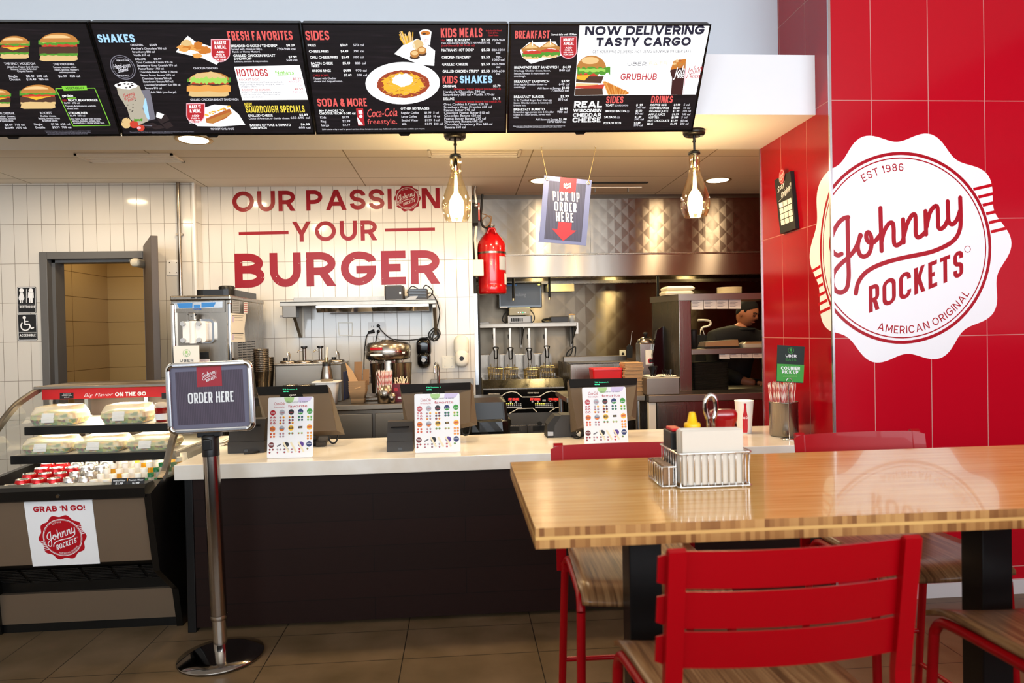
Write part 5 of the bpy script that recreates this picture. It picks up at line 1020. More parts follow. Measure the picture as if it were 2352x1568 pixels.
wp(t, 'taped_note', mb, 'white paper notes taped to the machine side')
mb = MB(); QP(mb, FP, [mzp(690, 1322), mzp(855, 1318), mzp(860, 1440), mzp(690, 1440)], 'ink_black', .002); QP(mb, FP, [mzp(690, 1450), mzp(880, 1448), mzp(880, 1560), mzp(690, 1560)], 'e_pink' if False else 'white_print', .003)
for k in range(7): QP(mb, FP, [mzp(700, 1462 + 13 * k), mzp(870, 1460 + 13 * k), mzp(870, 1464 + 13 * k), mzp(700, 1466 + 13 * k)], 'ink_red', .0034)
wp(t, 'warning_sticker', mb, fixn=False)
# courier card standing before the machine
CP = facing(MF - .14); a, b = CP.px(400, 870), CP.px(457, 793); t = thing('courier_card', 'small white card with a green fork emblem standing by the ice cream machine', 'card', CP.pt((a[0] + b[0]) / 2, a[1]))
wp(t, 'card', MB().prism([(a[0], a[1]), (b[0], a[1]), (b[0], b[1]), (a[0], b[1])], lambda u, v: CP.pt(u, v, -.004), lambda u, v: CP.pt(u, v, 0), 'paper').box(a[0] + .03, b[0] - .03, MF - .14, MF - .02, a[1] - .06, a[1], 'paper'))
mb = MB(); c = CP.px(*mzp(460, 1337)); r = CP.px(*mzp(528, 1337))[0] - c[0]; mb.flat(CP, ring(c[0], c[1], r * .93, r, 30), 'green', .001); QP(mb, CP, [mzp(440, 1295), mzp(480, 1295), mzp(480, 1345), mzp(440, 1345)], 'lt_green', .001); mb.flat(CP, strip([CP.px(*mzp(*p)) for p in ((425, 1340), (432, 1360), (460, 1390), (488, 1360), (495, 1340))], .002) + strip([CP.px(*mzp(460, 1390)), CP.px(*mzp(460, 1405))], .002), 'green', .001)
p, q = mzp(342, 1500), mzp(585, 1495); H(mb, CP, p[0], q[0], p[1], 6.3, 'UBER', 'ink_black', .17, .001, q[1], .3); wp(t, 'print', mb, fixn=False)
# ------------------------------------------------------------------ things on the back counter
def onto(px, py, z, Y=None):
    p = PZ(px, py, z) if Y is None else PY(px, py, Y); return Vector((p.x, p.y if Y is None else Y, z))
# nested steel malt cups
mt = MB().lathe([(0, 0), (.034, 0), (.0495, .168), (.052, .170), (.0515, .174), (.0487, .168), (.0332, .0012), (0, .0012)], 'steel', n=28)
first = None; tray = PY(605, 893, 4.95)
solo('cup_tray', 'steel tray under the stacked malt cups', 'tray', MB().box(tray.x - .10, tray.x + .045, 4.86, 5.14, BCZ + .05, BCZ + .066, 'steel', .004).box(tray.x - .08, tray.x + .055, 4.88, 5.04, BCZ, BCZ + .05, 'steel_dark'), (tray.x, 4.95, BCZ), world=True)
for s, (dx, n) in enumerate(((0.012, 13), (-.085, 9))):
    if s == 1: continue
    for k in range(n):
        lab = 'steel malt cup in the nested stack beside the ice cream machine' if k < n - 1 else 'topmost steel malt cup of the nested stack'
        loc = (tray.x + dx - .02, 4.945, BCZ + .0665 + .0125 * k)
        if first is None: first = solo('malt_cup', lab, 'cup', mt, loc, 0, 'nested steel malt cups'); base0 = first
        else:
            c = first.copy(); COL.objects.link(c); c.location = loc; c['label'] = lab
for k in range(8):
    c = first.copy(); COL.objects.link(c); c.location = (tray.x - .008, 5.078, BCZ + .0665 + .0125 * k); c['label'] = 'steel malt cup in the short stack behind the taller one'; c['group'] = 'short stack of malt cups'
# topping rail with pumps
TF = 5.06; a = PY(632, 905, TF); b = PY(783, 832, TF)
t = thing('topping_rail', 'steel topping rail with black pump knobs below the wall shelf', 'topping rail', ((a.x + b.x) / 2, TF + .15, BCZ))
wp(t, 'body', MB().box(a.x, b.x, TF, TF + .34, BCZ + .001, b.z - .012, 'brushed', .006).box(a.x - .006, b.x + .006, TF - .008, TF + .345, b.z - .014, b.z, 'steel', .004)); w4 = (b.x - a.x) / 4
for k in range(4):
    x = a.x + w4 * (k + .5); z = b.z; y = TF + .16
    wp(t, 'jar_lid', MB().lathe([(.058, 0), (.058, .010), (.050, .016), (0, .018)], 'steel', (x, y, z), 24))
    if k in (1, 2):
        wp(t, 'pump', MB().cyl((x, y, z + .015), (x, y, z + .10), .013, 'steel').cyl((x, y, z + .10), (x, y, z + .108), .012, 'black_plastic', r1=.022).cyl((x, y, z + .108), (x, y, z + .118), .024, 'black_plastic').tube([(x - .012, y, z + .085), (x - .035, y - .01, z + .09), (x - .045, y - .02, z + .075)], .005, 'chrome'))
    else:
        wp(t, 'ladle', MB().tube(cr([(x + .02, y - .02, z + .01), (x + .02, y - .03, z + .06), (x + .012, y - .045, z + .075), (x + .005, y - .05, z + .05)], 5), .006, 'chrome').cyl((x - .02, y, z + .015), (x - .02, y, z + .035), .016, 'black_plastic'))
# steel round tubs, white crock with a cream whipper
for px, lab in ((668, 'steel round pot in front of the topping rail, nearer the malt cups'), (702, 'steel round pot in front of the topping rail, nearer the white crock')):
    p = PY(px, 884, 4.93); solo('steel_pot', lab, 'pot', MB().lathe([(.046, 0), (.048, .002), (.050, p.z - BCZ - .006), (.054, p.z - BCZ - .002), (.053, p.z - BCZ), (.047, p.z - BCZ - .004), (.045, .01)], 'steel', n=28), (p.x, 4.93, BCZ), 0, 'steel pots')
p = PY(752, 915, 4.90); ht = PY(752, 875, 4.9).z - BCZ
t = thing('crock', 'square white plastic crock behind the first till', 'container', (p.x, 4.905, BCZ))
def frus(mb, w0, w1, z0, z1, m, r=.02):
    o0 = rrect(-w0, w0, -w0, w0, r, 4); o1 = rrect(-w1, w1, -w1, w1, r, 4); n = len(o0); return mb.add([(x, y, z0) for x, y in o0] + [(x, y, z1) for x, y in o1], [[i, (i + 1) % n, n + (i + 1) % n, n + i] for i in range(n)] + [list(range(n))[::-1]], m, True)
mb = frus(MB(), .060, .074, .001, ht - .004, 'white_plastic'); mb.prism(rrect(-.092, .092, -.092, .092, .02, 4), lambda u, v: Vector((u, v, ht - .006)), lambda u, v: Vector((u, v, ht)), 'white_plastic'); lp(t, 'tub', mb)
t = thing('cream_whipper', 'steel cream whipper bottle with black collar standing in the white crock', 'whipper', (p.x, 4.90, BCZ + ht))
lp(t, 'bottle', MB().lathe([(.0, .0), (.042, .0), (.043, .02), (.038, .06), (.028, .105), (.026, .12)], 'steel', n=28)); lp(t, 'collar', MB().lathe([(.029, .105), (.030, .13), (.022, .135), (0, .135)], 'black_plastic', n=24)); lp(t, 'valve', MB().cyl((0, 0, .13), (0, 0, .165), .012, 'grommet').cyl((0, 0, .16), (.006, 0, .235), .006, 'cream_plastic'))
# paper trays, folded bag, carton
p = PY(822, 908, 4.93)
t = thing('tray_stack', 'stack of folded kraft paper trays beside the milkshake mixer', 'paper trays', (p.x, 4.95, BCZ))
mb = MB()
for k in range(5): frus(mb, .046, .060, .03 + .016 * k, .09 + .016 * k, 'kraft', .004)
frus(mb, .044, .044, 0.001, .05, 'kraft', .002); lp(t, 'trays', mb)
mb = MB().add([(-.085, 0, .285), (-.03, -.02, .22), (.03, -.062, .11), (-.01, -.062, .10), (-.055, -.03, .14)], [[0, 1, 2, 3, 4]], 'kraft').add([(-.028, .01, .15), (.024, .01, .15), (.032, .012, .285), (-.024, .012, .285)], [[0, 1, 2, 3]], 'kraft_dark').add([(.03, .02, .12), (.075, .02, .12), (.078, .022, .23), (.034, .022, .23)], [[0, 1, 2, 3]], 'kraft_dark'); lp(t, 'loose_liner', mb)
solo('folder', 'dark blue folder standing behind the kraft trays', 'folder', MB().box(PY(786, 870, 5.2).x, PY(793, 870, 5.2).x, 5.15, 5.35, BCZ + .001, PY(788, 853, 5.2).z, 'navy', .002), (PY(789, 870, 5.2).x, 5.25, BCZ), world=True)
# milkshake mixer: domed head on a column with five spindles
p = PY(891, 900, 5.12); cx = p.x; cy = 5.20; zt = PY(891, 785, 5.12).z; zb = PY(891, 812, 5.12).z
t = thing('milkshake_mixer', 'domed stainless multi spindle milkshake mixer', 'mixer', (cx, cy, BCZ)); R_ = .165
wp(t, 'head', MB().lathe([(0, zt + .016), (.045, zt + .016), (.05, zt + .006), (R_ - .02, zt - .006), (R_, zt - .03), (R_ + .003, zb + .0), (R_ - .004, zb - .035), (R_ - .02, zb - .046), (0, zb - .046)], 'steel', (cx, cy, 0), 48).lathe([(R_ + .0035, zb + .02), (R_ + .0045, zb + .016), (R_ + .0035, zb + .012)], 'chrome', (cx, cy, 0), 48))
wp(t, 'column', MB().lathe([(.10, BCZ + .03), (.085, BCZ + .10), (.08, zb - .05)], 'steel', (cx, cy, 0), 32)); wp(t, 'base', MB().box(cx - .17, cx + .15, cy - .19, cy + .17, BCZ + .001, BCZ + .03, 'steel', .01))
for k, an in enumerate((205, 235, 265, 295, 325)):
    x = cx + .135 * math.cos(math.radians(an)); y = cy + .135 * math.sin(math.radians(an)); sp = wp(t, 'spindle', MB().cyl((x, y, zb - .04), (x, y, BCZ + .12), .005, 'chrome').cyl((x, y, BCZ + .16), (x, y, BCZ + .165), .014, 'chrome').cyl((x, y, BCZ + .12), (x, y, BCZ + .126), .014, 'chrome').cyl((x, y, zb - .05), (x, y, zb - .02), .012, 'steel'))
    if k in (1, 3, 4): obj('cup_shell', MB().lathe([(.034, BCZ + .05), (.046, zb - .07), (.048, zb - .068)], 'steel', (x + (.02 if k > 2 else 0), y + .02, 0), 24), sp, off=t.location)
mb = MB()
for a0, a1, z0, z1, m in ((228, 262, zb + .028, zb + .048, 'ink_red'), (228, 262, zb - .012, zb + .002, 'white_print'), (312, 320, zb + .0, zb + .012, 'white_print')):
    n = 10; vs = []
    for i in range(n + 1):
        an = math.radians(a0 + (a1 - a0) * i / n); vs += [(cx + (R_ + .006) * math.cos(an), cy + (R_ + .006) * math.sin(an), z0), (cx + (R_ + .006) * math.cos(an), cy + (R_ + .006) * math.sin(an), z1)]
    mb.add(vs, [[2 * i, 2 * i + 2, 2 * i + 3, 2 * i + 1] for i in range(n)], m, True)
wp(t, 'labels', mb, fixn=False)
# straws in a steel cup, stirrers in a maroon box
def straw_cup(px, py, Y, r, h, zz_, name, label, straws, hs, cup_m='steel'):
    p = PY(px, py, Y); t = thing(name, label, 'straw holder', (p.x, Y, zz_)); lp(t, 'cup', MB().lathe([(0, .002), (r, .002), (r, h), (r - .003, h), (r - .004, .01)], cup_m, n=32)); return t, p
STRAW = {}
def straws(t, r, h0, n, L_, label, group, tip=.02):
    """each paper-wrapped straw is a thing of its own, standing in the holder"""
    loc = t.location
    if 'wrapped' not in STRAW:
        mb = MB().cyl((0, 0, 0), (0, 0, .19), .0034, 'straw_wrap', n=6); mb.cyl((0, 0, .19), (0, 0, .198), .0034, 'film', r1=.0010, n=6); STRAW['wrapped'] = mb.mesh('straw')
    for i in range(n):
        o = bpy.data.objects.new('straw', STRAW['wrapped']); COL.objects.link(o)
        a = random.uniform(0, 6.28); q = r * math.sqrt(random.random()) * .86
        o.location = (loc.x + q * math.cos(a), loc.y + q * math.sin(a), loc.z + .006 + random.uniform(0, .01)); o.scale = (1, 1, L_ / .198)
        o.rotation_euler = (-.10 * math.sin(a) * q / r, .10 * math.cos(a) * q / r, 0); tag(o, label, 'straw', group)
m = mat('straw_wrap', '#e9c6b6', .6); tc = N(m, 'ShaderNodeTexCoord'); sp = N(m, 'ShaderNodeSeparateXYZ'); L(m, tc.outputs['Object'], sp.inputs[0]); L(m, mixc(m, mth(m, 'LESS_THAN', mth(m, 'FRACT', mth(m, 'ADD', mth(m, 'MULTIPLY', sp.outputs[2], 26), mth(m, 'MULTIPLY', sp.outputs[0], 90))), .42), lin('#f0ddd2'), lin('#cf6a66')), BS(m).inputs['Base Color'])
t, p = straw_cup(884, 915, 4.86, .050, .125, BCZ, 'straw_holder', 'steel cup of red striped straws in front of the mixer', 0, 0); straws(t, .048, .12, 46, .215, 'red striped straw in the steel cup before the mixer', 'straws before the mixer')
solo('shot_cup', 'small steel cup beside the straw holder on the back counter', 'cup', MB().lathe([(0, .002), (.022, .002), (.024, .07), (.022, .07), (.02, .01)], 'steel', n=24), (t.location.x + .052, 4.80 + .035, BCZ))
p = PY(921, 915, 4.95); t = thing('stirrer_box', 'maroon carton of wooden stirrers beside the straws', 'carton', (p.x, 4.97, BCZ)); lp(t, 'carton', MB().box(-.055, .055, -.05, .05, .001, .125, 'maroon').box(-.02, .05, -.052, -.05, .02, .035, 'white_print')); c = facing(4.97 - .0515); lp(t, 'round_logo', MB().cyl((-.03, -.0505, .085), (-.03, -.052, .085), .014, 'ink_red'))
mb = MB()
for i in range(16): mb.cyl((random.uniform(-.04, .04), random.uniform(-.03, .03), .08), (random.uniform(-.05, .05), random.uniform(-.04, .04), .165 + random.uniform(-.01, .01)), .0028, 'foam', n=5)
o = lp(t, 'stirrers', mb); o['kind'] = 'stuff'
# ------------------------------------------------------------------ hood and kitchen wall
HY = 6.0; hz = PY(1400, 634, HY).z; hl_ = PY(1400, 584, HY).z; hx0 = .115
t = thing('exhaust_hood', 'wide quilted stainless exhaust hood over the cooking line', 'hood', (1.6, HY, hz))
mb = MB()
for x0, x1 in ((hx0, PY(1355, 500, HY).x), (PY(1355, 500, HY).x + .002, PY(1613, 500, HY).x), (PY(1613, 500, HY).x + .002, 3.6)): mb.box(x0, x1, HY, HY + .03, hl_, 2.565, 'quilted')
wp(t, 'quilted_face', mb); wp(t, 'lower_band', MB().box(hx0, 3.6, HY - .012, HY + .03, hz, hl_, 'hood_steel', .002).box(hx0, 3.6, HY - .02, HY, hl_ - .004, hl_ + .01, 'steel', .003)); wp(t, 'top_trim', MB().box(hx0, 3.6, HY - .012, HY + .02, 2.565, 2.6, 'steel_dark'))
wp(t, 'canopy_underside', MB().box(hx0, 3.6, HY + .03, 6.98, 2.05, 2.08, 'steel_dark')); wp(t, 'front_gutter', MB().box(hx0, 3.6, HY + .03, HY + .12, hz + .0, hz + .02, 'steel').box(hx0, 3.6, 6.88, 6.98, hz + .0, hz + .03, 'steel'))
for px, y0, y1 in ((1179, 640, 685), (1262, 640, 683), (1511, 640, 705)):
    Y = 6.45; a = PY(px, y0, Y); b = PY(px, y1, Y); t = thing('spray_nozzle', {1179: 'thin nozzle pipe hanging before the order monitor', 1262: 'thin nozzle pipe hanging between monitor and beige box', 1511: 'thin nozzle pipe with a bent tip near the foam boxes'}[px], 'nozzle', (a.x, Y, 2.05), 0, 'fire nozzles under the hood')
    e = b if px < 1500 else PY(px, 688, Y); wp(t, 'pipe', MB().cyl((a.x, Y, 2.05), e, .012, 'soft_black')); wp(t, 'tip', MB().cyl(e, e + Vector((0, 0, -.02)), .010, 'grommet') if px < 1500 else MB().tube([e, e + Vector((.03, 0, -.03)), e + Vector((.075, 0, -.07))], .016, 'soft_black'))
# fire suppression: tank, valve, control box, pipes, junction box
TY = 5.80; a = PY(1099, 676, TY); b = PY(1161, 540, TY); cx = (a.x + b.x) / 2; R_ = (b.x - a.x) / 2; zb_ = a.z; zs_ = PY(1130, 556, TY).z; zt_ = PY(1130, 532, TY).z
t = thing('suppression_tank', 'big red fire suppression tank mounted at the end of the white wall', 'tank', (cx, TY, zb_))
wp(t, 'cylinder', MB().lathe([(0, zb_), (R_ * .94, zb_), (R_, zb_ + .012), (R_, zb_ + .07), (R_ * .985, zb_ + .075), (R_, zb_ + .085), (R_, zs_ - .05), (R_ * .96, zs_ - .01), (R_ * .75, zs_ + .03), (R_ * .35, zt_), (R_ * .3, zt_ + .02), (0, zt_ + .02)], 'red_tank', (cx, TY, 0), 48))
wp(t, 'valve', MB().cyl((cx, TY, zt_), (cx, TY, zt_ + .06), .017, 'duct').cyl((cx, TY, zt_ + .045), (cx, TY, zt_ + .055), .03, 'duct').cyl((cx + .03, TY, zt_), (cx + .03, TY, zt_ + .03), .008, 'steel')); zbnd = PY(1130, 582, TY).z
wp(t, 'strap', MB().lathe([(R_ + .002, zbnd - .008), (R_ + .003, zbnd + .008)], 'steel', (cx, TY, 0), 48))
TPn = facing(TY - R_ * .72); mb = MB(); xx = cx + R_ * .62
for z0, z1, m in ((PY(1150, 619, 5.7).z, PY(1150, 588, 5.7).z, 'silver_ink'), (PY(1155, 652, 5.7).z, PY(1155, 627, 5.7).z, 'paper')):
    vs = [];n = 6
    for i in range(n + 1):
        an = math.radians(-62 + 40 * i / n) if m == 'silver_ink' else math.radians(-35 + 35 * i / n); vs += [(cx + (R_ + .002) * math.cos(an), TY + (R_ + .002) * math.sin(an), z0), (cx + (R_ + .002) * math.cos(an), TY + (R_ + .002) * math.sin(an), z1)]
    mb.add(vs, [[2 * i, 2 * i + 2, 2 * i + 3, 2 * i + 1] for i in range(n)], m, True)
wp(t, 'tank_label', mb, fixn=False); wp(t, 'neck_ring', MB().tube([(cx - .035, TY - .07, zt_ - .025), (cx - .02, TY - .075, zt_ + .015), (cx + .02, TY - .075, zt_ + .015), (cx + .035, TY - .07, zt_ - .025)], .010, 'red_tank'))
wp(t, 'wall_bracket', MB().box(.107, .13, TY - .05, TY + .05, zb_ - .03, zs_, 'soft_black').box(.107, cx, TY + R_ - .01, TY + R_ + .015, zbnd - .01, zbnd + .01, 'soft_black'))
Y = 5.66; bx0 = PY(1085, 490, Y).x + .008; a = PY(1084, 513, Y); b = PY(1101, 466, Y); solo('control_box', 'black and red control box above the suppression tank', 'control box', MB().box(.107, b.x - .012, Y - .02, Y + .12, a.z, b.z, 'soft_black', .003).box(b.x - .012, b.x + .002, Y - .02, Y + .12, a.z + .02, b.z, 'red_tank', .003), (b.x, Y, a.z), world=True)
q = lambda x, y, Y=5.62: PY(x, y, Y)
solo('conduit', 'thin grey conduit dropping from the ceiling to the black and red box', 'conduit', MB().tube([(q(1089, 420).x + .01, 5.62, 2.6), q(1090, 440), q(1094, 468)], .011, 'alu').sph(q(1094, 472), .018, 'alu'), q(1089, 420), world=True)
a, b = q(1087, 634, 5.64), q(1110, 597, 5.64); t = thing('junction_box', 'small cream junction box left of the red tank', 'junction box', (a.x, 5.66, a.z)); wp(t, 'box', MB().box(a.x, b.x, 5.61, 5.68, a.z, b.z, 'cream_plastic', .003)); wp(t, 'conduit_pipe', MB().tube([(a.x + .03, 5.65, b.z), q(1091, 550, 5.65), q(1094, 520, 5.65)], .010, 'cream_plastic'))
mb = MB().tube(cr([q(1108, 446, 5.7), q(1106, 475, 5.7), q(1104, 500, 5.7), q(1110, 520, 5.72), q(1126, 522, 5.75)], 5), .010, 'soft_black')
mb.merge(MB().tube(cr([q(1104, 490, 5.72), q(1120, 495, 5.72), q(1127, 505, 5.72), q(1118, 520, 5.72), q(1106, 515, 5.72), q(1112, 500, 5.72), q(1128, 497, 5.74), q(1126, 520, 5.76)], 6), .004, 'kraft_dark')); solo('control_tubing', 'looped thin tubing between the control box and the tank valve', 'tubing', mb, q(1106, 475, 5.7), world=True)
solo('upright_post', 'tall dark steel post at the end of the white wall', 'post', MB().box(.108, .155, 5.73, 5.79, 0, PY(1095, 676, 5.75).z, 'soft_black').box(.108, .135, 5.66, 5.72, 1.0, PY(1095, 676, 5.75).z, 'alu'), (.13, 5.76, 0), world=True)
# ceiling diffuser
a = PZ(1365, 397, 2.6); b = PZ(1480, 420, 2.6); t = thing('ceiling_vent', 'square drop panel air diffuser in the kitchen ceiling', 'vent', ((a.x + b.x) / 2, (a.y + b.y) / 2, 2.598))
x0, x1, y0, y1 = a.x, b.x, b.y - .05, a.y + .35; wp(t, 'opening', MB().box(x0 - .02, x1 + .02, y0, y1, 2.592, 2.599, 'soft_black')); wp(t, 'drop_panel', MB().box(x0 + .03, x1 - .03, y0 + .03, y1 - .03, 2.555, 2.562, 'warm_white', .002))
for k in (0, 1): wp(t, 'hanger', MB().box(x0 + .1 + k * (x1 - x0 - .2), x0 + .11 + k * (x1 - x0 - .2), y0 + .2, y0 + .22, 2.56, 2.595, 'duct'))
for px, py, lab in ((300, 361, 'white slotted ceiling grille nearer the doorway'), (1090, 349, 'white slotted ceiling grille beyond the first pendant')):
    p = PZ(px, py, 2.6); t = thing('ceiling_grille', lab, 'vent', (p.x, p.y, 2.6), 0, 'flush ceiling grilles'); lp(t, 'frame', MB().box(-.3, .3, -.10, -.085, -.012, -.001, 'warm_white').box(-.3, .3, .085, .1, -.012, -.001, 'warm_white').box(-.3, -.285, -.1, .1, -.012, -.001, 'warm_white').box(.285, .3, -.1, .1, -.012, -.001, 'warm_white')); lp(t, 'louvres', MB().box(-.28, .28, -.07, -.04, -.010, -.002, 'warm_white').box(-.28, .28, -.015, .015, -.010, -.002, 'warm_white').box(-.28, .28, .04, .07, -.010, -.002, 'warm_white'))
# ------------------------------------------------------------------ kitchen wall shelf with monitor
KY = 6.62; zk = PY(1200, 742, KY).z; xa, xb = PY(1096, 745, KY).x, PY(1325, 740, KY).x
t = thing('kitchen_shelf', 'steel kitchen shelf carrying the order monitor stand', 'shelf', ((xa + xb) / 2, KY + .15, zk)); wp(t, 'shelf_board', MB().box(xa, xb, KY, 6.995, zk - .006, zk, 'brushed').box(xa, xb, KY, KY + .012, zk - .04, zk, 'brushed', .004))
for px in (1100, 1197, 1313): x = PY(px, 770, 6.95).x; wp(t, 'bracket', MB().box(x - .012, x + .012, 6.96, 6.995, zk - .24, zk - .006, 'steel_dark').prism([(6.97, zk - .22), (6.97, zk - .01), (KY + .02, zk - .01), (KY + .02, zk - .05)], lambda a, b: Vector((x - .004, a, b)), lambda a, b: Vector((x + .004, a, b)), 'steel_dark'))
wp(t, 'wall_bracket', MB().box(xb, xb + .06, 6.9, 6.95, PY(1330, 766, 6.9).z, zk, 'steel'))
MY = 6.70; a, b = PY(1146, 708, MY), PY(1244, 648, MY); t = thing('order_monitor', 'black kitchen order monitor under the hood', 'monitor', ((a.x + b.x) / 2, MY, a.z)); wp(t, 'casing', MB().box(a.x, b.x, MY, MY + .05, a.z, b.z, 'black_gloss', .006)); MP = facing(MY - .001)
mb = MB(); fr = .016; mb.flat(MP, [[(a.x + fr, a.z + fr * 1.5), (b.x - fr, a.z + fr * 1.5), (b.x - fr, b.z - fr), (a.x + fr, b.z - fr)]], 'monitor_glow', .0005); mb.flat(MP, [[(a.x + fr, b.z - fr - .012), (a.x + fr + .16, b.z - fr - .012), (a.x + fr + .16, b.z - fr), (a.x + fr, b.z - fr)]], 'blue_ink', .001); mb.flat(MP, [[(b.x - fr - .02, b.z - fr - .012), (b.x - fr, b.z - fr - .012), (b.x - fr, b.z - fr), (b.x - fr - .02, b.z - fr)]], 'led_yellow', .001)
mat('monitor_glow', '#101013', .3, emit=.3); mat('mon_txt', '#55555a', .3, emit=.5); H  # screen greys
T(mb, MP, 1182, 1208, 680, 8, 'ooking', 'mon_txt', 0, .0012); mb.flat(MP, [[(a.x + .01, a.z + .004), (a.x + .085, a.z + .004), (a.x + .085, a.z + .016), (a.x + .01, a.z + .016)]], 'white_print', .0008); wp(t, 'display', mb, fixn=False)
wp(t, 'stand', MB().box((a.x + b.x) / 2 - .05, (a.x + b.x) / 2 + .05, MY + .052, MY + .07, zk + .01, a.z + .1, 'black_plastic').box((a.x + b.x) / 2 - .1, (a.x + b.x) / 2 + .1, MY + .05, MY + .2, zk + .001, zk + .012, 'black_plastic'))
a, b = PY(1167, 742, 6.64), PY(1222, 724, 6.64); c, d = PY(1170, 724, 6.64), PY(1218, 706, 6.64)
t = thing('label_printer', 'beige double deck ticket printer under the order monitor', 'printer', ((a.x + b.x) / 2, 6.67, zk)); wp(t, 'lower_deck', MB().box(a.x, b.x, 6.64, 6.74, zk + .001, b.z - .002, 'steel_dark', .005).box(a.x, a.x + .014, 6.636, 6.74, zk + .001, b.z, 'white_plastic').box(b.x - .014, b.x, 6.636, 6.74, zk + .001, b.z, 'black_plastic')); wp(t, 'upper_deck', MB().box(c.x, d.x, 6.64, 6.74, c.z, d.z, 'beige_box', .006)); mb = MB()
for i in range(4): mb.box(c.x + .08 + .022 * i, c.x + .09 + .022 * i, 6.637, 6.641, c.z + .02, c.z + .03, 'led_green' if i == 2 else 'steel')
wp(t, 'buttons', mb); mb = MB()
for i in range(6): mb.box(a.x + .03 + .02 * i, a.x + .042 + .02 * i, 6.637, 6.641, zk + .018, zk + .05, 'soft_black')
wp(t, 'slots', mb)
solo('monitor_cable', 'black cables looping down on both sides of the ticket printer', 'cable', MB().tube(cr([PY(x, y, 6.70) for x, y in ((1172, 710), (1158, 722), (1154, 735), (1162, 742))], 5), .005, 'cable').merge(MB().tube(cr([PY(x, y, 6.70) for x, y in ((1215, 708), (1226, 722), (1227, 735), (1220, 742))], 5), .005, 'cable')), PY(1172, 742, 6.7), world=True)
mb = MB()
for k in range(3): mb.tube([PY(1262 + 17 * math.cos(i * .5), 738 - 4 * math.sin(i * .5) - 1.5 * k, 6.7 + .04 * math.sin(i * .5)) for i in range(13)], .006, 'cable', closed=True)
solo('cable_bundle', 'black coil of cable lying on the kitchen shelf', 'cable', mb, PY(1262, 741, 6.7), world=True)
a, b = PY(1265, 740, 6.66), PY(1306, 726, 6.66); solo('power_adapter', 'flat black power adapter on the kitchen shelf beside the paper cup', 'adapter', MB().box(a.x, b.x, 6.66, 6.8, zk + .001, b.z, 'charcoal', .006), ((a.x + b.x) / 2, 6.7, zk), world=True)
p = PY(1327, 741, 6.66); t = thing('jar', 'small white jar with tan lid at the end of the kitchen shelf', 'jar', (xb - .03, 6.72, zk)); lp(t, 'body', MB().lathe([(0, .001), (.026, .001), (.028, .07)], 'paper', n=24)); lp(t, 'lid', MB().lathe([(.03, .07), (.03, .082), (0, .084)], 'kraft', n=24))
a, b = PY(1258, 670, 6.9), PY(1318, 648, 6.9); solo('wall_box', 'beige rectangular box on the kitchen wall beside the order monitor', 'box', MB().box(a.x, b.x, 6.88, 6.995, a.z, b.z, 'beige_box', .004).box(a.x - .02, a.x, 6.9, 6.995, a.z, b.z, 'soft_black'), ((a.x + b.x) / 2, 6.95, a.z), world=True)
solo('shelf_cable', 'black cable hanging in a loop from the kitchen shelf end', 'cable', MB().tube(cr([PY(x, y, 6.8) for x, y in ((1314, 750), (1316, 790), (1312, 812), (1302, 818), (1304, 808), (1320, 796), (1322, 805), (1320, 820))], 6), .006, 'cable'), PY(1314, 750, 6.8), world=True)
solo('tray', 'thin grey tray at the dark end of the kitchen shelf', 'tray', MB().box(PY(1096, 740, 6.66).x, PY(1124, 740, 6.66).x, 6.66, 6.8, zk + .001, zk + .018, 'steel_dark', .003), (PY(1110, 740, 6.66).x, 6.7, zk), world=True)
# ------------------------------------------------------------------ fryer, baskets, scoops
FY = 6.05; a, b = PY(1112, 1000, FY), PY(1296, 870, FY); ft = b.z; xa, xb = a.x, b.x
t = thing('fryer', 'stainless fryer bank with a black control panel of red readouts', 'fryer', ((xa + xb) / 2, FY + .3, 0))
wp(t, 'cabinet', MB().box(xa, xb, FY + .03, 6.75, .08, ft - .16, 'steel', .004).box(xa + .02, xb - .02, FY + .06, 6.7, 0, .08, 'black_plastic')); zc = PY(1200, 893, FY).z; zd = PY(1200, 948, FY).z
wp(t, 'front_ledge', MB().prism([(FY + .0, zc), (FY - .0, zc + .01), (FY + .10, ft), (FY + .13, ft), (FY + .13, zc)], lambda u, v: Vector((xa, u, v)), lambda u, v: Vector((xb, u, v)), 'steel'))
wp(t, 'vat_rim', MB().box(xa, xb, FY + .13, FY + .15, ft - .2, ft, 'steel').box(xa, xb, 6.62, 6.75, ft - .2, ft + .02, 'steel').box(xa, xa + .02, FY + .13, 6.7, ft - .2, ft, 'steel').box(xb - .02, xb, FY + .13, 6.7, ft - .2, ft, 'steel').box((xa + xb) / 2 - .01, (xa + xb) / 2 + .01, FY + .13, 6.7, ft - .2, ft, 'steel').box(xa + .02, xb - .02, FY + .15, 6.62, ft - .2, ft - .1, 'soft_black')); zb2 = PY(1200, 812, 6.7).z
wp(t, 'back_panel', MB().box(xa - .01, xb - .06, 6.70, 6.75, ft, zb2, 'steel', .004)); cp = wp(t, 'control_panel', MB().box(xa, xb, FY + .0, FY + .05, zd, zc, 'black_gloss', .003), 'black control panel with red readouts')
KP = facing(FY); mb = MB()
def kz(x, y): return (1080 + x / 4.0214, 620 + y / 4.0214)
for x0, x1, tx in ((350, 450, 'FF CHK'), (552, 648, 'FF ONS'), (718, 815, 'TTS ONS')):
    QP(mb, KP, [kz(x0, 1182), kz(x1 + 4, 1180), kz(x1 + 4, 1206), kz(x0, 1208)], 'maroon', .001); p, q2 = kz(x0 + 6, 1202), kz(x1 - 4, 1200); H(mb, KP, p[0], q2[0], p[1], 4.6, tx, 'led_red', .2, .0016)
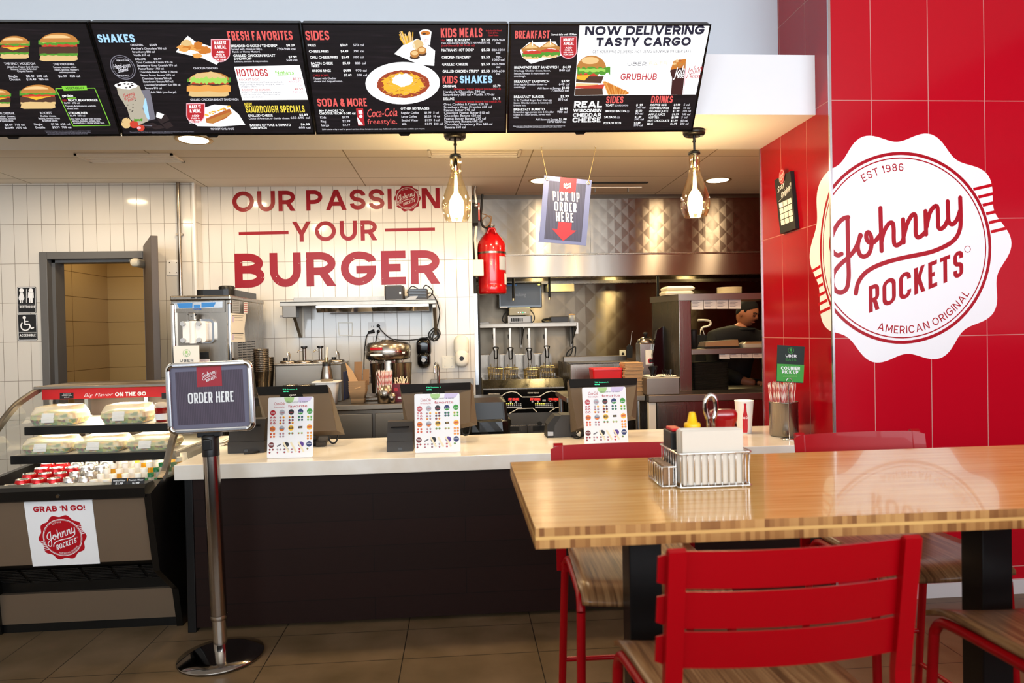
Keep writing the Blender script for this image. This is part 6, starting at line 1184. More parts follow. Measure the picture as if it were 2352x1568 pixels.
for x0 in (310, 600):
    for k in range(9): QP(mb, KP, [kz(x0 + 19 * k, 1243), kz(x0 + 19 * k + 11, 1243), kz(x0 + 19 * k + 11, 1254), kz(x0 + 19 * k, 1254)], 'silver_ink', .001); QP(mb, KP, [kz(x0 + 19 * k, 1230), kz(x0 + 19 * k + 10, 1230), kz(x0 + 19 * k + 10, 1238), kz(x0 + 19 * k, 1238)], 'led_yellow' if k < 5 else 'silver_ink', .001)
    QP(mb, KP, [kz(x0, 1262), kz(x0 + 170, 1260), kz(x0 + 170, 1274), kz(x0, 1276)], 'silver_ink', .001)
for x, y in ((375, 1220), (425, 1218), (575, 1214), (625, 1214), (675, 1205), (690, 1205), (740, 1208), (790, 1206)): QP(mb, KP, [kz(x - 8, y - 8), kz(x + 8, y - 8), kz(x + 8, y + 8), kz(x - 8, y + 8)], 'silver_ink', .001)
for pts in ([(285, 1165), (330, 1135), (380, 1122), (430, 1130), (480, 1172), (560, 1172), (640, 1168), (700, 1130), (750, 1118), (800, 1125), (850, 1165)], [(360, 1325), (440, 1280), (580, 1275), (615, 1310)], [(730, 1310), (790, 1270), (860, 1266)]): mb.flat(KP, strip([KP.px(*kz(*p)) for p in pts], .007), 'cream_plastic', .001)
T(mb, KP, kz(165, 0)[0], kz(272, 0)[0], kz(0, 1150)[1], 3, 'HENNY PENNY', 'cream_plastic', .01, .001); T(mb, KP, kz(530, 0)[0], kz(636, 0)[0], kz(0, 1140)[1], 3, 'HENNY PENNY', 'cream_plastic', .01, .001); obj('readouts', mb, cp, off=t.location, fixn=False)
for k in range(2):
    x0 = xa + .09 + .29 * k; dr = wp(t, 'filter_door', MB().box(x0, x0 + .28, FY + .018, FY + .03, .2, zd - .11, 'steel', .003)); hz2 = PY(1200, 985, FY).z; obj('handle', MB().box(x0 + .05, x0 + .22, FY + .012, FY + .02, hz2 - .02, hz2 + .02, 'soft_black'), dr, off=t.location)
wp(t, 'drain_band', MB().box(xa, xb, FY + .02, FY + .04, zd - .10, zd - .005, 'brushed'))
for px in (1170, 1240): x = PY(px, 972, FY).x; wp(t, 'valve_knob', MB().cyl((x, FY - .015, PY(px, 972, FY).z), (x, FY + .02, PY(px, 972, FY).z), .018, 'soft_black'))
def basket():
    t = thing('fry_basket', '', 'fry basket', (0, 0, 0), 0, 'fry baskets hung in a row over the fryer')
    mb = MB(); wv, dv, hv = .062, .14, .13
    for z, f in ((0, 1), (-.05, .95), (-.1, .9), (-hv, .86)): mb.tube([(-wv * f, -dv * f, z), (wv * f, -dv * f, z), (wv * f, dv * f, z), (-wv * f, dv * f, z)], .0032 if z else .005, 'grommet', 5, True)
    for k in range(9):
        x = -wv + 2 * wv * k / 8; mb.tube([(x, -dv, 0), (x * .86, -dv * .86, -hv), (x * .86, dv * .86, -hv), (x, dv, 0)], .0022, 'grommet', 4)
    for k in range(11):
        y = -dv + 2 * dv * k / 10; mb.tube([(-wv, y, 0), (-wv * .86, y * .86, -hv), (wv * .86, y * .86, -hv), (wv, y, 0)], .0022, 'grommet', 4)
    lp(t, 'wire_body', mb)
    mb = MB()
    for s in (-.016, .016): mb.tube([(s, -dv, 0), (s, -dv - .01, .03), (s * .8, -dv - .05, .10)], .0032, 'steel', 5)
    h = lp(t, 'handle', mb); o = obj('grip', MB().tube(cr([(.012, -dv - .05, .10), (.014, -dv - .075, .165), (.022, -dv - .085, .19), (0, -dv - .09, .197), (-.022, -dv - .085, .19), (-.014, -dv - .075, .165), (-.012, -dv - .05, .10)], 4, True), .0062, 'black_plastic', 6, True), h)
    lp(t, 'hook', MB().tube([(-.03, dv, 0), (-.03, dv + .02, .03)], .004, 'steel').tube([(.03, dv, 0), (.03, dv + .02, .03)], .004, 'steel')); return t
B0 = basket()
for k, (px, py, rz, lab) in enumerate(((1137, 845, 0, 'fry basket nearest the white wall'), (1174, 846, -.08, 'second fry basket from the white wall'), (1222, 847, -.2, 'third fry basket from the white wall'), (1257, 842, -.12, 'fry basket nearest the grill, hung highest'))):
    p = PY(px, py, 6.38); o = B0 if k == 0 else dup(B0, (0, 0, 0)); o.location = (p.x, 6.38, p.z); o.rotation_euler = (0, 0, rz); o['label'] = lab
def scoop():
    t = thing('fry_scoop', '', 'scoop', (0, 0, 0), 0, 'flat scoops hung under the kitchen shelf'); lp(t, 'handle', MB().box(-.013, .013, -.012, .012, .0, .22, 'steel', .003).box(-.02, -.012, .0, .02, .12, .16, 'soft_black'))
    lp(t, 'blade', MB().prism([(-.052, -.20), (.052, -.20), (.052, -.045), (.018, .005), (-.018, .005), (-.052, -.045)], lambda u, v: Vector((u, -.004, v)), lambda u, v: Vector((u, .004, v)), 'steel_dark')); return t
S0 = scoop()
for k, (px, lab) in enumerate(((1136, 'flat steel scoop nearest the white wall, handle up'), (1172, 'second flat steel scoop from the white wall'), (1216, 'third flat steel scoop from the white wall'), (1254, 'flat steel scoop nearest the shelf cable'))):
    p = PY(px, 806, 6.62); o = S0 if k == 0 else dup(S0, (0, 0, 0)); o.location = (p.x, 6.62, p.z); o['label'] = lab
EY = 5.15; ez = PY(1600, 905, EY).z
# grill station
GY = 6.0; a, b = PY(1312, 1000, GY), PY(1432, 832, GY); t = thing('grill', 'boxy stainless grill with a low back shelf behind the red bin', 'grill', ((a.x + b.x) / 2, GY + .3, 0))
wp(t, 'body', MB().box(a.x, b.x + .1, GY, 6.75, .1, b.z, 'steel', .008)); wp(t, 'rear_guard', MB().box(a.x - .01, b.x + .1, 6.3, 6.34, b.z, b.z + .05, 'steel_dark', .004)); wp(t, 'top_plate', MB().box(a.x - .005, b.x + .1, GY - .01, 6.4, b.z, b.z + .006, 'steel_dark'))
for px in (1000,): pass
for x in (a.x + .05, b.x): wp(t, 'leg', MB().cyl((x, GY + .05, 0), (x, GY + .05, .1), .02, 'steel'))
solo('wall_outlet', 'small white outlet with a black plug on the kitchen wall', 'outlet', MB().box(PY(1423, 805, 6.99).x, PY(1437, 805, 6.99).x, 6.985, 6.998, PY(1430, 818, 6.99).z, PY(1430, 804, 6.99).z, 'cream_plastic', .003).sph(PY(1431, 812, 6.97), .014, 'cable'), PY(1430, 811, 6.99), world=True)
t = thing('spatula', 'long thin spatula leaning above the brown paper stack', 'spatula', PY(1446, 820, 6.1)); wp(t, 'handle', MB().tube([PY(1448, 792, 6.1), PY(1452, 760, 6.1)], .004, 'steel')); wp(t, 'blade', MB().prism([(0, 0), (.05, 0), (.055, .1), (.02, .12), (.0, .1)], lambda u, v: PY(1440, 822, 6.1) + Vector((u, 0, v)), lambda u, v: PY(1440, 822, 6.1) + Vector((u, .012, v)), 'soft_black'))
t = thing('sauce_warmer', 'tall steel sauce warmer with a dial behind the utensil tub', 'warmer', (PY(1489, 840, 5.68).x, 5.72, PY(1491, 842, 5.68).z)); w0 = t.location
lp(t, 'body', MB().box(-.07, .07, -.05, .1, ez - w0.z + .002, .20, 'steel', .01)); lp(t, 'pot_lid', MB().lathe([(.068, .20), (.066, .225), (.03, .245), (0, .247)], 'steel', (0, .03, 0), 28)); lp(t, 'lid_knob', MB().lathe([(0, .246), (.010, .246), (.012, .265), (.02, .272), (.016, .285), (0, .288)], 'soft_black', (0, .03, 0), 20)); lp(t, 'dial_plate', MB().box(-.025, .05, -.056, -.05, .02, .14, 'cream_plastic').cyl((.012, -.056, .05), (.012, -.066, .05), .02, 'ink_red').cyl((.012, -.064, .05), (.012, -.076, .05), .013, 'soft_black'))
solo('plastic_guard', 'tall black plastic guard beside the steel pass shelf', 'guard', MB().prism([(0, ez + .001 - PY(1508, 842, 5.62).z), (.085, ez + .001 - PY(1508, 842, 5.62).z), (.085, .34), (.02, .30), (-.02, .10)], lambda u, v: PY(1508, 842, 5.62) + Vector((u - .01, 0, v)), lambda u, v: PY(1508, 842, 5.62) + Vector((u - .01, .04, v)), 'black_gloss'), PY(1506, 842, 5.7), world=True)
# ------------------------------------------------------------------ expo counter, bin, wraps, utensils
EY = 5.15; ez = PY(1600, 905, EY).z; xa = PY(1490, 905, EY).x; t = thing('serving_counter', 'stainless serving counter under the pass shelves', 'counter', (xa + .6, EY, 0))
wp(t, 'worktop', MB().box(xa, 3.2, EY, 5.86, ez - .055, ez, 'brushed', .005)); wp(t, 'cabinet', MB().box(xa + .07, 3.2, EY + .03, 5.84, .05, ez - .056, 'steel', .003)); wp(t, 'door', MB().box(xa + .075, PY(1580, 950, EY).x, EY + .018, EY + .03, .15, ez - .08, 'steel', .003)); wp(t, 'post', MB().box(xa + .005, xa + .06, EY + .02, EY + .07, 0, ez - .056, 'cream_plastic', .004))
xl2 = PY(1300, 905, EY + .1).x; t = thing('prep_table', 'low steel prep table carrying the red bin and brown paper', 'table', ((xl2 + xa) / 2, EY + .3, 0)); pz = PY(1460, 908, EY + .1).z
wp(t, 'tabletop', MB().box(xl2, xa - .004, EY + .08, 5.85, pz - .04, pz, 'brushed', .004))
for x in (xl2 + .04, xa - .05):
    for y in (EY + .13, 5.8): wp(t, 'leg', MB().cyl((x, y, 0), (x, y, pz - .04), .022, 'alu'))
RY = 5.35; a, b = PY(1362, 870, RY), PY(1431, 845, RY); t = thing('red_bin', 'bright red plastic bin standing on the prep table', 'bin', ((a.x + b.x) / 2, RY + .09, pz)); wv = (b.x - a.x) / 2; hv = b.z - pz
def tub(w0, w1, d0, d1, h, m, r=.015):
    mb = MB(); o0 = rrect(-w0, w0, -d0, d0, r, 4); o1 = rrect(-w1, w1, -d1, d1, r, 4); n = len(o0)
    vs = [(x, y, .001) for x, y in o0] + [(x, y, h) for x, y in o1] + [(x * .95, y * .93, h) for x, y in o1] + [(x * .93, y * .9, .01) for x, y in o0]
    return mb.add(vs, [[q * n + i, q * n + (i + 1) % n, (q + 1) * n + (i + 1) % n, (q + 1) * n + i] for q in range(3) for i in range(n)] + [[i for i in range(n)][::-1], [3 * n + i for i in range(n)]], m, False)
mb = tub(wv * .88, wv, .075, .09, hv, 'red_plastic'); mb.prism(rrect(-wv * 1.02, wv * 1.02, -.094, .094, .015, 4), lambda u, v: Vector((u, v, hv - .012)), lambda u, v: Vector((u * .99, v * .99, hv - .002)), 'red_plastic'); lp(t, 'tub', mb); lp(t, 'wire_handle', MB().tube(cr([(wv * .95, -.09, hv - .01), (wv * 1.1, -.02, hv - .06), (wv * 1.06, .06, hv - .09)], 5), .003, 'steel', 6))
p = PY(1457, 905, 5.28); ht = PY(1457, 833, 5.28).z - pz; sh = []; nP = 26; me = None
mb = MB(); mb.box(-.072, .072, -.09, .09, 0, ht / nP * .9, 'kraft', .0015); me = mb.mesh('wrap_bundle')
for k in range(nP):
    o = bpy.data.objects.new('paper_pack', me); COL.objects.link(o); o.location = (p.x + random.uniform(-.006, .006) + (.006 if k > 20 else 0), 5.38 + random.uniform(-.005, .005), pz + .001 + ht / nP * k); o.rotation_euler = (0, 0, random.uniform(-.05, .05)); tag(o, 'brown paper pack in the tall stack beside the utensil tub' if k < nP - 1 else 'topmost brown paper pack of the tall stack', 'paper pack', 'stacked brown paper packs')
UY = EY + .012; a, b = PY(1486, 905, UY), PY(1561, 866, UY); t = thing('utensil_caddy', 'steel caddy with four white cups for black cutlery', 'caddy', ((a.x + b.x) / 2, UY + .115, ez)); wv = (b.x - a.x) / 2; hv = b.z - ez; lp(t, 'box', MB().box(-wv, wv, -.112, .108, .001, hv, 'brushed', .004).box(-wv, wv, -.115, -.1, hv - .006, hv + .002, 'beige_box'))
for x in (-.5, .5):
    for y in (-.055, .052): lp(t, 'cup_insert', MB().lathe([(.044, 0), (.058, .006), (.056, .012), (.046, .008), (.042, -.03), (0, -.035)], 'cream_plastic', (x * wv * .95, y, hv + .001), 26).lathe([(0, .0015), (.042, .0015)], 'soft_black', (x * wv * .95, y, hv + .001), 20))
fk = MB().box(-.004, .004, -.0015, .0015, 0, .09, 'black_plastic', .001).box(-.007, .007, -.0015, .0015, .07, .10, 'black_plastic', .001).mesh('plastic_fork')
for i in range(17):
    o = bpy.data.objects.new('plastic_fork', fk); COL.objects.link(o); cxx = t.location.x + (-.5 if i < 11 else .5) * wv * .95; o.location = (cxx + random.uniform(-.025, .025), t.location.y - .06 + random.uniform(-.02, .02), ez + hv - .012 - (.03 if i >= 11 else 0)); o.rotation_euler = (random.uniform(-.25, .25), random.uniform(-.3, .5), random.uniform(0, 3)); tag(o, 'black plastic fork standing in the white cup of the cutlery caddy' if i < 11 else 'black plastic fork lying low in the second front cup', 'fork', 'forks in the front cup' if i < 11 else 'forks in the second front cup')
# pass shelves
VY = 5.40; za = PY(1650, 674, VY).z; xp0 = PY(1526, 700, VY + .1).x; xp1, xp2 = PY(1560, 760, VY).x, PY(1588, 760, VY).x; zm = PY(1660, 800, VY).z
t = thing('pass_shelf', 'tall stainless pass shelf between the counter and the cook', 'shelf unit', (xp1 + .5, VY + .2, ez))
wp(t, 'post', MB().box(xp1, xp2, VY, VY + .06, ez + .001, za - .05, 'steel', .004)); wp(t, 'side_panel', MB().prism([(xp1, VY), (xp1, VY + .03), (xp0 - .0, VY + .42), (xp0 - .02, VY + .40)], lambda u, v: Vector((u, v, ez + .001)), lambda u, v: Vector((u, v, za - .04)), 'steel')); xr2 = 2.9
wp(t, 'top_board', MB().prism([(xp1 - .005, VY - .01), (xr2, VY - .01), (xr2, VY + .42), (xp0 - .03, VY + .42)], lambda u, v: Vector((u, v, za - .05)), lambda u, v: Vector((u, v, za)), 'brushed')); wp(t, 'middle_board', MB().box(xp2 - .0, xr2, VY + .0, VY + .40, zm - .045, zm, 'brushed', .004)); wp(t, 'end_post', MB().box(xr2 - .06, xr2, VY, VY + .06, ez + .001, za - .05, 'steel'))
RPn = facing(VY + .012)
def tickets(x0, x1, y0, y1, lab):
    t = thing('ticket_strip', lab, 'paper strip', RPn.pt(*RPn.px((x0 + x1) / 2, y0)), 0, 'order tickets clipped under the pass boards'); mb = MB(); n = 4
    for k in range(n): xa_ = x0 + (x1 - x0) * k / n; xb_ = x0 + (x1 - x0) * (k + .96) / n; yy = y1 + (1.5 if k == 0 else 0); QP(mb, RPn, [(xa_, yy), (xb_, yy), (xb_, y0), (xa_, y0)], 'paper', .0); [QP(mb, RPn, [(xa_ + 2, y0 + 3 + 3 * i), (xa_ + (xb_ - xa_) * (.5 + .3 * (i % 2)), y0 + 3 + 3 * i), (xa_ + (xb_ - xa_) * .6, y0 + 4 + 3 * i), (xa_ + 2, y0 + 4 + 3 * i)], 'ink_grey', .0008) for i in range(max(1, int((y1 - y0 - 3) / 3.5)))]
    wp(t, 'slips', mb, fixn=False); wp(t, 'clip_rail', MB().box(RPn.px(x0, y0)[0], RPn.px(x1, y0)[0], VY + .008, VY + .022, RPn.px(x0, y0)[1] - .004, RPn.px(x0, y0)[1] + .006, 'steel'))
tickets(1588, 1703, 688, 709, 'white order tickets under the upper pass board'); tickets(1652, 1754, 811, 822, 'white order tickets under the middle pass board')
# foam boxes, plates, wrapped trays, tray stack
fb = MB().prism(rrect(-.12, .12, -.10, .10, .02, 4), lambda u, v: Vector((u * .94, v * .94, 0)), lambda u, v: Vector((u, v, .024)), 'foam').prism(rrect(-.12, .12, -.10, .10, .02, 4), lambda u, v: Vector((u, v, .024)), lambda u, v: Vector((u * .82, v * .82, .052)), 'foam').mesh('foam_box')
p = PY(1555, 672, VY + .17); 
for k in range(2):
    o = bpy.data.objects.new('foam_box', fb); COL.objects.link(o); o.location = (p.x + .01 * k, VY + .19, za + .001 + .0525 * k); o.scale = (1, 1, .72 if k == 0 else .62)
    if k: o.location.z = za + .001 + .039
    tag(o, ('lower' if k == 0 else 'upper') + ' cream foam takeout box stacked on the pass shelf', 'takeout box', 'foam boxes on the pass shelf')
p = PY(1676, 668, VY + .17); plm = MB().lathe([(0, 0), (.07, 0), (.098, .006), (.10, .0075), (.07, .004), (0, .003)], 'foam', n=36).mesh('plate')
for k in range(9): o = bpy.data.objects.new('plate', plm); COL.objects.link(o); o.location = (p.x, VY + .18, za + .001 + .0062 * k); tag(o, 'cream plate in the low stack on top of the pass shelf' if k < 8 else 'topmost cream plate of the stack on the pass shelf', 'plate', 'stacked plates on the pass shelf')
a, b = PY(1620, 792, VY + .06), PY(1701, 778, VY + .06); t = thing('wrapped_tray', 'film wrapped brown tray of buns on the middle pass board', 'tray', ((a.x + b.x) / 2, VY + .16, zm)); wv = (b.x - a.x) / 2; lp(t, 'tray', MB().box(-wv, wv * .98, -.09, .09, .001, .016, 'tray_black', .003)); mb = MB().prism(rrect(-wv, wv, -.09, .09, .02, 4), lambda u, v: Vector((u, v, .017)), lambda u, v: Vector((u * .94, v * .9, .058 + .008 * u / wv)), 'wrap_brown'); lp(t, 'wrapped_food', mb)
a = PY(1710, 790, VY + .06); t = thing('wrapped_tray', 'pale film wrapped plate nearer the red wall on the middle pass board', 'tray', (a.x + .13, VY + .16, zm)); lp(t, 'plate', MB().prism(rrect(-.14, .2, -.09, .09, .03, 4), lambda u, v: Vector((u * .9, v * .9, .001)), lambda u, v: Vector((u, v, .03)), 'bowl_cream')); lp(t, 'wrapped_food', MB().prism(rrect(-.12, .2, -.08, .08, .03, 4), lambda u, v: Vector((u, v, .03)), lambda u, v: Vector((u * .8, v * .7, .046)), 'wrap_brown'))
solo('squeeze_bottle', 'black cylinder container at the inner end of the middle pass board', 'container', MB().lathe([(0, .001), (.03, .001), (.03, .14), (.026, .155), (0, .157)], 'soft_black', n=24), (PY(1594, 790, VY + .1).x + .012, VY + .14, zm))
a, b = PY(1594, 905, VY + .05), PY(1676, 832, VY + .05); n = 24; tm = MB().prism(rrect(-(b.x - a.x) / 2, (b.x - a.x) / 2, -.14, .14, .02, 3), lambda u, v: Vector((u * .97, v * .97, 0)), lambda u, v: Vector((u, v, (b.z - ez) / n * .86)), 'tray_black').mesh('serving_tray')
for k in range(n): o = bpy.data.objects.new('serving_tray', tm); COL.objects.link(o); o.location = ((a.x + b.x) / 2, VY + .2, ez + .001 + (b.z - ez) / n * k); tag(o, 'black serving tray in the tall stack under the pass shelf' if k < n - 1 else 'topmost black serving tray of the tall stack', 'tray', 'stacked black serving trays')
t = thing('tap', 'chrome hooked tap behind the pass shelf beside the cook', 'tap', PY(1614, 760, 6.35)); wp(t, 'spout', MB().tube(cr([PY(x, y, 6.35) for x, y in ((1603, 735), (1618, 735), (1630, 737), (1632, 744), (1626, 749), (1614, 752), (1610, 758))], 5), .010, 'cream_plastic', 8)); wp(t, 'valve_body', MB().tube([PY(x, y, 6.35) for x, y in ((1609, 770), (1610, 758), (1615, 758), (1618, 770))], .009, 'steel', 6).box(PY(1595, 770, 6.35).x, PY(1630, 770, 6.35).x, 6.34, 6.99, .0, PY(1615, 769, 6.35).z, 'soft_black'))
# ------------------------------------------------------------------ tills on the front counter
def hull8(mb, f, b, m):
    """box-like solid from four front and four back corners (bl, br, tr, tl)"""
    return mb.add(list(f) + list(b), [[0, 1, 2, 3], [7, 6, 5, 4], [0, 4, 5, 1], [1, 5, 6, 2], [2, 6, 7, 3], [3, 7, 4, 0]], m)
def till(label, tl, tr, bl, br, Yt, Yb, side, cable=None):
    """customer side of a tilted touch till: black readout strip on top, tapering grey shell below"""
    P = lambda q, Y: PY(q[0], q[1], Y)
    A, B, C, D = P(bl, Yb), P(br, Yb), P(tr, Yt), P(tl, Yt); c = (A + B) / 2; base = Vector((c.x, Yb + .10, CT))
    t = thing('till', label, 'till', base, 0, 'touch tills along the counter'); n = (B - A).cross(D - A).normalized(); n = n if n.y > 0 else -n
    th = .055; mb = MB(); ins = .035
    bk = [A + n * th + Vector((-ins, 0, 0)), B + n * th + Vector((ins, 0, 0)), C + n * th + Vector((ins * .2, 0, .008)), D + n * th + Vector((-ins * .2, 0, .008))]
    hull8(mb, [A, B, C, D], bk, 'pos_grey'); wp(t, 'shell', mb)
    up = (D - A); f = .17; E0, F0 = D - up * f, C - (C - B) * f
    mb = MB(); hull8(mb, [E0 - n * .003, F0 - n * .003, C - n * .004 + Vector((0, 0, .002)), D - n * .004 + Vector((0, 0, .002))], [E0, F0, C, D], 'black_gloss')
    m0 = A + (B - A) * .30; m1 = A + (B - A) * .66
    k0, k1 = E0 + (F0 - E0) * .30, E0 + (F0 - E0) * .62; hull8(mb, [k0 - up * .07 - n * .003, k1 - up * .07 - n * .003, k1 - n * .003, k0 - n * .003], [k0 - up * .07, k1 - up * .07, k1, k0], 'black_gloss'); ds = wp(t, 'customer_display', mb, 'glossy black readout strip with green text')
    pl = Plane(D - n * .0055, (C - D), up); w_ = (C - D).length; h_ = up.length; mb = MB()
    ps, w0 = btext('Till Station 1', .0, 0); put(mb, pl, ps, 'led_green', w_ * .36, -h_ * .085, w_ * .20 / w0, .011, .0004); ps, w0 = btext('NEW 00', .02, 0); put(mb, pl, ps, 'led_green', w_ * .36, -h_ * .13, w_ * .07 / w0, .011, .0004)
    ps, w0 = stext('NCR', .009, 1.1, .22, .15); put(mb, pl, ps, 'white_print', w_ * .45, -h_ * .215, 1, 1, .0004); mb.flat(pl, ring(w_ * .44, -h_ * .207, .004, .006, 16), 'white_print', .0004); obj('readout', mb, ds, off=t.location, fixn=False)
    mb = MB(); mid = (A + B) / 2 + n * .03
    mb.box(base.x - .10, base.x + .10, Yb + .02, Yb + .24, CT + .001, CT + .022, 'charcoal', .008).box(base.x - .05, base.x + .05, Yb + .07, Yb + .15, CT + .02, mid.z + .10, 'charcoal', .01); wp(t, 'stand', mb)
    if cable: wp(t, 'cable', MB().tube(cr([PY(x, y, Yb + .05) for x, y in cable], 6), .0048, 'cable', 7))
    return t
till('till between the order sign and the middle till, with a hanging cable', (588, 890), (752, 885), (622, 996), (773, 988), 4.02, 3.86, 1, ((757, 986), (755, 1005), (762, 1017), (772, 1014), (777, 995), (775, 975)))
till('middle till with a black printer box attached beside it', (918, 884), (1081, 879), (944, 1003), (1080, 969), 3.98, 3.84, 1, ((1061, 975), (1061, 992), (1068, 999), (1077, 994), (1079, 975)))
till('till nearest the red wall, above the red chair', (1306, 872), (1464, 869), (1326, 985), (1450, 955), 3.98, 3.84, 1)
# flavour cards
DR = [('ink_red', 'white_print'), ('silver_ink', 'ink_red'), ('ink_black', 'ink_red'), ('navy', 'green'), ('green', 'lt_green')]
def card(label, tl, tr, bl, br, Yb):
    Yt = Yb + .05; A, B, C, D = PY(*bl, Yb), PY(*br, Yb), PY(*tr, Yt), PY(*tl, Yt); lift = Vector((0, 0, 0))
    A.z = B.z = CT + .001
    ux = (B - A).normalized(); uy = (D - A); uy = uy - ux * uy.dot(ux); h = uy.length; w_ = (B - A).length; pl = Plane(A, ux, uy); t = thing('flavor_card', label, 'menu card', (A + B) / 2, 0, 'white drink flavor cards'); t.location.z = CT
    mb = MB(); mb.prism(rrect(0, w_, 0, h, .008, 4), lambda u, v: pl.pt(u, v, -.003), lambda u, v: pl.pt(u, v, 0), 'white_print'); wp(t, 'card', mb)
    e = pl.n; mb = MB(); mb.prism([(w_ * .3, 0), (w_ * .7, 0), (w_ * .6, h * .6), (w_ * .4, h * .6)], lambda u, v: pl.pt(u, v, -.004) + Vector((0, .11 * (1 - v / h) if v < h * .3 else 0, 0)), lambda u, v: pl.pt(u, v, -.0065) + Vector((0, .11 * (1 - v / h) if v < h * .3 else 0, 0)), 'white_print'); wp(t, 'easel_back', mb)
    mb = MB(); F = lambda x, y: (w_ * x, h * (1 - y))   # x, y fractions from the top left
    def dot(x, y, r, m, lay=.0008, n=18): c = F(x, y); mb.flat(pl, [disc(c[0], c[1], r * w_, n)], m, lay)
    mb.flat(pl, [[(w_ * (.36 + .10 + .11 * math.cos(a)), h - .001 - .11 * w_ * abs(math.sin(a)) * 1.2) for a in [math.pi * i / 14 for i in range(15)]]], 'lt_green', .0005); mb.flat(pl, [[F(.67, .002), F(.97, .002), F(.92, .07), F(.8, .095), F(.66, .09)]], 'lilac', .0005)
    def tx(s, x0, x1, y, hh, m, wt=.0, sh=0): ps, w0 = btext(s, wt, sh); c = F(x0, y); put(mb, pl, ps, m, c[0], c[1], w_ * (x1 - x0) / w0, hh * h / .7, .0011)
    tx('Coca-Cola', .13, .36, .128, .05, 'ink_red', .004, .25); tx('freestyle', .13, .36, .175, .026, 'ink_red', -.004); tx('discover a new', .40, .88, .095, .030, 'ink_grey', -.004); tx('favorite', .44, .86, .172, .045, 'ink_red', .004)
    rng = random.Random(3)
    xs = (.11, .31, .51, .715, .915)
    for i, x in enumerate(xs):
        dot(x, .255 - .003 * i, .061, DR[i][0]); c = F(x, .262); 
        if i == 3: mb.flat(pl, [[F(x - .05, .27), F(x + .05, .258), F(x + .04, .285), F(x, .295), F(x - .04, .288)]], 'green', .001)
        tx(('Coke', 'Coke', 'Coke', 'Sprite', 'Sprite')[i], x - .045, x + .045, .265, .022, DR[i][1] if i < 3 else 'white_print', .012, .2)
        for r in range(3 if i < 3 else 2):
            for q in (-.034, .034): dot(x + q, .335 + .047 * r, .025, ('ink_red', 'silver_ink', 'ink_black', 'navy', 'lt_green')[i] if rng.random() < .75 else 'yellow', n=12); dot(x + q, .341 + .047 * r, .014, ('white_print', 'ink_red', 'ink_red', 'green', 'green')[i], .0012, 8)
    for i, x in enumerate(xs):
        y = .522 - .004 * i; dot(x, y, .061, ('orange', 'silver_ink', 'yellow', 'white_print', 'yellow')[i])
        if i == 1: mb.flat(pl, [[F(x - .058, y + .012), F(x + .058, y), F(x + .04, y + .03), F(x, y + .045), F(x - .04, y + .03)]], 'orange', .001)
        if i < 2: tx('Fanta', x - .045, x + .045, y + .014, .03, 'navy', .016)
        elif i < 4: mb.flat(pl, [[F(x - .045, y - .022), F(x + .045, y - .024), F(x + .045, y + .012), F(x - .045, y + .014)]], 'ink_black', .0011); tx('TEA', x - .03, x + .03, y + .004, .016, 'yellow', .01)
        else: mb.flat(pl, [[F(x - .05, y - .02), F(x + .05, y - .026), F(x + .05, y + .014), F(x - .05, y + .02)]], 'orange', .0011); tx('MIX', x - .04, x + .04, y + .008, .02, 'ink_red', .012)
        for r in range((2, 2, 1, 1, 3)[i]):
            for q in (-.034, .034): dot(x + q, .602 + .047 * r, .024, ('orange', 'silver_ink', 'green', 'lt_green', 'orange')[i], n=12); dot(x + q, .607 + .047 * r, .014, ('ink_red', 'ink_red', 'ink_red', 'ink_red', 'yellow')[i], .0012, 8)
    xs = (.09, .255, .41, .57, .735, .91)
    for i, x in enumerate(xs):
        dot(x, .785, .061, ('brown_ink', 'white_print', 'ink_black', 'white_print', 'purple', 'navy')[i])
        if i == 1: mb.flat(pl, [[F(x - .05, .80), F(x + .04, .765), F(x + .05, .785), F(x - .04, .82)]], 'ink_grey', .001)
        if i in (0, 5): tx(('Pibb', 'DASANI')[i // 5], x - .045, x + .045, .79, .022, 'white_print', .01)
        if i in (2, 3, 4): a, b = F(x - .06, .745), F(x + .06, .91); mb.flat(pl, strip([a, b], .009), 'foam', .0014)
        for k, q in enumerate((-.033, .033, -.033)):
            if (i, k) in ((5, 1), (5, 2), (3, 1), (4, 1)): continue
            dot(x + q, .86 + (.047 if k == 2 else 0), .022, ('brown_ink', 'silver_ink', 'ink_grey', 'silver_ink', 'ink_red', 'green')[i], n=12); dot(x + q, .866 + (.047 if k == 2 else 0), .012, 'ink_red', .0012, 8)
    wp(t, 'print', mb, fixn=False); return t
card('white drink flavor card before the till by the order sign', (618, 913), (721, 909), (613, 1049), (719, 1045), 3.53)
card('white drink flavor card before the middle till', (952, 905), (1055, 901), (953, 1041), (1058, 1037), 3.55)
card('white drink flavor card before the till nearest the red wall', (1337, 890), (1438, 887), (1343, 1025), (1444, 1021), 3.60)
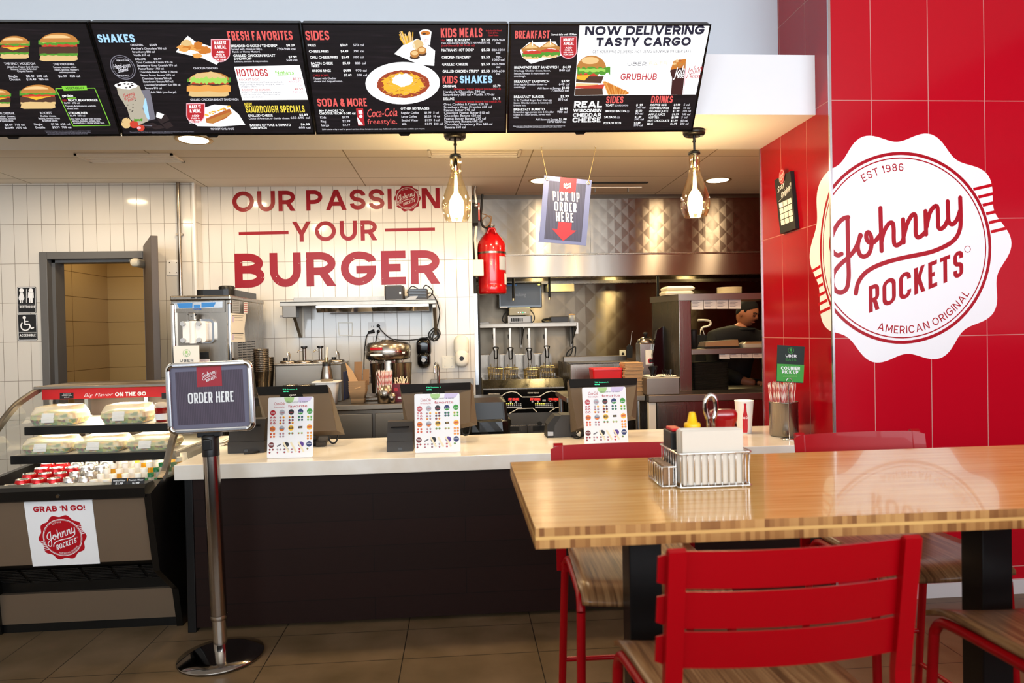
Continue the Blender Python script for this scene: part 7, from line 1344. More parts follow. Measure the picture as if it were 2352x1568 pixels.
# card readers / slip printers
def reader(label, x0, x1, y0, y1, Y, kind):
    a, b = PY(x0, y1, Y), PY(x1, y0, Y); w_ = b.x - a.x; h = b.z - CT; t = thing('card_reader', label, 'card reader', ((a.x + b.x) / 2, Y + .08, CT), 0, 'black reader boxes on the counter'); hw = w_ / 2
    prof = [(-.08, 0), (.09, 0), (.09, h * .62), (.02, h), (-.02, h * .96), (-.055, h * .58), (-.08, h * .42)]
    lp(t, 'base', MB().prism([(-.08, .001), (.09, .001), (.09, h * .34), (-.08, h * .34)], lambda u, v: Vector((-hw, u, v)), lambda u, v: Vector((hw, u, v)), 'charcoal').box(-.01, .01, -.083, -.079, .006, .02, 'black_gloss'))
    lp(t, 'head', MB().prism([(-.078, h * .345), (.088, h * .345), (.088, h * .7), (.01, h), (-.03, h * .97), (-.06, h * .62)], lambda u, v: Vector((-hw * .96, u, v)), lambda u, v: Vector((hw * .96, u, v)), 'charcoal'))
    lp(t, 'slot', MB().box(-hw * .7, hw * .7, -.058, -.035, h * .80, h * .82, 'black_gloss')); return t
reader('black slip printer box under the order sign', 523, 606, 962, 1040, 3.72, 0)
reader('black slip printer box attached beside the middle till', 888, 948, 968, 1032, 3.62, 0)
t = thing('card_terminal', 'black card terminal with a rounded hood beside the till nearest the red wall', 'card terminal', PZ(1290, 1000, CT)); l0 = t.location; h = .125
lp(t, 'body', MB().prism([(-.055, .001), (.07, .001), (.085, h * .7), (.06, h), (-.01, h * 1.02), (-.05, h * .55)], lambda u, v: Vector((u, -.07, v)), lambda u, v: Vector((u, .07, v)), 'charcoal')); lp(t, 'side_cover', MB().prism([(-.095, .001), (-.056, .001), (-.05, h * .55), (-.012, h * .98), (-.045, h * 1.0), (-.09, h * .6)], lambda u, v: Vector((u, -.075, v)), lambda u, v: Vector((u, .06, v)), 'soft_black')); lp(t, 'sticker', MB().flat(Plane((-.09, -.0755, .012), (1, 0, 0), (0, 0, 1)), [[(0, 0), (.032, 0), (.032, .022), (0, .024)]], 'silver_ink', .0006))
solo('till_cable', 'black cables bunched behind the card terminal on the counter', 'cable', MB().tube(cr([PZ(x, y, CT + z) for x, y, z in ((1318, 985, .02), (1325, 975, .05), (1333, 985, .03), (1322, 998, .006), (1335, 1003, .006), (1338, 985, .05))], 6), .0045, 'cable').merge(MB().tube(cr([PZ(x, y, CT + z) for x, y, z in ((1312, 1000, .006), (1326, 1006, .006), (1340, 998, .006))], 6), .0045, 'cable')), PZ(1325, 1000, CT), world=True)
solo('till_cable', 'black cable lying behind the slip printer by the order sign', 'cable', MB().tube(cr([PZ(x, y, CT + .006) for x, y in ((560, 1041), (590, 1038), (610, 1030), (624, 1022), (640, 1018))], 6), .005, 'cable'), PZ(600, 1036, CT), world=True)
solo('power_brick', 'small black adapter lying beside the flavor card by the order sign', 'adapter', MB().box(-.02, .035, -.02, .02, .001, .028, 'charcoal', .006).tube([(-.02, 0, .014), (-.06, .01, .014), (-.1, .03, .01)], .005, 'cable'), PZ(735, 1025, CT))
# paper pile at the counter end, trash can
p = PZ(488, 1022, CT); pm = MB().box(-.07, .07, -.10, .10, 0, .003, 'paper', 0).mesh('leaflet')
for k in range(8): o = bpy.data.objects.new('leaflet', pm); COL.objects.link(o); o.location = (p.x + random.uniform(-.012, .012), p.y + .06 + random.uniform(-.012, .012), CT + .0005 + .0034 * k); o.rotation_euler = (0, 0, random.uniform(-.2, .2)); tag(o, 'paper leaflet in the loose pile on the counter end behind the order sign' if k < 7 else 'topmost paper leaflet of the loose pile behind the order sign', 'leaflet', 'leaflet pile on the counter end')
t = thing('trash_can', 'black swing top trash can with a liner behind the counter', 'trash can', (PY(1118, 1000, 4.45).x, 4.5, 0)); x0 = t.location.x; z0, z1, z2 = PY(1118, 960, 4.4).z, PY(1118, 914, 4.4).z, PY(1118, 1000, 4.4).z
def bx(w0, w1, d0, d1, a, b, m, r=.03):
    o0 = rrect(-w0, w0, -d0, d0, r, 4); o1 = rrect(-w1, w1, -d1, d1, r, 4); n = len(o0); return MB().add([(x, y, a) for x, y in o0] + [(x, y, b) for x, y in o1], [[i, (i + 1) % n, n + (i + 1) % n, n + i] for i in range(n)] + [list(range(n))[::-1], [n + i for i in range(n)]], m)
lp(t, 'bin', bx(.10, .125, .15, .19, .001, z0, 'soft_black')); mb = bx(.132, .122, .195, .18, z0 - .005, z1 - .02, 'black_plastic'); mb.merge(bx(.122, .095, .18, .10, z1 - .02, z1 + .004, 'black_plastic')); lp(t, 'hood', mb)
lp(t, 'logo', MB().box(-.03, .02, -.178, -.1745, z2 + .01, z2 + .02, 'ink_red')); n = 24; vs = []
for r_, (f, zz0) in enumerate(((1.0, z0 + .005), (1.06, z0 - .01), (1.09, z0 - .07), (1.05, z0 - .13))):
    for i in range(n): a = 2 * math.pi * i / n; k = f * (1 + (.05 if r_ else 0) * random.uniform(-1, 1)); vs.append((.138 * k * max(-1, min(1, 1.25 * math.cos(a))), .20 * k * max(-1, min(1, 1.25 * math.sin(a))), zz0 + (random.uniform(-.03, .02) if r_ == 3 else 0)))
lp(t, 'liner', MB().add(vs, [[q * n + i, q * n + (i + 1) % n, (q + 1) * n + (i + 1) % n, (q + 1) * n + i] for q in range(3) for i in range(n)], 'bag_film'))
# cup, straw jar, courier sign at the red wall
p = PZ(1710, 994, CT); Yc = p.y; ht = PY(1710, 919, Yc).z - CT; r1 = (PY(1731, 925, Yc).x - PY(1690, 925, Yc).x) / 2; r0 = r1 * .74
t = thing('paper_cup', 'white paper cup with a red bottle print on the counter by the ketchup', 'cup', (p.x, Yc, CT)); lp(t, 'cup', MB().lathe([(0, .003), (r0, .001), (r1 * .985, ht - .004), (r1 * 1.03, ht - .003), (r1 * 1.03, ht), (r1 * .96, ht), (r0 * .95, .012), (0, .012)], 'white_print', n=40))
mb = MB(); ca = -math.pi / 2 - .28
def cupp(a, v, d=.0008): rr = r0 + (r1 - r0) * v / ht + d; return Vector((rr * math.cos(ca + a), rr * math.sin(ca + a), v))
prof = [(.04, .30), (.10, .34), (.22, .36), (.34, .33), (.46, .34), (.58, .27), (.68, .18), (.80, .13), (.88, .12), (.90, .14), (.93, .13)]
pr = [(f * ht, w_ * .95) for f, w_ in prof]; vs = []; K = 8
for v, w_ in pr: vs += [cupp(-w_ + 2 * w_ * i / K, v) for i in range(K + 1)]
mb.add(vs, [[r * (K + 1) + i, r * (K + 1) + i + 1, (r + 1) * (K + 1) + i + 1, (r + 1) * (K + 1) + i] for r in range(len(pr) - 1) for i in range(K)], 'ink_red', True)
ps, w0 = btext('Coca-Cola', .012, .25)
for q in ps: mb.add([cupp(-.36 + .72 * u / w0, ht * .46 + v * .024, .0014) for u, v in q], [list(range(len(q)))], 'white_print')
for q in ps: mb.add([cupp(.95 + .72 * u / w0, ht * .46 + v * .024, .0014) for u, v in q], [list(range(len(q)))], 'ink_red')
lp(t, 'print', mb, fixn=False)
Yj = 3.73; hj = PY(1799, 921, Yj).z - CT; rj = (PY(1831, 950, Yj).x - PY(1770, 950, Yj).x) / 2; xj = PY(1800, 950, Yj).x
t = thing('straw_jar', 'steel jar of wrapped straws on the counter against the red wall', 'straw holder', (xj, Yj, CT)); lp(t, 'jar', MB().lathe([(0, .002), (rj * .95, .002), (rj, .008), (rj, hj - .01), (rj * 1.03, hj - .006), (rj * 1.03, hj), (rj * .97, hj), (rj * .94, .01), (0, .01)], 'steel', n=40)); straws(t, rj * .82, hj, 40, hj * 1.5, 'wrapped red striped straw in the steel jar by the red wall', 'straws in the jar by the red wall')
Ys = 3.60; xs_ = PY(1813, 991, Ys).x; t = thing('courier_sign', 'small green and black sign reading COURIER PICK UP on a wire stand', 'sign', (xs_, Ys, CT))
zt_ = PY(1813, 880, Ys).z; wp(t, 'wire_stand', MB().lathe([(0, .001), (.045, .001), (.045, .004), (.012, .007), (0, .007)], 'chrome', (xs_, Ys, CT), 28).cyl((xs_, Ys, CT + .005), (xs_, Ys, zt_), .0028, 'chrome', n=8).tube([(xs_ + .016 * math.sin(a), Ys - .006, zt_ + .012 - .016 * math.cos(a)) for a in [2 * math.pi * i / 16 for i in range(17)]], .002, 'chrome', 6))
KS = Plane((xs_, Ys, 0), (1, 0, 0), (0, 0, 1)); q = [KS.px(*p_) for p_ in ((1783, 876), (1845, 880), (1848, 796), (1786, 792))]
sb = MB().prism(q, lambda u, v: KS.pt(u, v, -.004), lambda u, v: KS.pt(u, v, 0), 'dk_green'); wp(t, 'board', sb)
mb = MB(); QP(mb, KS, [(1785, 835), (1847, 838), (1845, 878.5), (1784, 874.5)], 'green', .0006)
def gz(x, y): return (1400 + x / 4.02, 620 + y / 4.02)
for x0, x1, y, h, tx_, m, t_ in ((1625, 1726, 803, 24, 'UBER', 'white_print', .2), (1626, 1722, 837, 22, 'EATS', 'green', .12), (1582, 1757, 920, 31, 'COURIER', 'white_print', .24), (1592, 1742, 954, 30, 'PICK UP', 'white_print', .24)): a, b = gz(x0, y), gz(x1, y); H(mb, KS, a[0], b[0], a[1], h / 4.02, tx_, m, t_, .0014, b[1] + .8, .16)
for y in (971, 985): a, b = gz(1600, y), gz(1730, y); T(mb, KS, a[0], b[0], a[1], 1.6, 'Please have your order number ready for pick up', 'lt_green', 0, .0014)
c = KS.px(*gz(1675, 742)); r = abs(KS.px(*gz(1702, 742))[0] - c[0]); mb.flat(KS, ring(c[0], c[1], r * .9, r, 26), 'green', .0008); mb.flat(KS, [[(c[0] - r * .3, c[1] + r * .6), (c[0] + r * .3, c[1] + r * .6), (c[0] + r * .28, c[1]), (c[0], c[1] - r * .4), (c[0] - r * .28, c[1])]], 'green', .0008); mb.flat(KS, strip([(c[0], c[1] - r * .3), (c[0], c[1] - r * .95)], .002), 'green', .0008); wp(t, 'print', mb, fixn=False)
# employee board on the side of the red pillar
SW = Plane((SX - .003, 3.44, 0), (0, -1, 0), (0, 0, 1))
def bz(x, y): return (1740 + x / 3.136, 360 + y / 3.136)
t = thing('employee_board', 'black board of blank cards reading Stay Original on the red side wall', 'board', SW.pt(*SW.px(*bz(220, 340)), .0)); q = [SW.px(*bz(*p_)) for p_ in ((190, 555), (302, 515), (262, 103), (147, 168))]
wp(t, 'panel', MB().prism(q, lambda u, v: SW.pt(u, v, 0), lambda u, v: SW.pt(u, v, .022), 'soft_black')); mb = MB(); lay = .0226; SB = Plane(SW.pt(0, 0, .022), SW.ux, SW.uy)
def bq(u, v): a = [q[0][k] + (q[1][k] - q[0][k]) * u for k in (0, 1)]; b = [q[3][k] + (q[2][k] - q[3][k]) * u for k in (0, 1)]; return (a[0] + (b[0] - a[0]) * v, a[1] + (b[1] - a[1]) * v)
for r in range(4):
    for c in range(3): u0, v0 = .13 + .27 * c, .14 + .105 * r; mb.flat(SB, [[bq(u0, v0), bq(u0 + .24, v0), bq(u0 + .24, v0 + .09), bq(u0, v0 + .09)]], 'paper' if (r, c) != (3, 0) else 'e_white' if False else 'white_print', .0006)
def btx(s, u0, u1, v, hh, sh=.2):
    ps, w0 = btext(s, .012, sh); out = []
    for p_ in ps: out.append([bq(u0 + (u1 - u0) * a / w0, v + hh * b / .7 + .10 * (a / w0)) for a, b in p_])
    mb.flat(SB, out, 'white_print', .0006)
btx('Stay', .12, .62, .73, .09); btx('Original!', .3, .98, .61, .10); btx('EMPLOYEE OF THE MONTH', .14, .9, .575, .012, 0)
wp(t, 'cards', mb, fixn=False); mb = MB(); c = bq(.52, .985); r = .030; SB2 = Plane(SW.pt(0, 0, .026), SW.ux, SW.uy); put_badge(mb, SB2, c[0], c[1], r, r * 1.25, 'ink_red', 'white_print', 'white_print', False); wp(t, 'badge', mb, fixn=False)
# ------------------------------------------------------------------ big badge wrapped round the pillar corner
t = thing('pillar_badge', 'huge white scalloped badge lettered in red wrapping the corner of the red tiled pillar', 'wall lettering', (SX + .35, PF, 1.75))
FPl = facing(PF, 0, 0); c = FPl.px(2071.5, 569.5); sx = FPl.px(2277, 569.5)[0] - c[0]; sy = abs(FPl.px(2071.5, 569.5)[1] - FPl.px(2071.5, 790)[1])
MATS['badge_white'] = None; mat('badge_white', '#f8fafc', .16, 0, .5); mat('badge_red', '#a80f20', .2)
for nm, sel in (('badge_disc', (0,)), ('badge_lettering', (2, 3, 4, 5)), ('badge_ticks', (1,))):
    b = bmesh.new(); ls = badge('badge_white', 'badge_red', 'red_tile', True); order = []
    mbf = MB(); FL = Plane((0, 0, 0), (1, 0, 0), (0, 1, 0))
    for i in sel: ps, m_, l_ = ls[i]; put(mbf, FL, ps, m_, c[0], c[1], sx, sy, l_)
    mbf.v = [Vector(v) for v in mbf.v]
    for f, m_ in zip(mbf.f, mbf.m):
        vs = [b.verts.new(mbf.v[i]) for i in f]
        try: b.faces.new(vs)
        except ValueError: pass
    bmesh.ops.triangulate(b, faces=[f for f in b.faces if len(f.verts) > 4]); bmesh.ops.bisect_plane(b, geom=b.verts[:] + b.edges[:] + b.faces[:], plane_co=(SX, 0, 0), plane_no=(1, 0, 0), dist=1e-6)
    for v in b.verts:
        u, vv, l_ = v.co
        v.co = Vector((u, PF - l_ - .0004, vv)) if u >= SX - 1e-6 else Vector((SX - .002 - l_ - .0004, PF + (SX - u), vv))
        if abs(u - SX) < 1e-6: v.co.x = SX - .0024 - l_
    me = bpy.data.meshes.new(nm)
    for v in b.verts: v.co -= t.location
    b.to_mesh(me); b.free(); me.materials.append(MATS[ls[sel[0]][1]] if nm != 'badge_ticks' else MATS['tick_red'] if 'tick_red' in MATS else mat('tick_red', '#bf0a1c', .14)); o = bpy.data.objects.new(nm, me); COL.objects.link(o); o.parent = t
# ------------------------------------------------------------------ grab-and-go case
X0, X1 = -2.29, -1.405
t = thing('display_case', 'black open front chilled display case stocked with salads and drinks', 'display case', ((X0 + X1) / 2, 3.7, 0))
def yz(mb, pts, xa, xb, m): return mb.prism(pts, lambda u, v: Vector((xa, u, v)), lambda u, v: Vector((xb, u, v)), m)
mb = MB(); yz(mb, [(3.56, .0), (4.28, .0), (4.28, .62), (3.33, .62), (3.33, .40), (3.55, .30), (3.56, .19)], X0 + .03, X1 - .03, 'case_black'); wp(t, 'body', mb)
mb = MB(); side = [(3.545, 0), (4.30, 0), (4.30, .80), (3.46, .76), (3.34, .77), (3.225, .73), (3.30, .36), (3.50, .20)]
for xa, xb in ((X0, X0 + .03), (X1 - .03, X1)): wp(t, 'side_panel', yz(MB(), side, xa, xb, 'case_black'))
mb = MB(); yz(mb, [(3.218, .716), (3.212, .76), (3.23, .775), (3.30, .775), (3.34, .74), (3.34, .70), (3.27, .70)], X0 + .02, X1 - .02, 'case_black'); wp(t, 'front_rail', mb)
q = PY(133, 1142, 3.215); wp(t, 'rail_lock', MB().cyl((q.x, 3.222, .735), (q.x, 3.212, .735), .008, 'chrome', n=16))
UPn = Plane((0, 3.245, .695), (1, 0, 0), (0, -.055, .29)); LPn = Plane((0, 3.535, .19), (1, 0, 0), (0, -.015, .155))
mb = MB(); 
for k in (0,):
    mb.add([(X0, 3.259, .712), (X1 - .022, 3.259, .712), (X1 - .026, 3.312, .405), (X0, 3.312, .405), (X0, 3.30, .712), (X1 - .022, 3.30, .712), (X1 - .026, 3.34, .405), (X0, 3.34, .405)], [[0, 1, 2, 3], [4, 5, 6, 7], [0, 1, 5, 4], [3, 2, 6, 7], [1, 2, 6, 5]], 'case_panel')
wp(t, 'upper_panel', mb, 'brown grey metal upper panel'); wp(t, 'kick_panel', MB().add([(X0, 3.535, .195), (X1 - .03, 3.535, .195), (X1 - .034, 3.55, .045), (X0, 3.55, .045), (X0, 3.56, .195), (X1 - .03, 3.56, .195), (X1 - .034, 3.57, .045), (X0, 3.57, .045)], [[0, 1, 2, 3], [4, 5, 6, 7], [0, 1, 5, 4], [3, 2, 6, 7], [1, 2, 6, 5]], 'case_panel'))
mb = MB()
for k in range(6):
    xa = X0 + .05 + .138 * k
    for r in range(9): z = .245 + .0115 * r; y = 3.545 - .012 * r; mb.box(xa, xa + .122, y - .006, y, z, z + .005, 'case_black')
wp(t, 'vent_grille', mb); wp(t, 'interior_back', MB().box(X0 + .03, X1 - .03, 4.24, 4.26, .62, 1.15, 'case_inner') if 'case_inner' in MATS or mat('case_inner', '#3a2c22', .45) else None)
wp(t, 'deck', MB().box(X0 + .03, X1 - .03, 3.30, 4.24, .615, .64, 'soft_black').box(X0 + .03, X1 - .03, 3.34, 3.36, .62, .70, 'soft_black'))
wp(t, 'top_panel', MB().box(X0 + .0, X1 - .0, 3.90, 4.30, 1.165, 1.18, 'brushed', .003)); HF = 3.915
wp(t, 'header', MB().box(X0 + .035, X1 - .03, HF, HF + .02, 1.108, 1.168, 'header_red') if mat('header_red', '#c01a1e', .4) else None, 'red header board'); HP = facing(HF); mb = MB()
def hz_(x, y): return (x / 5.88, 860 + y / 5.88)
for x0, x1 in ((808, 995), (2182, 2380)): QP(mb, HP, [hz_(x0, 250), hz_(x1, 244), hz_(x1, 322), hz_(x0, 330)], 'ink_black', .0008)
for x0, x1, y, h, s in ((855, 958, 268, 9, 'Southwest'), (838, 972, 288, 9, 'Chicken Salad'), (868, 942, 313, 13, '$12.49')): a, b = hz_(x0, y), hz_(x1, y); T(mb, HP, a[0], b[0], a[1], h / 5.88, s, 'white_print', .012, .0014, b[1] - .5)
a, b = hz_(1128, 302), hz_(1530, 286); T(mb, HP, a[0], b[0], a[1], 7.6, 'Big Flavor', 'white_print', -.01, .001, b[1], .35); a, b = hz_(1555, 294), hz_(1975, 282); H(mb, HP, a[0], b[0], a[1], 9.2, 'ON THE GO', 'white_print', .25, .001, b[1], .1); wp(t, 'header_lettering', mb, fixn=False)
def shelf(z, yf, xa, led):
    wp(t, 'shelf', MB().box(xa, X1 - .035, yf, 4.24, z - .008, z, 'shelf_grey', 0).box(xa, X1 - .035, yf - .004, yf + .012, z - .040, z + .002, 'case_black', .003))
    if led: wp(t, 'light_strip', MB().box(xa + .04, X1 - .06, yf + .03, yf + .045, z - .018, z - .010, 'glow_led'))
mat('shelf_grey', '#b9b2a4', .4); shelf(.985, 3.715, X0 + .06, True); shelf(.858, 3.60, X0 + .06, True)
wp(t, 'light_strip', MB().box(X0 + .12, X1 - .06, HF + .022, HF + .034, 1.112, 1.122, 'glow_led'))
for x in (X0 + .1, X1 - .45): wp(t, 'upright', MB().box(x, x + .02, 4.21, 4.24, .64, 1.15, 'alu'))
for z, y, p in ((1.10, 3.99, 10), (.955, 3.85, 6), (.83, 3.74, 6)):
    l = bpy.data.lights.new('case_strip', 'AREA'); l.shape = 'RECTANGLE'; l.size = .74; l.size_y = .02; l.energy = p * 1.1; l.color = (1, .90, .70); o = bpy.data.objects.new('case_strip', l); o.location = ((X0 + X1) / 2, y, z); COL.objects.link(o)
# curved ends: steel frame and glass
arc = cr([(0, 3.36, .765), (0, 3.415, .80), (0, 3.50, .92), (0, 3.60, 1.01), (0, 3.72, 1.09), (0, 3.82, 1.13), (0, 3.94, 1.165)], 6)
for x in (X0 + .012, X1 - .012):
    pts = [p + Vector((x, 0, 0)) for p in arc]; f = MB()
    for i in range(len(pts) - 1):
        a, b = pts[i], pts[i + 1]; d = (b - a).normalized(); n = Vector((0, -d.z, d.y)) * .012; w_ = Vector((.013, 0, 0)); f.add([a - w_ - n, a + w_ - n, a + w_ + n, a - w_ + n, b - w_ - n, b + w_ - n, b + w_ + n, b - w_ + n], [[0, 1, 5, 4], [1, 2, 6, 5], [2, 3, 7, 6], [3, 0, 4, 7]], 'brushed')
    wp(t, 'end_frame', f); g = pts + [Vector((x, 4.26, 1.165)), Vector((x, 4.26, .79)), Vector((x, 3.46, .77))]; wp(t, 'end_glass', MB().poly(g, 'clear_glass'))
mb = MB()
for x0, x1, s, pr in ((1302, 1472, 'Bottled Water', '$1.99'), (1478, 1668, 'Fountain Water', '$2.49')):
    a, b = PY(x0 / 4.9, 980 + 645 / 4.9, 3.27), PY(x1 / 4.9, 980 + 640 / 4.9, 3.27); tp = Plane((0, 3.232, .772), (1, 0, 0), (0, .012, .03)); mb.flat(tp, [[(a.x, -.006), (b.x, -.006), (b.x, .03), (a.x, .03)]], 'ink_black', .002)
    ps, w0 = btext(s, .012); put(mb, tp, ps, 'white_print', a.x + .006, .016, (b.x - a.x - .012) / w0, .011, .0028); ps, w0 = btext(pr, .02); put(mb, tp, ps, 'white_print', (a.x + b.x) / 2 - .016, .002, .032 / w0, .013, .0028)
wp(t, 'price_tags', mb, fixn=False)
# poster
c = [PY(*p, 3.25) for p in ((75, 1296), (228, 1290), (207, 1147), (52, 1152))]; xa, xb = PY(62, 1225, 3.275).x, PY(218, 1220, 3.275).x
pp = Plane((xa, 3.3125, .405), (1, 0, 0), (0, -.0505, .29)); hgt = .312; pw = xb - xa
t = thing('grab_and_go_poster', 'white poster reading GRAB N GO with a red scalloped badge on the display case front', 'poster', pp.pt(pw / 2, 0, .002)); wp(t, 'sheet', MB().prism([(0, -.006), (pw, -.006), (pw, hgt - .006), (0, hgt - .006)], lambda u, v: pp.pt(u, v, .001), lambda u, v: pp.pt(u, v, .003), 'white_print')); mb = MB()
ps, w0 = stext("GRAB 'N GO!", .030, 1.1, .24, .1); put(mb, pp, ps, 'ink_red', pw * .125, hgt * .82, pw * .76 / w0, .9, .0036, .0); put_badge(mb, pp, pw * .5, hgt * .415, pw * .29, hgt * .288, 'ink_red', 'white_print', 'white_print', True, .003); wp(t, 'print', mb, fixn=False)
# ------------------------------------------------------------------ what is in the case
def clamshell():
    t = thing('salad_box', '', 'salad box', (0, 0, 0), 0, 'clear salad boxes in the case')
    a, b = .118, .095
    def lay(f, z): return [(x * f, y * f, z) for x, y in rrect(-a, a, -b, b, .03, 5)]
    def skin(m, rows, cap0, cap1):
        vs = []; n = 24
        for f, z in rows: vs += lay(f, z)
        fs = [[q * n + i, q * n + (i + 1) % n, (q + 1) * n + (i + 1) % n, (q + 1) * n + i] for q in range(len(rows) - 1) for i in range(n)]
        if cap0: fs.append(list(range(n))[::-1])
        if cap1: fs.append([(len(rows) - 1) * n + i for i in range(n)])
        return MB().add(vs, fs, m, False)
    lp(t, 'base', skin('bottle_clear', [(.86, .001), (.97, .030), (1.03, .031), (1.03, .034)], True, False)); lp(t, 'lid', skin('lid_plastic', [(1.03, .034), (.98, .036), (.95, .060), (.80, .095), (.66, .10)], False, True))
    mb = skin('salad', [(.84, .003), (.955, .030), (.965, .036), (.93, .056), (.70, .068)], False, True); lp(t, 'salad', mb); lp(t, 'label', MB().add([(-.045, -.0955, .018), (.015, -.0955, .018), (.015, -.087, .066), (-.045, -.087, .066)], [[0, 1, 2, 3]], 'white_print').add([(-.045, -.0965, .018), (.015, -.0965, .018), (.015, -.0965, .045), (-.045, -.0965, .045)], [[0, 1, 2, 3]], 'paper')); return t
SB0 = clamshell(); first = True
for px, z, y, lab in ((140, .986, 3.83, 'clear salad box on the upper case shelf, nearer the open doorway'), (298, .986, 3.83, 'clear salad box on the upper case shelf, beside the red drink cup'), (124, .859, 3.72, 'clear salad box on the lower case shelf, nearest the curved glass end'), (242, .859, 3.72, 'middle clear salad box of the three on the lower case shelf'), (358, .859, 3.72, 'clear salad box on the lower case shelf, nearest the order sign')):
    p = PY(px, 960 if z > .9 else 1030, y); o = SB0 if first else dup(SB0, (0, 0, 0)); first = False; o.location = (p.x, y, z); o['label'] = lab; o.scale = (1, 1, 1 if z > .9 else .80)
p = PY(372, 975, 3.80); t = thing('dessert_cup', 'lidded clear cup of dark red dessert at the end of the upper case shelf', 'cup', (p.x, 3.80, .986)); lp(t, 'cup', MB().lathe([(0, .001), (.028, .001), (.034, .075)], 'ketchup', n=28)); lp(t, 'label', MB().lathe([(.0315, .012), (.0345, .045)], 'white_print', n=28)); lp(t, 'dome_lid', MB().lathe([(.036, .075), (.036, .08), (.03, .098), (.012, .104), (0, .104)], 'lid_plastic', n=28))
CANM = {}
def can(loc, col, label):
    if col not in CANM:
        t = thing('soda_can', label, 'can', loc, 0, 'soda cans in the case'); lp(t, 'body', MB().lathe([(0, .001), (.026, .001), (.033, .012), (.033, .100), (.0275, .115)], col, n=22)); lp(t, 'lid', MB().lathe([(.0275, .115), (.0275, .118), (.025, .118), (.024, .114), (0, .114)], 'can_silver', n=22).box(-.008, .008, -.012, .006, .115, .117, 'alu')); CANM[col] = t
    else: dup(CANM[col], loc, 0, label)
cz = .641
rows = (((112, 1112, 'can_red'), (146, 1110, 'can_silver'), (180, 1107, 'can_blue')), ((128, 1101, 'can_red'), (160, 1098, 'can_red'), (196, 1093, 'can_silver')), ((142, 1094, 'can_red'), (174, 1090, 'can_red'), (210, 1086, 'can_silver')), ((82, 1115, 'can_red'), (100, 1104, 'can_red'), (166, 1074 + 4, 'can_red'), (200, 1078, 'can_red'), (230, 1078, 'can_silver')))
xs0 = X0 + .07
cols = {'can_red': 'red soda can', 'can_silver': 'silver soda can', 'can_blue': 'blue soda can'}
grid_ = []
for r in range(5):
    for c in range(5): grid_.append((r, c))
pat = ['rrsbs', 'rrrss', 'rrrss', 'rrrss', 'rrsss']
for r, c in grid_:
    k = {'r': 'can_red', 's': 'can_silver', 'b': 'can_blue'}[pat[r][c]]; place = ('front', 'second', 'third', 'fourth', 'rear')[r]; side_ = ('nearest the curved glass', 'second from the glass', 'third from the glass', 'fourth from the glass', 'beside the bottles')[c]
    can((xs0 + .115 + .072 * c + .012 * (r % 2), 3.385 + .075 * r, cz + .012 * r), k, cols[k] + ' in the %s row of the case, %s' % (place, side_))
BT = {}
def bottle(loc, kind, label):
    if kind not in BT:
        t = thing('drink_bottle', label, 'bottle', loc, 0, 'small bottles in the case'); body, cap = {'milk': ('bottle_white', 'bottle_white'), 'juice': ('juice', 'bottle_white'), 'water': ('bottle_clear', 'cap_green')}[kind]
        lp(t, 'bottle', MB().lathe([(0, .001), (.026, .001), (.028, .006), (.028, .078), (.018, .105), (.014, .110)], body, n=22)); lp(t, 'cap', MB().lathe([(.0155, .106), (.0165, .128), (.0155, .130), (0, .130)] if kind != 'water' else [(.013, .107), (.0145, .128), (0, .129)], cap, n=20)); BT[kind] = t
    else: dup(BT[kind], loc, 0, label)
for r in range(6):
    for c in range(6):
        kind = 'water' if (c >= 4 and r < 4) else ('juice' if (r + c) % 3 == 0 else 'milk')
        nm = {'milk': 'white bottle', 'juice': 'orange juice bottle', 'water': 'green capped water bottle'}[kind]
        bottle((xs0 + .49 + .058 * c, 3.385 + .062 * r, cz + .013 * r), kind, '%s in the %s row of the case, %s' % (nm, ('front', 'second', 'third', 'fourth', 'fifth', 'rear')[r], ('beside the cans', 'second from cans', 'third from cans', 'fourth from cans', 'second from case end', 'at the case end')[c]))
# ------------------------------------------------------------------ order-here post
p = PZ(508, 1508, 0); t = thing('order_sign', 'silver framed sign reading ORDER HERE on a shiny metal post', 'sign', (p.x, p.y, 0)); t.rotation_euler = (0, math.radians(-1.35), 0)
lp(t, 'base', MB().lathe([(0, .001), (.180, .001), (.183, .006), (.181, .012), (.12, .026), (.05, .034), (0, .036)], 'steel_post' if 'steel_post' in MATS or mat('steel_post', '#8d8680', .10, 1.0) else '', n=64)); hp = 1.0
lp(t, 'post', MB().cyl((0, 0, .03), (0, 0, .17), .030, 'chrome', n=32).lathe([(.034, .17), (.0345, .175), (.0345, .93), (.033, .94), (0, .94)], 'post_steel' if 'post_steel' in MATS or mat('post_steel', '#a59d95', .16, 1.0) else '', n=40).lathe([(.0355, .178), (.0365, .185), (.0355, .192)], 'chrome', n=40))
lp(t, 'belt_head', MB().lathe([(.036, .90), (.036, .985), (.03, .995), (0, .995)], 'black_plastic', n=32).box(-.02, .02, -.045, -.03, .93, .975, 'black_plastic', .004)); lp(t, 'clamp', MB().box(-.05, .05, -.02, .02, .985, 1.015, 'black_plastic', .004).box(-.018, .01, -.039, -.034, .965, .98, 'chrome'))
cxs = (PY(383, 900, 3.15).x + PY(579, 900, 3.15).x) / 2 - p.x + math.sin(math.radians(1.35)) * 1.15; hw, z0, z1 = .187, 1.005, 1.318; yf = -.028
OP = Plane((cxs, yf, z0), (1, 0, 0), (0, 0, 1)); hh = z1 - z0; fw_ = .022
mb = MB()
for a, b, c, d_ in ((-hw + .03, hw - .03, 0, fw_), (-hw + .03, hw - .03, hh - fw_, hh)): mb.box(cxs + a, cxs + b, yf, yf + .026, z0 + c, z0 + d_, 'alu_frame' if 'alu_frame' in MATS or mat('alu_frame', '#d5d5d8', .26, 1.0) else '', .007)
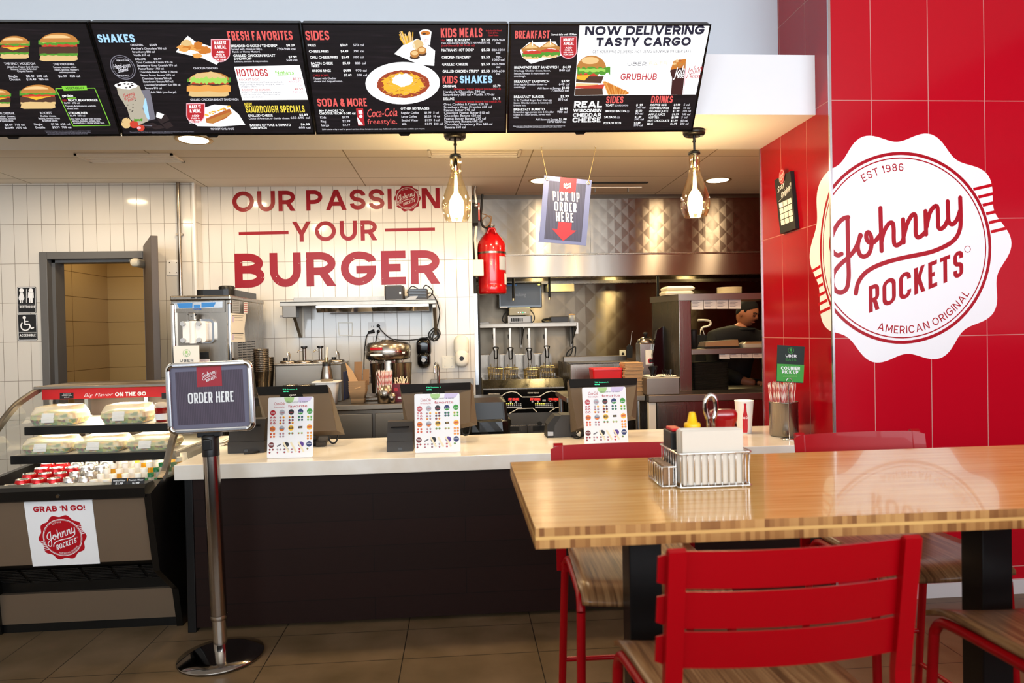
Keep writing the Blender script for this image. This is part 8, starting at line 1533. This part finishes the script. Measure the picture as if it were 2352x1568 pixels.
for a, b in ((-hw, -hw + fw_), (hw - fw_, hw)): mb.box(cxs + a, cxs + b, yf, yf + .026, z0 + .03, z1 - .03, 'alu_frame', .007)
lp(t, 'frame', mb)
for sx_, sz_ in ((-1, 0), (1, 0), (-1, 1), (1, 1)):
    ccx = cxs + sx_ * (hw - .034); ccz = (z0 + .034) if sz_ == 0 else (z1 - .034); a0 = {(-1, 0): 180, (1, 0): 270, (-1, 1): 90, (1, 1): 0}[(sx_, sz_)]
    lp(t, 'corner', MB().tube([(ccx + .0235 * math.cos(math.radians(a0 + 9 * i)), yf + .012, ccz + .0235 * math.sin(math.radians(a0 + 9 * i))) for i in range(11)], .0125, 'chrome', 12))
lp(t, 'backing', MB().box(cxs - hw + .015, cxs + hw - .015, yf + .016, yf + .024, z0 + .015, z1 - .015, 'steel_dark')); op = Plane((cxs, yf + .0155, z0), (1, 0, 0), (0, 0, 1)); mb = MB(); W_ = hw - fw_
mb.flat(op, [[(-W_, fw_), (W_, fw_), (W_, hh - fw_), (-W_, hh - fw_)]], 'order_lilac', .0002); mb.flat(op, [[(-W_ + .018, fw_ + .016), (W_ - .022, fw_ + .016), (W_ - .022, hh - fw_ - .018), (-W_ + .018, hh - fw_ - .018)]], 'order_stripes', .001)
mb.flat(op, [[(-.055, hh - fw_), (.052, hh - fw_), (.052, hh - fw_ - .088), (-.055, hh - fw_ - .088)]], 'sign_red', .0018); put(mb, op, SCR, 'white_print', .001, hh - fw_ - .040, .041, .041, .0026)
ps, w0 = stext('ORDER HERE', .047, .43, .132, .075); put(mb, op, ps, 'white_print', -.097, hh * .42, .196 / w0, 1, .0026, .0); lp(t, 'poster', mb, fixn=False)
lp(t, 'cover_sheet', MB().flat(op, [[(-W_, fw_), (W_, fw_), (W_, hh - fw_), (-W_, hh - fw_)]], 'sign_cover', .006))
# ------------------------------------------------------------------ table
TX0, TX1, TY0, TY1, TZ = .142, 1.985, 1.408, 2.14, 1.02
t = thing('high_table', 'long high bamboo table on black square legs in front of the counter', 'table', ((TX0 + TX1) / 2, (TY0 + TY1) / 2, 0))
mb = MB().add([(TX0, TY0, TZ), (TX1, TY0, TZ), (TX1, TY1, TZ), (TX0, TY1, TZ)], [[0, 1, 2, 3]], 'bamboo').add([(TX0, TY0, TZ - .043), (TX1, TY0, TZ - .043), (TX1, TY1, TZ - .043), (TX0, TY1, TZ - .043)], [[0, 1, 2, 3]], 'bamboo')
mb.add([(x, y, z) for z in (TZ - .043, TZ) for x, y in ((TX0, TY0), (TX1, TY0), (TX1, TY1), (TX0, TY1))], [[0, 1, 5, 4], [1, 2, 6, 5], [2, 3, 7, 6], [3, 0, 4, 7]], 'bamboo_edge')
o = obj('tabletop', mb, t, off=(0, 0, 0), weld=True); o.location = -t.location; 
mat('table_leg', '#08080a', .35)
for x in (.455, 1.40): wp(t, 'leg', MB().box(x - .042, x + .042, 1.735, 1.815, .012, TZ - .055, 'table_leg', .003)); wp(t, 'foot_plate', MB().box(x - .06, x + .06, 1.48, 2.07, .0, .014, 'table_leg', .004)); wp(t, 'top_bracket', MB().box(x - .05, x + .05, 1.50, 2.05, TZ - .056, TZ - .043, 'table_leg'))
# ------------------------------------------------------------------ bar chairs
def slat_mesh(vs, fs):
    m = MB()
    for k in (0, 1):
        ix = [i for i in range(len(vs)) if i % 2 == k]; mp = {a: j for j, a in enumerate(ix)}; m.add([vs[i] for i in ix], [[mp[i] for i in f] for f in fs if all(i % 2 == k for i in f)], 'red_metal', True)
    return m.add(vs, [f for f in fs if len({i % 2 for i in f}) == 2], 'red_metal')
def chair():
    t = thing('bar_chair', '', 'chair', (0, 0, 0), 0, 'red bar chairs round the bamboo table'); SZ = .72
    nx, ny = 13, 15; vs = []
    for s in (0, 1):
        for j in range(ny):
            for i in range(nx):
                u = -1 + 2 * i / (nx - 1); v = j / (ny - 1); y = -.205 + .42 * v; x = u * (.213 - .018 * (1 - v)); z = SZ + .012 * u * u - .006 - .028 * max(0, (v - .80) / .2) ** 2 + .010 * max(0, (.2 - v) / .2) ** 2
                if abs(u) > .9 and (v > .92 or v < .08): x *= .975
                vs.append((x, y, z - .013 * s))
    n = nx * ny; fs = []
    for j in range(ny - 1):
        for i in range(nx - 1): a = j * nx + i; fs += [[a, a + 1, a + nx + 1, a + nx], [n + a + nx, n + a + nx + 1, n + a + 1, n + a]]
    for i in range(nx - 1): fs += [[i, n + i, n + i + 1, i + 1], [(ny - 1) * nx + i + 1, n + (ny - 1) * nx + i + 1, n + (ny - 1) * nx + i, (ny - 1) * nx + i]]
    for j in range(ny - 1): fs += [[(j + 1) * nx, n + (j + 1) * nx, n + j * nx, j * nx], [j * nx + nx - 1, n + j * nx + nx - 1, n + (j + 1) * nx + nx - 1, (j + 1) * nx + nx - 1]]
    lp(t, 'seat', MB().add(vs, fs, 'seat_wood', True), 'striped wood laminate seat')
    for s in (-1, 1):
        rail = cr([(s * .205, -.17, .66), (s * .200, -.15, .688), (s * .198, -.11, .697), (s * .200, .0, .697), (s * .203, .12, .694), (s * .205, .165, .685), (s * .207, .185, .655)], 5)
        lp(t, 'side_rail', MB().tube(rail, .0125, 'red_metal', 10)); lp(t, 'leg', MB().tube([(s * .207, .185, .655), (s * .215, .205, .3), (s * .222, .222, .002)], .0125, 'red_metal', 12)); lp(t, 'leg', MB().tube([(s * .205, -.17, .66), (s * .214, -.215, .3), (s * .222, -.25, .002)], .0125, 'red_metal', 12))
        b = lp(t, 'back_post', MB().prism([(-.205, .64), (-.193, .64), (-.190, .80), (-.222, 1.043), (-.230, 1.051), (-.240, 1.047), (-.206, .80)], lambda u, v: Vector((s * .213 - .0155, u, v)), lambda u, v: Vector((s * .213 + .0155, u, v)), 'red_metal').box(s * .203 - .014, s * .203 + .014, -.20, -.12, .66, .672, 'red_metal'))
    for s, z in ((1, .26), (-1, .34)): lp(t, 'foot_rail', MB().tube([(-.215, s * (.207 if s > 0 else .211), z), (.215, s * (.207 if s > 0 else .211), z)], .008, 'red_metal', 10))
    for s in (-1, 1): lp(t, 'side_stretcher', MB().tube([(s * .215, .209, .22), (s * .216, -.223, .22)], .008, 'red_metal', 10))
    lp(t, 'cross_bar', MB().tube([(-.2, .10, .694), (.2, .10, .694)], .009, 'red_metal', 8).tube([(-.2, -.10, .694), (.2, -.10, .694)], .009, 'red_metal', 8))
    for k in range(3):
        z0 = .832 + .0725 * k; z1 = z0 + .067; K = 14; vs = []; fs = []
        for i in range(K + 1):
            u = -1 + 2 * i / K; e = .010 if i in (0, K) else 0
            for z, dz in ((z0, e), (z1, -e)):
                yc = -.186 - .032 * (z - .80) / .255 - .030 * (1 - u * u); vs += [(u * .240, yc, z + dz), (u * .240, yc + .0035, z + dz)]
        for i in range(K): a = 4 * i; b = a + 4; fs += [[a, b, b + 2, a + 2], [a + 1, a + 3, b + 3, b + 1], [a, a + 1, b + 1, b], [a + 2, b + 2, b + 3, a + 3]]
        fs += [[0, 2, 3, 1], [4 * K, 4 * K + 1, 4 * K + 3, 4 * K + 2]]; lp(t, 'back_slat', slat_mesh(vs, fs))
    return t
CH = chair(); CH.location = (.556, 1.385, 0); CH.rotation_euler = (0, 0, math.radians(2.5)); CH['label'] = 'red slat back bar chair seen from behind, tucked under the table front'
dup(CH, (1.362, 1.455, 0), 0, 'red bar chair with only its seat and leg showing, cut by the picture edge')
dup(CH, (.520, 2.05, 0), math.pi - .02, 'red bar chair across the table behind the napkin basket')
dup(CH, (1.385, 2.12, 0), math.pi + .02, 'red bar chair across the table against the red tiled pillar')
# ------------------------------------------------------------------ basket on the table
bx0, bx1, by0, by1 = .533, .722, 1.700, 1.86; bz0, bz1 = TZ + .004, TZ + .088; wr = .0022
t = thing('wire_basket', 'chrome wire condiment basket on the bamboo table', 'basket', ((bx0 + bx1) / 2, (by0 + by1) / 2, TZ)); mb = MB()
for z, r in ((bz0, wr), (bz1, wr * 1.35)): mb.tube([(x, y, z) for x, y in rrect(bx0, bx1, by0, by1, .008, 3)], r, 'chrome', 6, True)
n = 11
for i in range(n): x = bx0 + .006 + (bx1 - bx0 - .012) * i / (n - 1); mb.tube([(x, by0, bz1), (x, by0, bz0), (x, by1, bz0), (x, by1, bz1)], wr * .8, 'chrome', 5)
for i in range(1, 8): y = by0 + (by1 - by0) * i / 8; mb.tube([(bx0, y, bz1), (bx0, y, bz0)], wr * .8, 'chrome', 5); mb.tube([(bx1, y, bz1), (bx1, y, bz0)], wr * .8, 'chrome', 5)
mb.tube([(bx0, by0 + .055, bz1), (bx1, by0 + .055, bz1)], wr, 'chrome', 6); wp(t, 'wire_body', mb)
sx0, sy0, sy1 = bx0 - .036, 1.72, 1.845; mb = MB()
for z, r in ((bz0, wr), (bz0 + .048, wr * 1.2)): mb.tube([(bx0, sy0, z), (sx0, sy0, z), (sx0, sy1, z), (bx0, sy1, z)], r, 'chrome', 6)
for i in range(7): y = sy0 + (sy1 - sy0) * i / 6; mb.tube([(sx0, y, bz0 + .048), (sx0, y, bz0), (bx0, y, bz0)], wr * .8, 'chrome', 5)
mb.tube([(sx0 + .018, sy0, bz0 + .048), (sx0 + .018, sy0, bz0)], wr * .8, 'chrome', 5); wp(t, 'packet_pocket', mb)
ph = PY(1626, 905, 1.79); hx = ph.x; hy = 1.775; htop = ph.z; mb = MB()
mb.tube([(hx - .006, hy, bz0), (hx - .006, hy, htop - .06)], .0042, 'chrome', 10).tube([(hx + .009, hy, bz0), (hx + .009, hy, htop - .06)], .0042, 'chrome', 10)
mb.tube(cr([(hx - .006, hy, htop - .062), (hx - .012, hy, htop - .045), (hx - .013, hy, htop - .02), (hx - .004, hy, htop - .004), (hx + .007, hy, htop - .003), (hx + .015, hy, htop - .018), (hx + .015, hy, htop - .045), (hx + .009, hy, htop - .062)], 5), .006, 'chrome', 10); wp(t, 'carry_handle', mb)
nm = MB(); b = bmesh.new(); nm.box(-.078, .078, 0, .0034, 0, .134, 'napkin', .001).box(-.078, .078, -.0006, .0, .0, .045, 'napkin'); me = nm.mesh('napkin'); b.free()
for k in range(14):
    o = bpy.data.objects.new('napkin', me); COL.objects.link(o); o.location = (.626 + random.uniform(-.0025, .0025), by0 + .0045 + .0036 * k, bz0 + .003 + random.uniform(0, .004)); o.rotation_euler = (0, random.uniform(-.015, .015), random.uniform(-.01, .01)); tag(o, 'folded white napkin in the middle of the basket stack' if 0 < k < 13 else ('foremost folded white napkin of the basket stack' if k == 0 else 'rearmost folded white napkin of the basket stack'), 'napkin', 'folded napkins in the wire basket')
mq = PY(1590, 960, 1.80); t = thing('mustard_bottle', 'mustard bottle with a yellow pointed cap in the wire basket', 'bottle', (mq.x, 1.80, bz0 + .002)); mz_ = PY(1590, 978, 1.8).z - t.location.z; mt_ = PY(1590, 946, 1.8).z - t.location.z
lp(t, 'bottle', MB().lathe([(0, .001), (.024, .001), (.026, .01), (.026, mz_ - .03), (.020, mz_ - .010), (.019, mz_ - .006)], 'yellow', n=28)); lp(t, 'cap', MB().lathe([(.019, mz_ - .008), (.0215, mz_ - .006), (.0215, mz_ + .006), (.0185, mz_ + .009), (.0135, mz_ + .010), (.009, mt_ - .004), (.007, mt_), (0, mt_)], 'yellow', n=28))
kq = PY(1668, 960, 1.80); t = thing('ketchup_bottle', 'red ketchup squeeze bottle standing on its cap in the wire basket', 'bottle', (kq.x - .004, 1.812, bz0 + .002)); kt = PY(1668, 940, 1.8).z - t.location.z
def ovl(rx, ry, z): return [(rx * (abs(math.cos(a)) ** .62) * (1 if math.cos(a) > 0 else -1), ry * (abs(math.sin(a)) ** .75) * (1 if math.sin(a) > 0 else -1), z) for a in [2 * math.pi * i / 28 for i in range(28)]]
rows = [ovl(.019, .014, .03), ovl(.026, .018, .05), ovl(.030, .019, kt - .040), ovl(.036, .022, kt - .030), ovl(.037, .023, kt - .012), ovl(.034, .020, kt - .003), ovl(.022, .012, kt)]; n = 28; vs = sum(rows, [])
lp(t, 'bottle', MB().add(vs, [[q * n + i, q * n + (i + 1) % n, (q + 1) * n + (i + 1) % n, (q + 1) * n + i] for q in range(6) for i in range(n)] + [[6 * n + i for i in range(n)]], 'ketchup', True)); lp(t, 'cap', MB().lathe([(0, .001), (.022, .001), (.022, .026), (.017, .031)], 'white_plastic', n=26)); lp(t, 'label', MB().lathe([(.0305, .052), (.0305, kt - .05)], 'bowl_cream', n=26, xf=Matrix.Diagonal((1, .66, 1, 1)).to_3x3().to_4x4()))
a = PY(1520, 1030, 1.775); t = thing('condiment_caddy', 'small black shaker holder standing at the end of the wire basket', 'caddy', (bx0 + .006, 1.80, bz0 + .002))
lp(t, 'box', MB().box(-.004, .026, -.035, .035, .0, .128, 'black_plastic', .003)); lp(t, 'red_lid', MB().box(.002, .028, -.030, .028, .1285, .136, 'red_plastic', .002), 'red strip lid')
sp = MB().box(-.012, .012, -.003, .003, 0, .05, 'wrap_brown', .001).mesh('packet')
for k in range(6): o = bpy.data.objects.new('packet', sp); COL.objects.link(o); o.location = (sx0 + .018, sy0 + .012 + .019 * k, bz0 + .002); o.rotation_euler = (.1, 0, 0); tag(o, 'brown sugar packet in the side pocket of the wire basket', 'packet', 'packets in the basket pocket')
# ------------------------------------------------------------------ the cook behind the pass shelf
def skin_body(name, joints, edges, mat_, root=0, sub=2):
    me = bpy.data.meshes.new(name); me.from_pydata([j[0] for j in joints], edges, []); o = bpy.data.objects.new(name, me); COL.objects.link(o)
    s = o.modifiers.new('skin', 'SKIN'); s.use_smooth_shade = True; d = me.skin_vertices[0].data
    for i, j in enumerate(joints): r = j[1]; d[i].radius = r if isinstance(r, tuple) else (r, r); d[i].use_root = (i == root)
    m = o.modifiers.new('sub', 'SUBSURF'); m.levels = sub; m.render_levels = sub
    dg = bpy.context.evaluated_depsgraph_get(); ev = o.evaluated_get(dg); r = bpy.data.meshes.new_from_object(ev); bpy.data.objects.remove(o); return r
hd = PY(1717, 718, 6.12); hx, hy, hz0 = hd.x, 6.12, hd.z   # head centre
fl = Vector((hx - .10, 6.20, 0))
cook = thing('person', 'cook in a black shirt looking down behind the stainless pass shelf', 'person', fl)
def rel(x, y, z): return (x - fl.x, y - fl.y, z)
sho = hz0 - .205; hipz = .93; bxc = hx - .10; byc = 6.21
Jt = [(rel(bxc, byc, hipz), (.15, .11)), (rel(bxc, byc - .01, hipz + .22), (.15, .11)), (rel(bxc + .01, byc - .02, sho - .04), (.165, .115)), (rel(hx - .045, byc - .045, sho + .07), .058), (rel(hx - .02, byc - .06, hz0 - .09), .054),
  (rel(bxc - .19, byc - .02, sho - .01), .070), (rel(bxc - .23, byc - .08, sho - .27), .050), (rel(bxc - .02, byc - .30, sho - .40), .040), (rel(bxc + .06, byc - .34, sho - .41), .032),
  (rel(bxc + .20, byc - .05, sho - .01), .070), (rel(bxc + .27, byc - .14, sho - .26), .050), (rel(bxc + .16, byc - .33, sho - .40), .040), (rel(bxc + .13, byc - .39, sho - .41), .032),
  (rel(bxc - .09, byc, hipz - .06), .095), (rel(bxc - .10, byc, .50), .062), (rel(bxc - .10, byc + .02, .10), .045), (rel(bxc - .10, byc - .10, .04), .042),
  (rel(bxc + .09, byc, hipz - .06), .095), (rel(bxc + .10, byc, .50), .062), (rel(bxc + .10, byc + .02, .10), .045), (rel(bxc + .10, byc - .10, .04), .042)]
Ed = [(0, 1), (1, 2), (2, 3), (3, 4), (2, 5), (5, 6), (6, 7), (7, 8), (2, 9), (9, 10), (10, 11), (11, 12), (0, 13), (13, 14), (14, 15), (15, 16), (0, 17), (17, 18), (18, 19), (19, 20)]
cl = {0, 1, 2, 5, 6, 9, 10, 13, 14, 15, 17, 18, 19}
Jb = [(j[0], (tuple(r * .78 for r in j[1]) if isinstance(j[1], tuple) else j[1] * .78) if i in cl else j[1]) for i, j in enumerate(Jt)]
bm = bmesh.new(); body = skin_body('body', Jb, Ed, 'skin'); bm.from_mesh(body)
# head: shaped sphere with nose, brow, chin and ears, turned towards the red wall and tilted down
hb = bmesh.new(); bmesh.ops.create_uvsphere(hb, u_segments=36, v_segments=24, radius=1)
def bumpv(co, c, r, amt, d): 
    k = max(0, 1 - (co - Vector(c)).length / r); return Vector(d) * amt * k * k * (3 - 2 * k)
for v in hb.verts:
    c = v.co.copy(); x, y, z = c   # face looks along -y
    p = Vector((x * .074, y * .094, z * .122))
    if z < -.1: f = (-z - .1); p.x *= 1 - .24 * f; p.y *= 1 - .10 * f; p.y -= .012 * f if y < 0 else -.03 * f
    p += bumpv(c, (0, -.98, -.12), .26, .024, (0, -1, -.15)) + bumpv(c, (0, -.9, .25), .45, .008, (0, -1, 0)) + bumpv(c, (0, -.78, -.85), .4, .014, (0, -1, -.1)) + bumpv(c, (0, -.95, -.5), .16, .007, (0, -1, 0)) + bumpv(c, (.33, -.9, .10), .2, .009, (0, 1, 0)) + bumpv(c, (-.33, -.9, .10), .2, .009, (0, 1, 0)) + bumpv(c, (.95, .1, -.05), .22, .018, (1, .5, 0)) + bumpv(c, (-.95, .1, -.05), .22, .018, (-1, .5, 0)) + bumpv(c, (.95, .1, -.22), .18, .012, (1, .4, 0)) + bumpv(c, (-.95, .1, -.22), .18, .012, (-1, .4, 0))
    v.co = p
HM = Matrix.Translation(rel(hx, hy, hz0)) @ Matrix.Rotation(math.radians(38), 4, 'Z') @ Matrix.Rotation(math.radians(22), 4, 'X')
for sd in (-1, 1):
    eb = bmesh.ops.create_uvsphere(hb, u_segments=14, v_segments=10, radius=1)['verts']
    for v in eb: v.co = Vector((sd * (.074 + v.co.x * .009 + (.006 if v.co.y > .2 else 0)), .012 + v.co.y * .019, -.010 + v.co.z * .031 - v.co.y * .004))
tmp = bpy.data.meshes.new('head_tmp'); hb.to_mesh(tmp); hb.free(); tmp.transform(HM); bm.from_mesh(tmp)
# hands: palm and five bent fingers each, closing over the food
def hand(wr, d, up, side):
    d = Vector(d).normalized(); up = Vector(up).normalized(); s = d.cross(up) * side; w_ = Vector(wr)
    J = [(w_, .026), (w_ + d * .05, (.040, .020)), (w_ + d * .085, (.040, .018))]; E = [(0, 1), (1, 2)]
    for i, (o, l) in enumerate(((-.030, .062), (-.010, .075), (.010, .070), (.029, .054))):
        b0 = w_ + d * .09 + s * o; k = len(J); J += [(b0, .0095), (b0 + d * l * .5 - up * .008, .0088), (b0 + d * l * .85 - up * .03, .0075)]; E += [(2, k), (k, k + 1), (k + 1, k + 2)]
    k = len(J); b0 = w_ + d * .03 - s * .036; J += [(b0, .012), (b0 + d * .035 - s * .018 - up * .012, .010), (b0 + d * .06 - s * .012 - up * .03, .0085)]; E += [(1, k), (k, k + 1), (k + 1, k + 2)]
    return skin_body('hand', J, E, 'skin', 0, 1)
for j, d_, sd in ((8, (.9, -.35, -.1), 1), (12, (-.25, -.9, -.1), -1)): hm = hand(Jt[j][0], d_, (0, 0, 1), sd); bm.from_mesh(hm)
me = bpy.data.meshes.new('body'); bm.to_mesh(me); bm.free(); me.materials.clear(); me.materials.append(MATS['skin']); me.polygons.foreach_set('material_index', [0] * len(me.polygons)); me.polygons.foreach_set('use_smooth', [True] * len(me.polygons))
ob = bpy.data.objects.new('body', me); COL.objects.link(ob); ob.parent = cook
def garment(name, js, es, grow, m, label=None):
    ix = {j: i for i, j in enumerate(js)}; JJ = [(Jt[j][0], tuple(r + grow for r in Jt[j][1]) if isinstance(Jt[j][1], tuple) else Jt[j][1] + grow) for j in js]; r = skin_body(name, JJ, [(ix[a], ix[b]) for a, b in es], m); r.materials.clear(); r.materials.append(MATS[m]); r.polygons.foreach_set('use_smooth', [True] * len(r.polygons)); o = bpy.data.objects.new(name, r); COL.objects.link(o); o.parent = cook; return o
garment('shirt', [1, 2, 0, 3, 5, 6, 7, 9, 10, 11], [(0, 1), (1, 2), (2, 3), (2, 5), (5, 6), (6, 7), (2, 9), (9, 10), (10, 11)], .014, 'shirt'); garment('trousers', [0, 13, 14, 15, 17, 18, 19], [(0, 13), (13, 14), (14, 15), (0, 17), (17, 18), (18, 19)], .014, 'soft_black')
col = MB(); nb = Vector(Jt[3][0]); col.tube([nb + Vector((.082 * math.cos(a), .075 * math.sin(a), -.035 - .02 * math.sin(a))) for a in [2 * math.pi * i / 20 for i in range(20)]], .016, 'shirt', 8, True); o = lp(cook, 'collar', col)
hr = bmesh.new(); bmesh.ops.create_uvsphere(hr, u_segments=48, v_segments=36, radius=1)
for v in hr.verts:
    x, y, z = v.co; k = z - (.24 + max(0, -y) ** 2 * .40 - max(0, y) * .80 - (.18 if abs(x) > .8 and -.35 < y < -.1 else 0)); k = max(-1, min(1, k / .16)); v.co = Vector((x * .076, y * .096 + .004, z * .122)) * (1.0 + (.055 if k > 0 else .16) * k)
hmsh = bpy.data.meshes.new('hair'); hr.to_mesh(hmsh); hr.free(); hmsh.transform(HM); hmsh.materials.append(MATS['hair']); hmsh.polygons.foreach_set('use_smooth', [True] * len(hmsh.polygons)); o = bpy.data.objects.new('hair', hmsh); COL.objects.link(o); o.parent = cook
def facept(x, y, z): return HM @ Vector((x, y, z))
fc = MB()
for s in (-1, 1): fc.tube([facept(s * .016, -.0905, .004), facept(s * .028, -.0905, .0005), facept(s * .042, -.081, .003)], .0036, 'eye_dark', 6); 
lp(cook, 'eyes', fc); fb = MB()
for s in (-1, 1): fb.tube([facept(s * .012, -.0955, .026), facept(s * .030, -.0915, .031), facept(s * .048, -.078, .025)], .0036, 'hair', 6)
lp(cook, 'eyebrows', fb); lp(cook, 'mouth', MB().tube([facept(-.024, -.078, -.062), facept(-.010, -.0915, -.060), facept(.010, -.0915, -.060), facept(.024, -.078, -.062)], .0042, 'lips', 6))
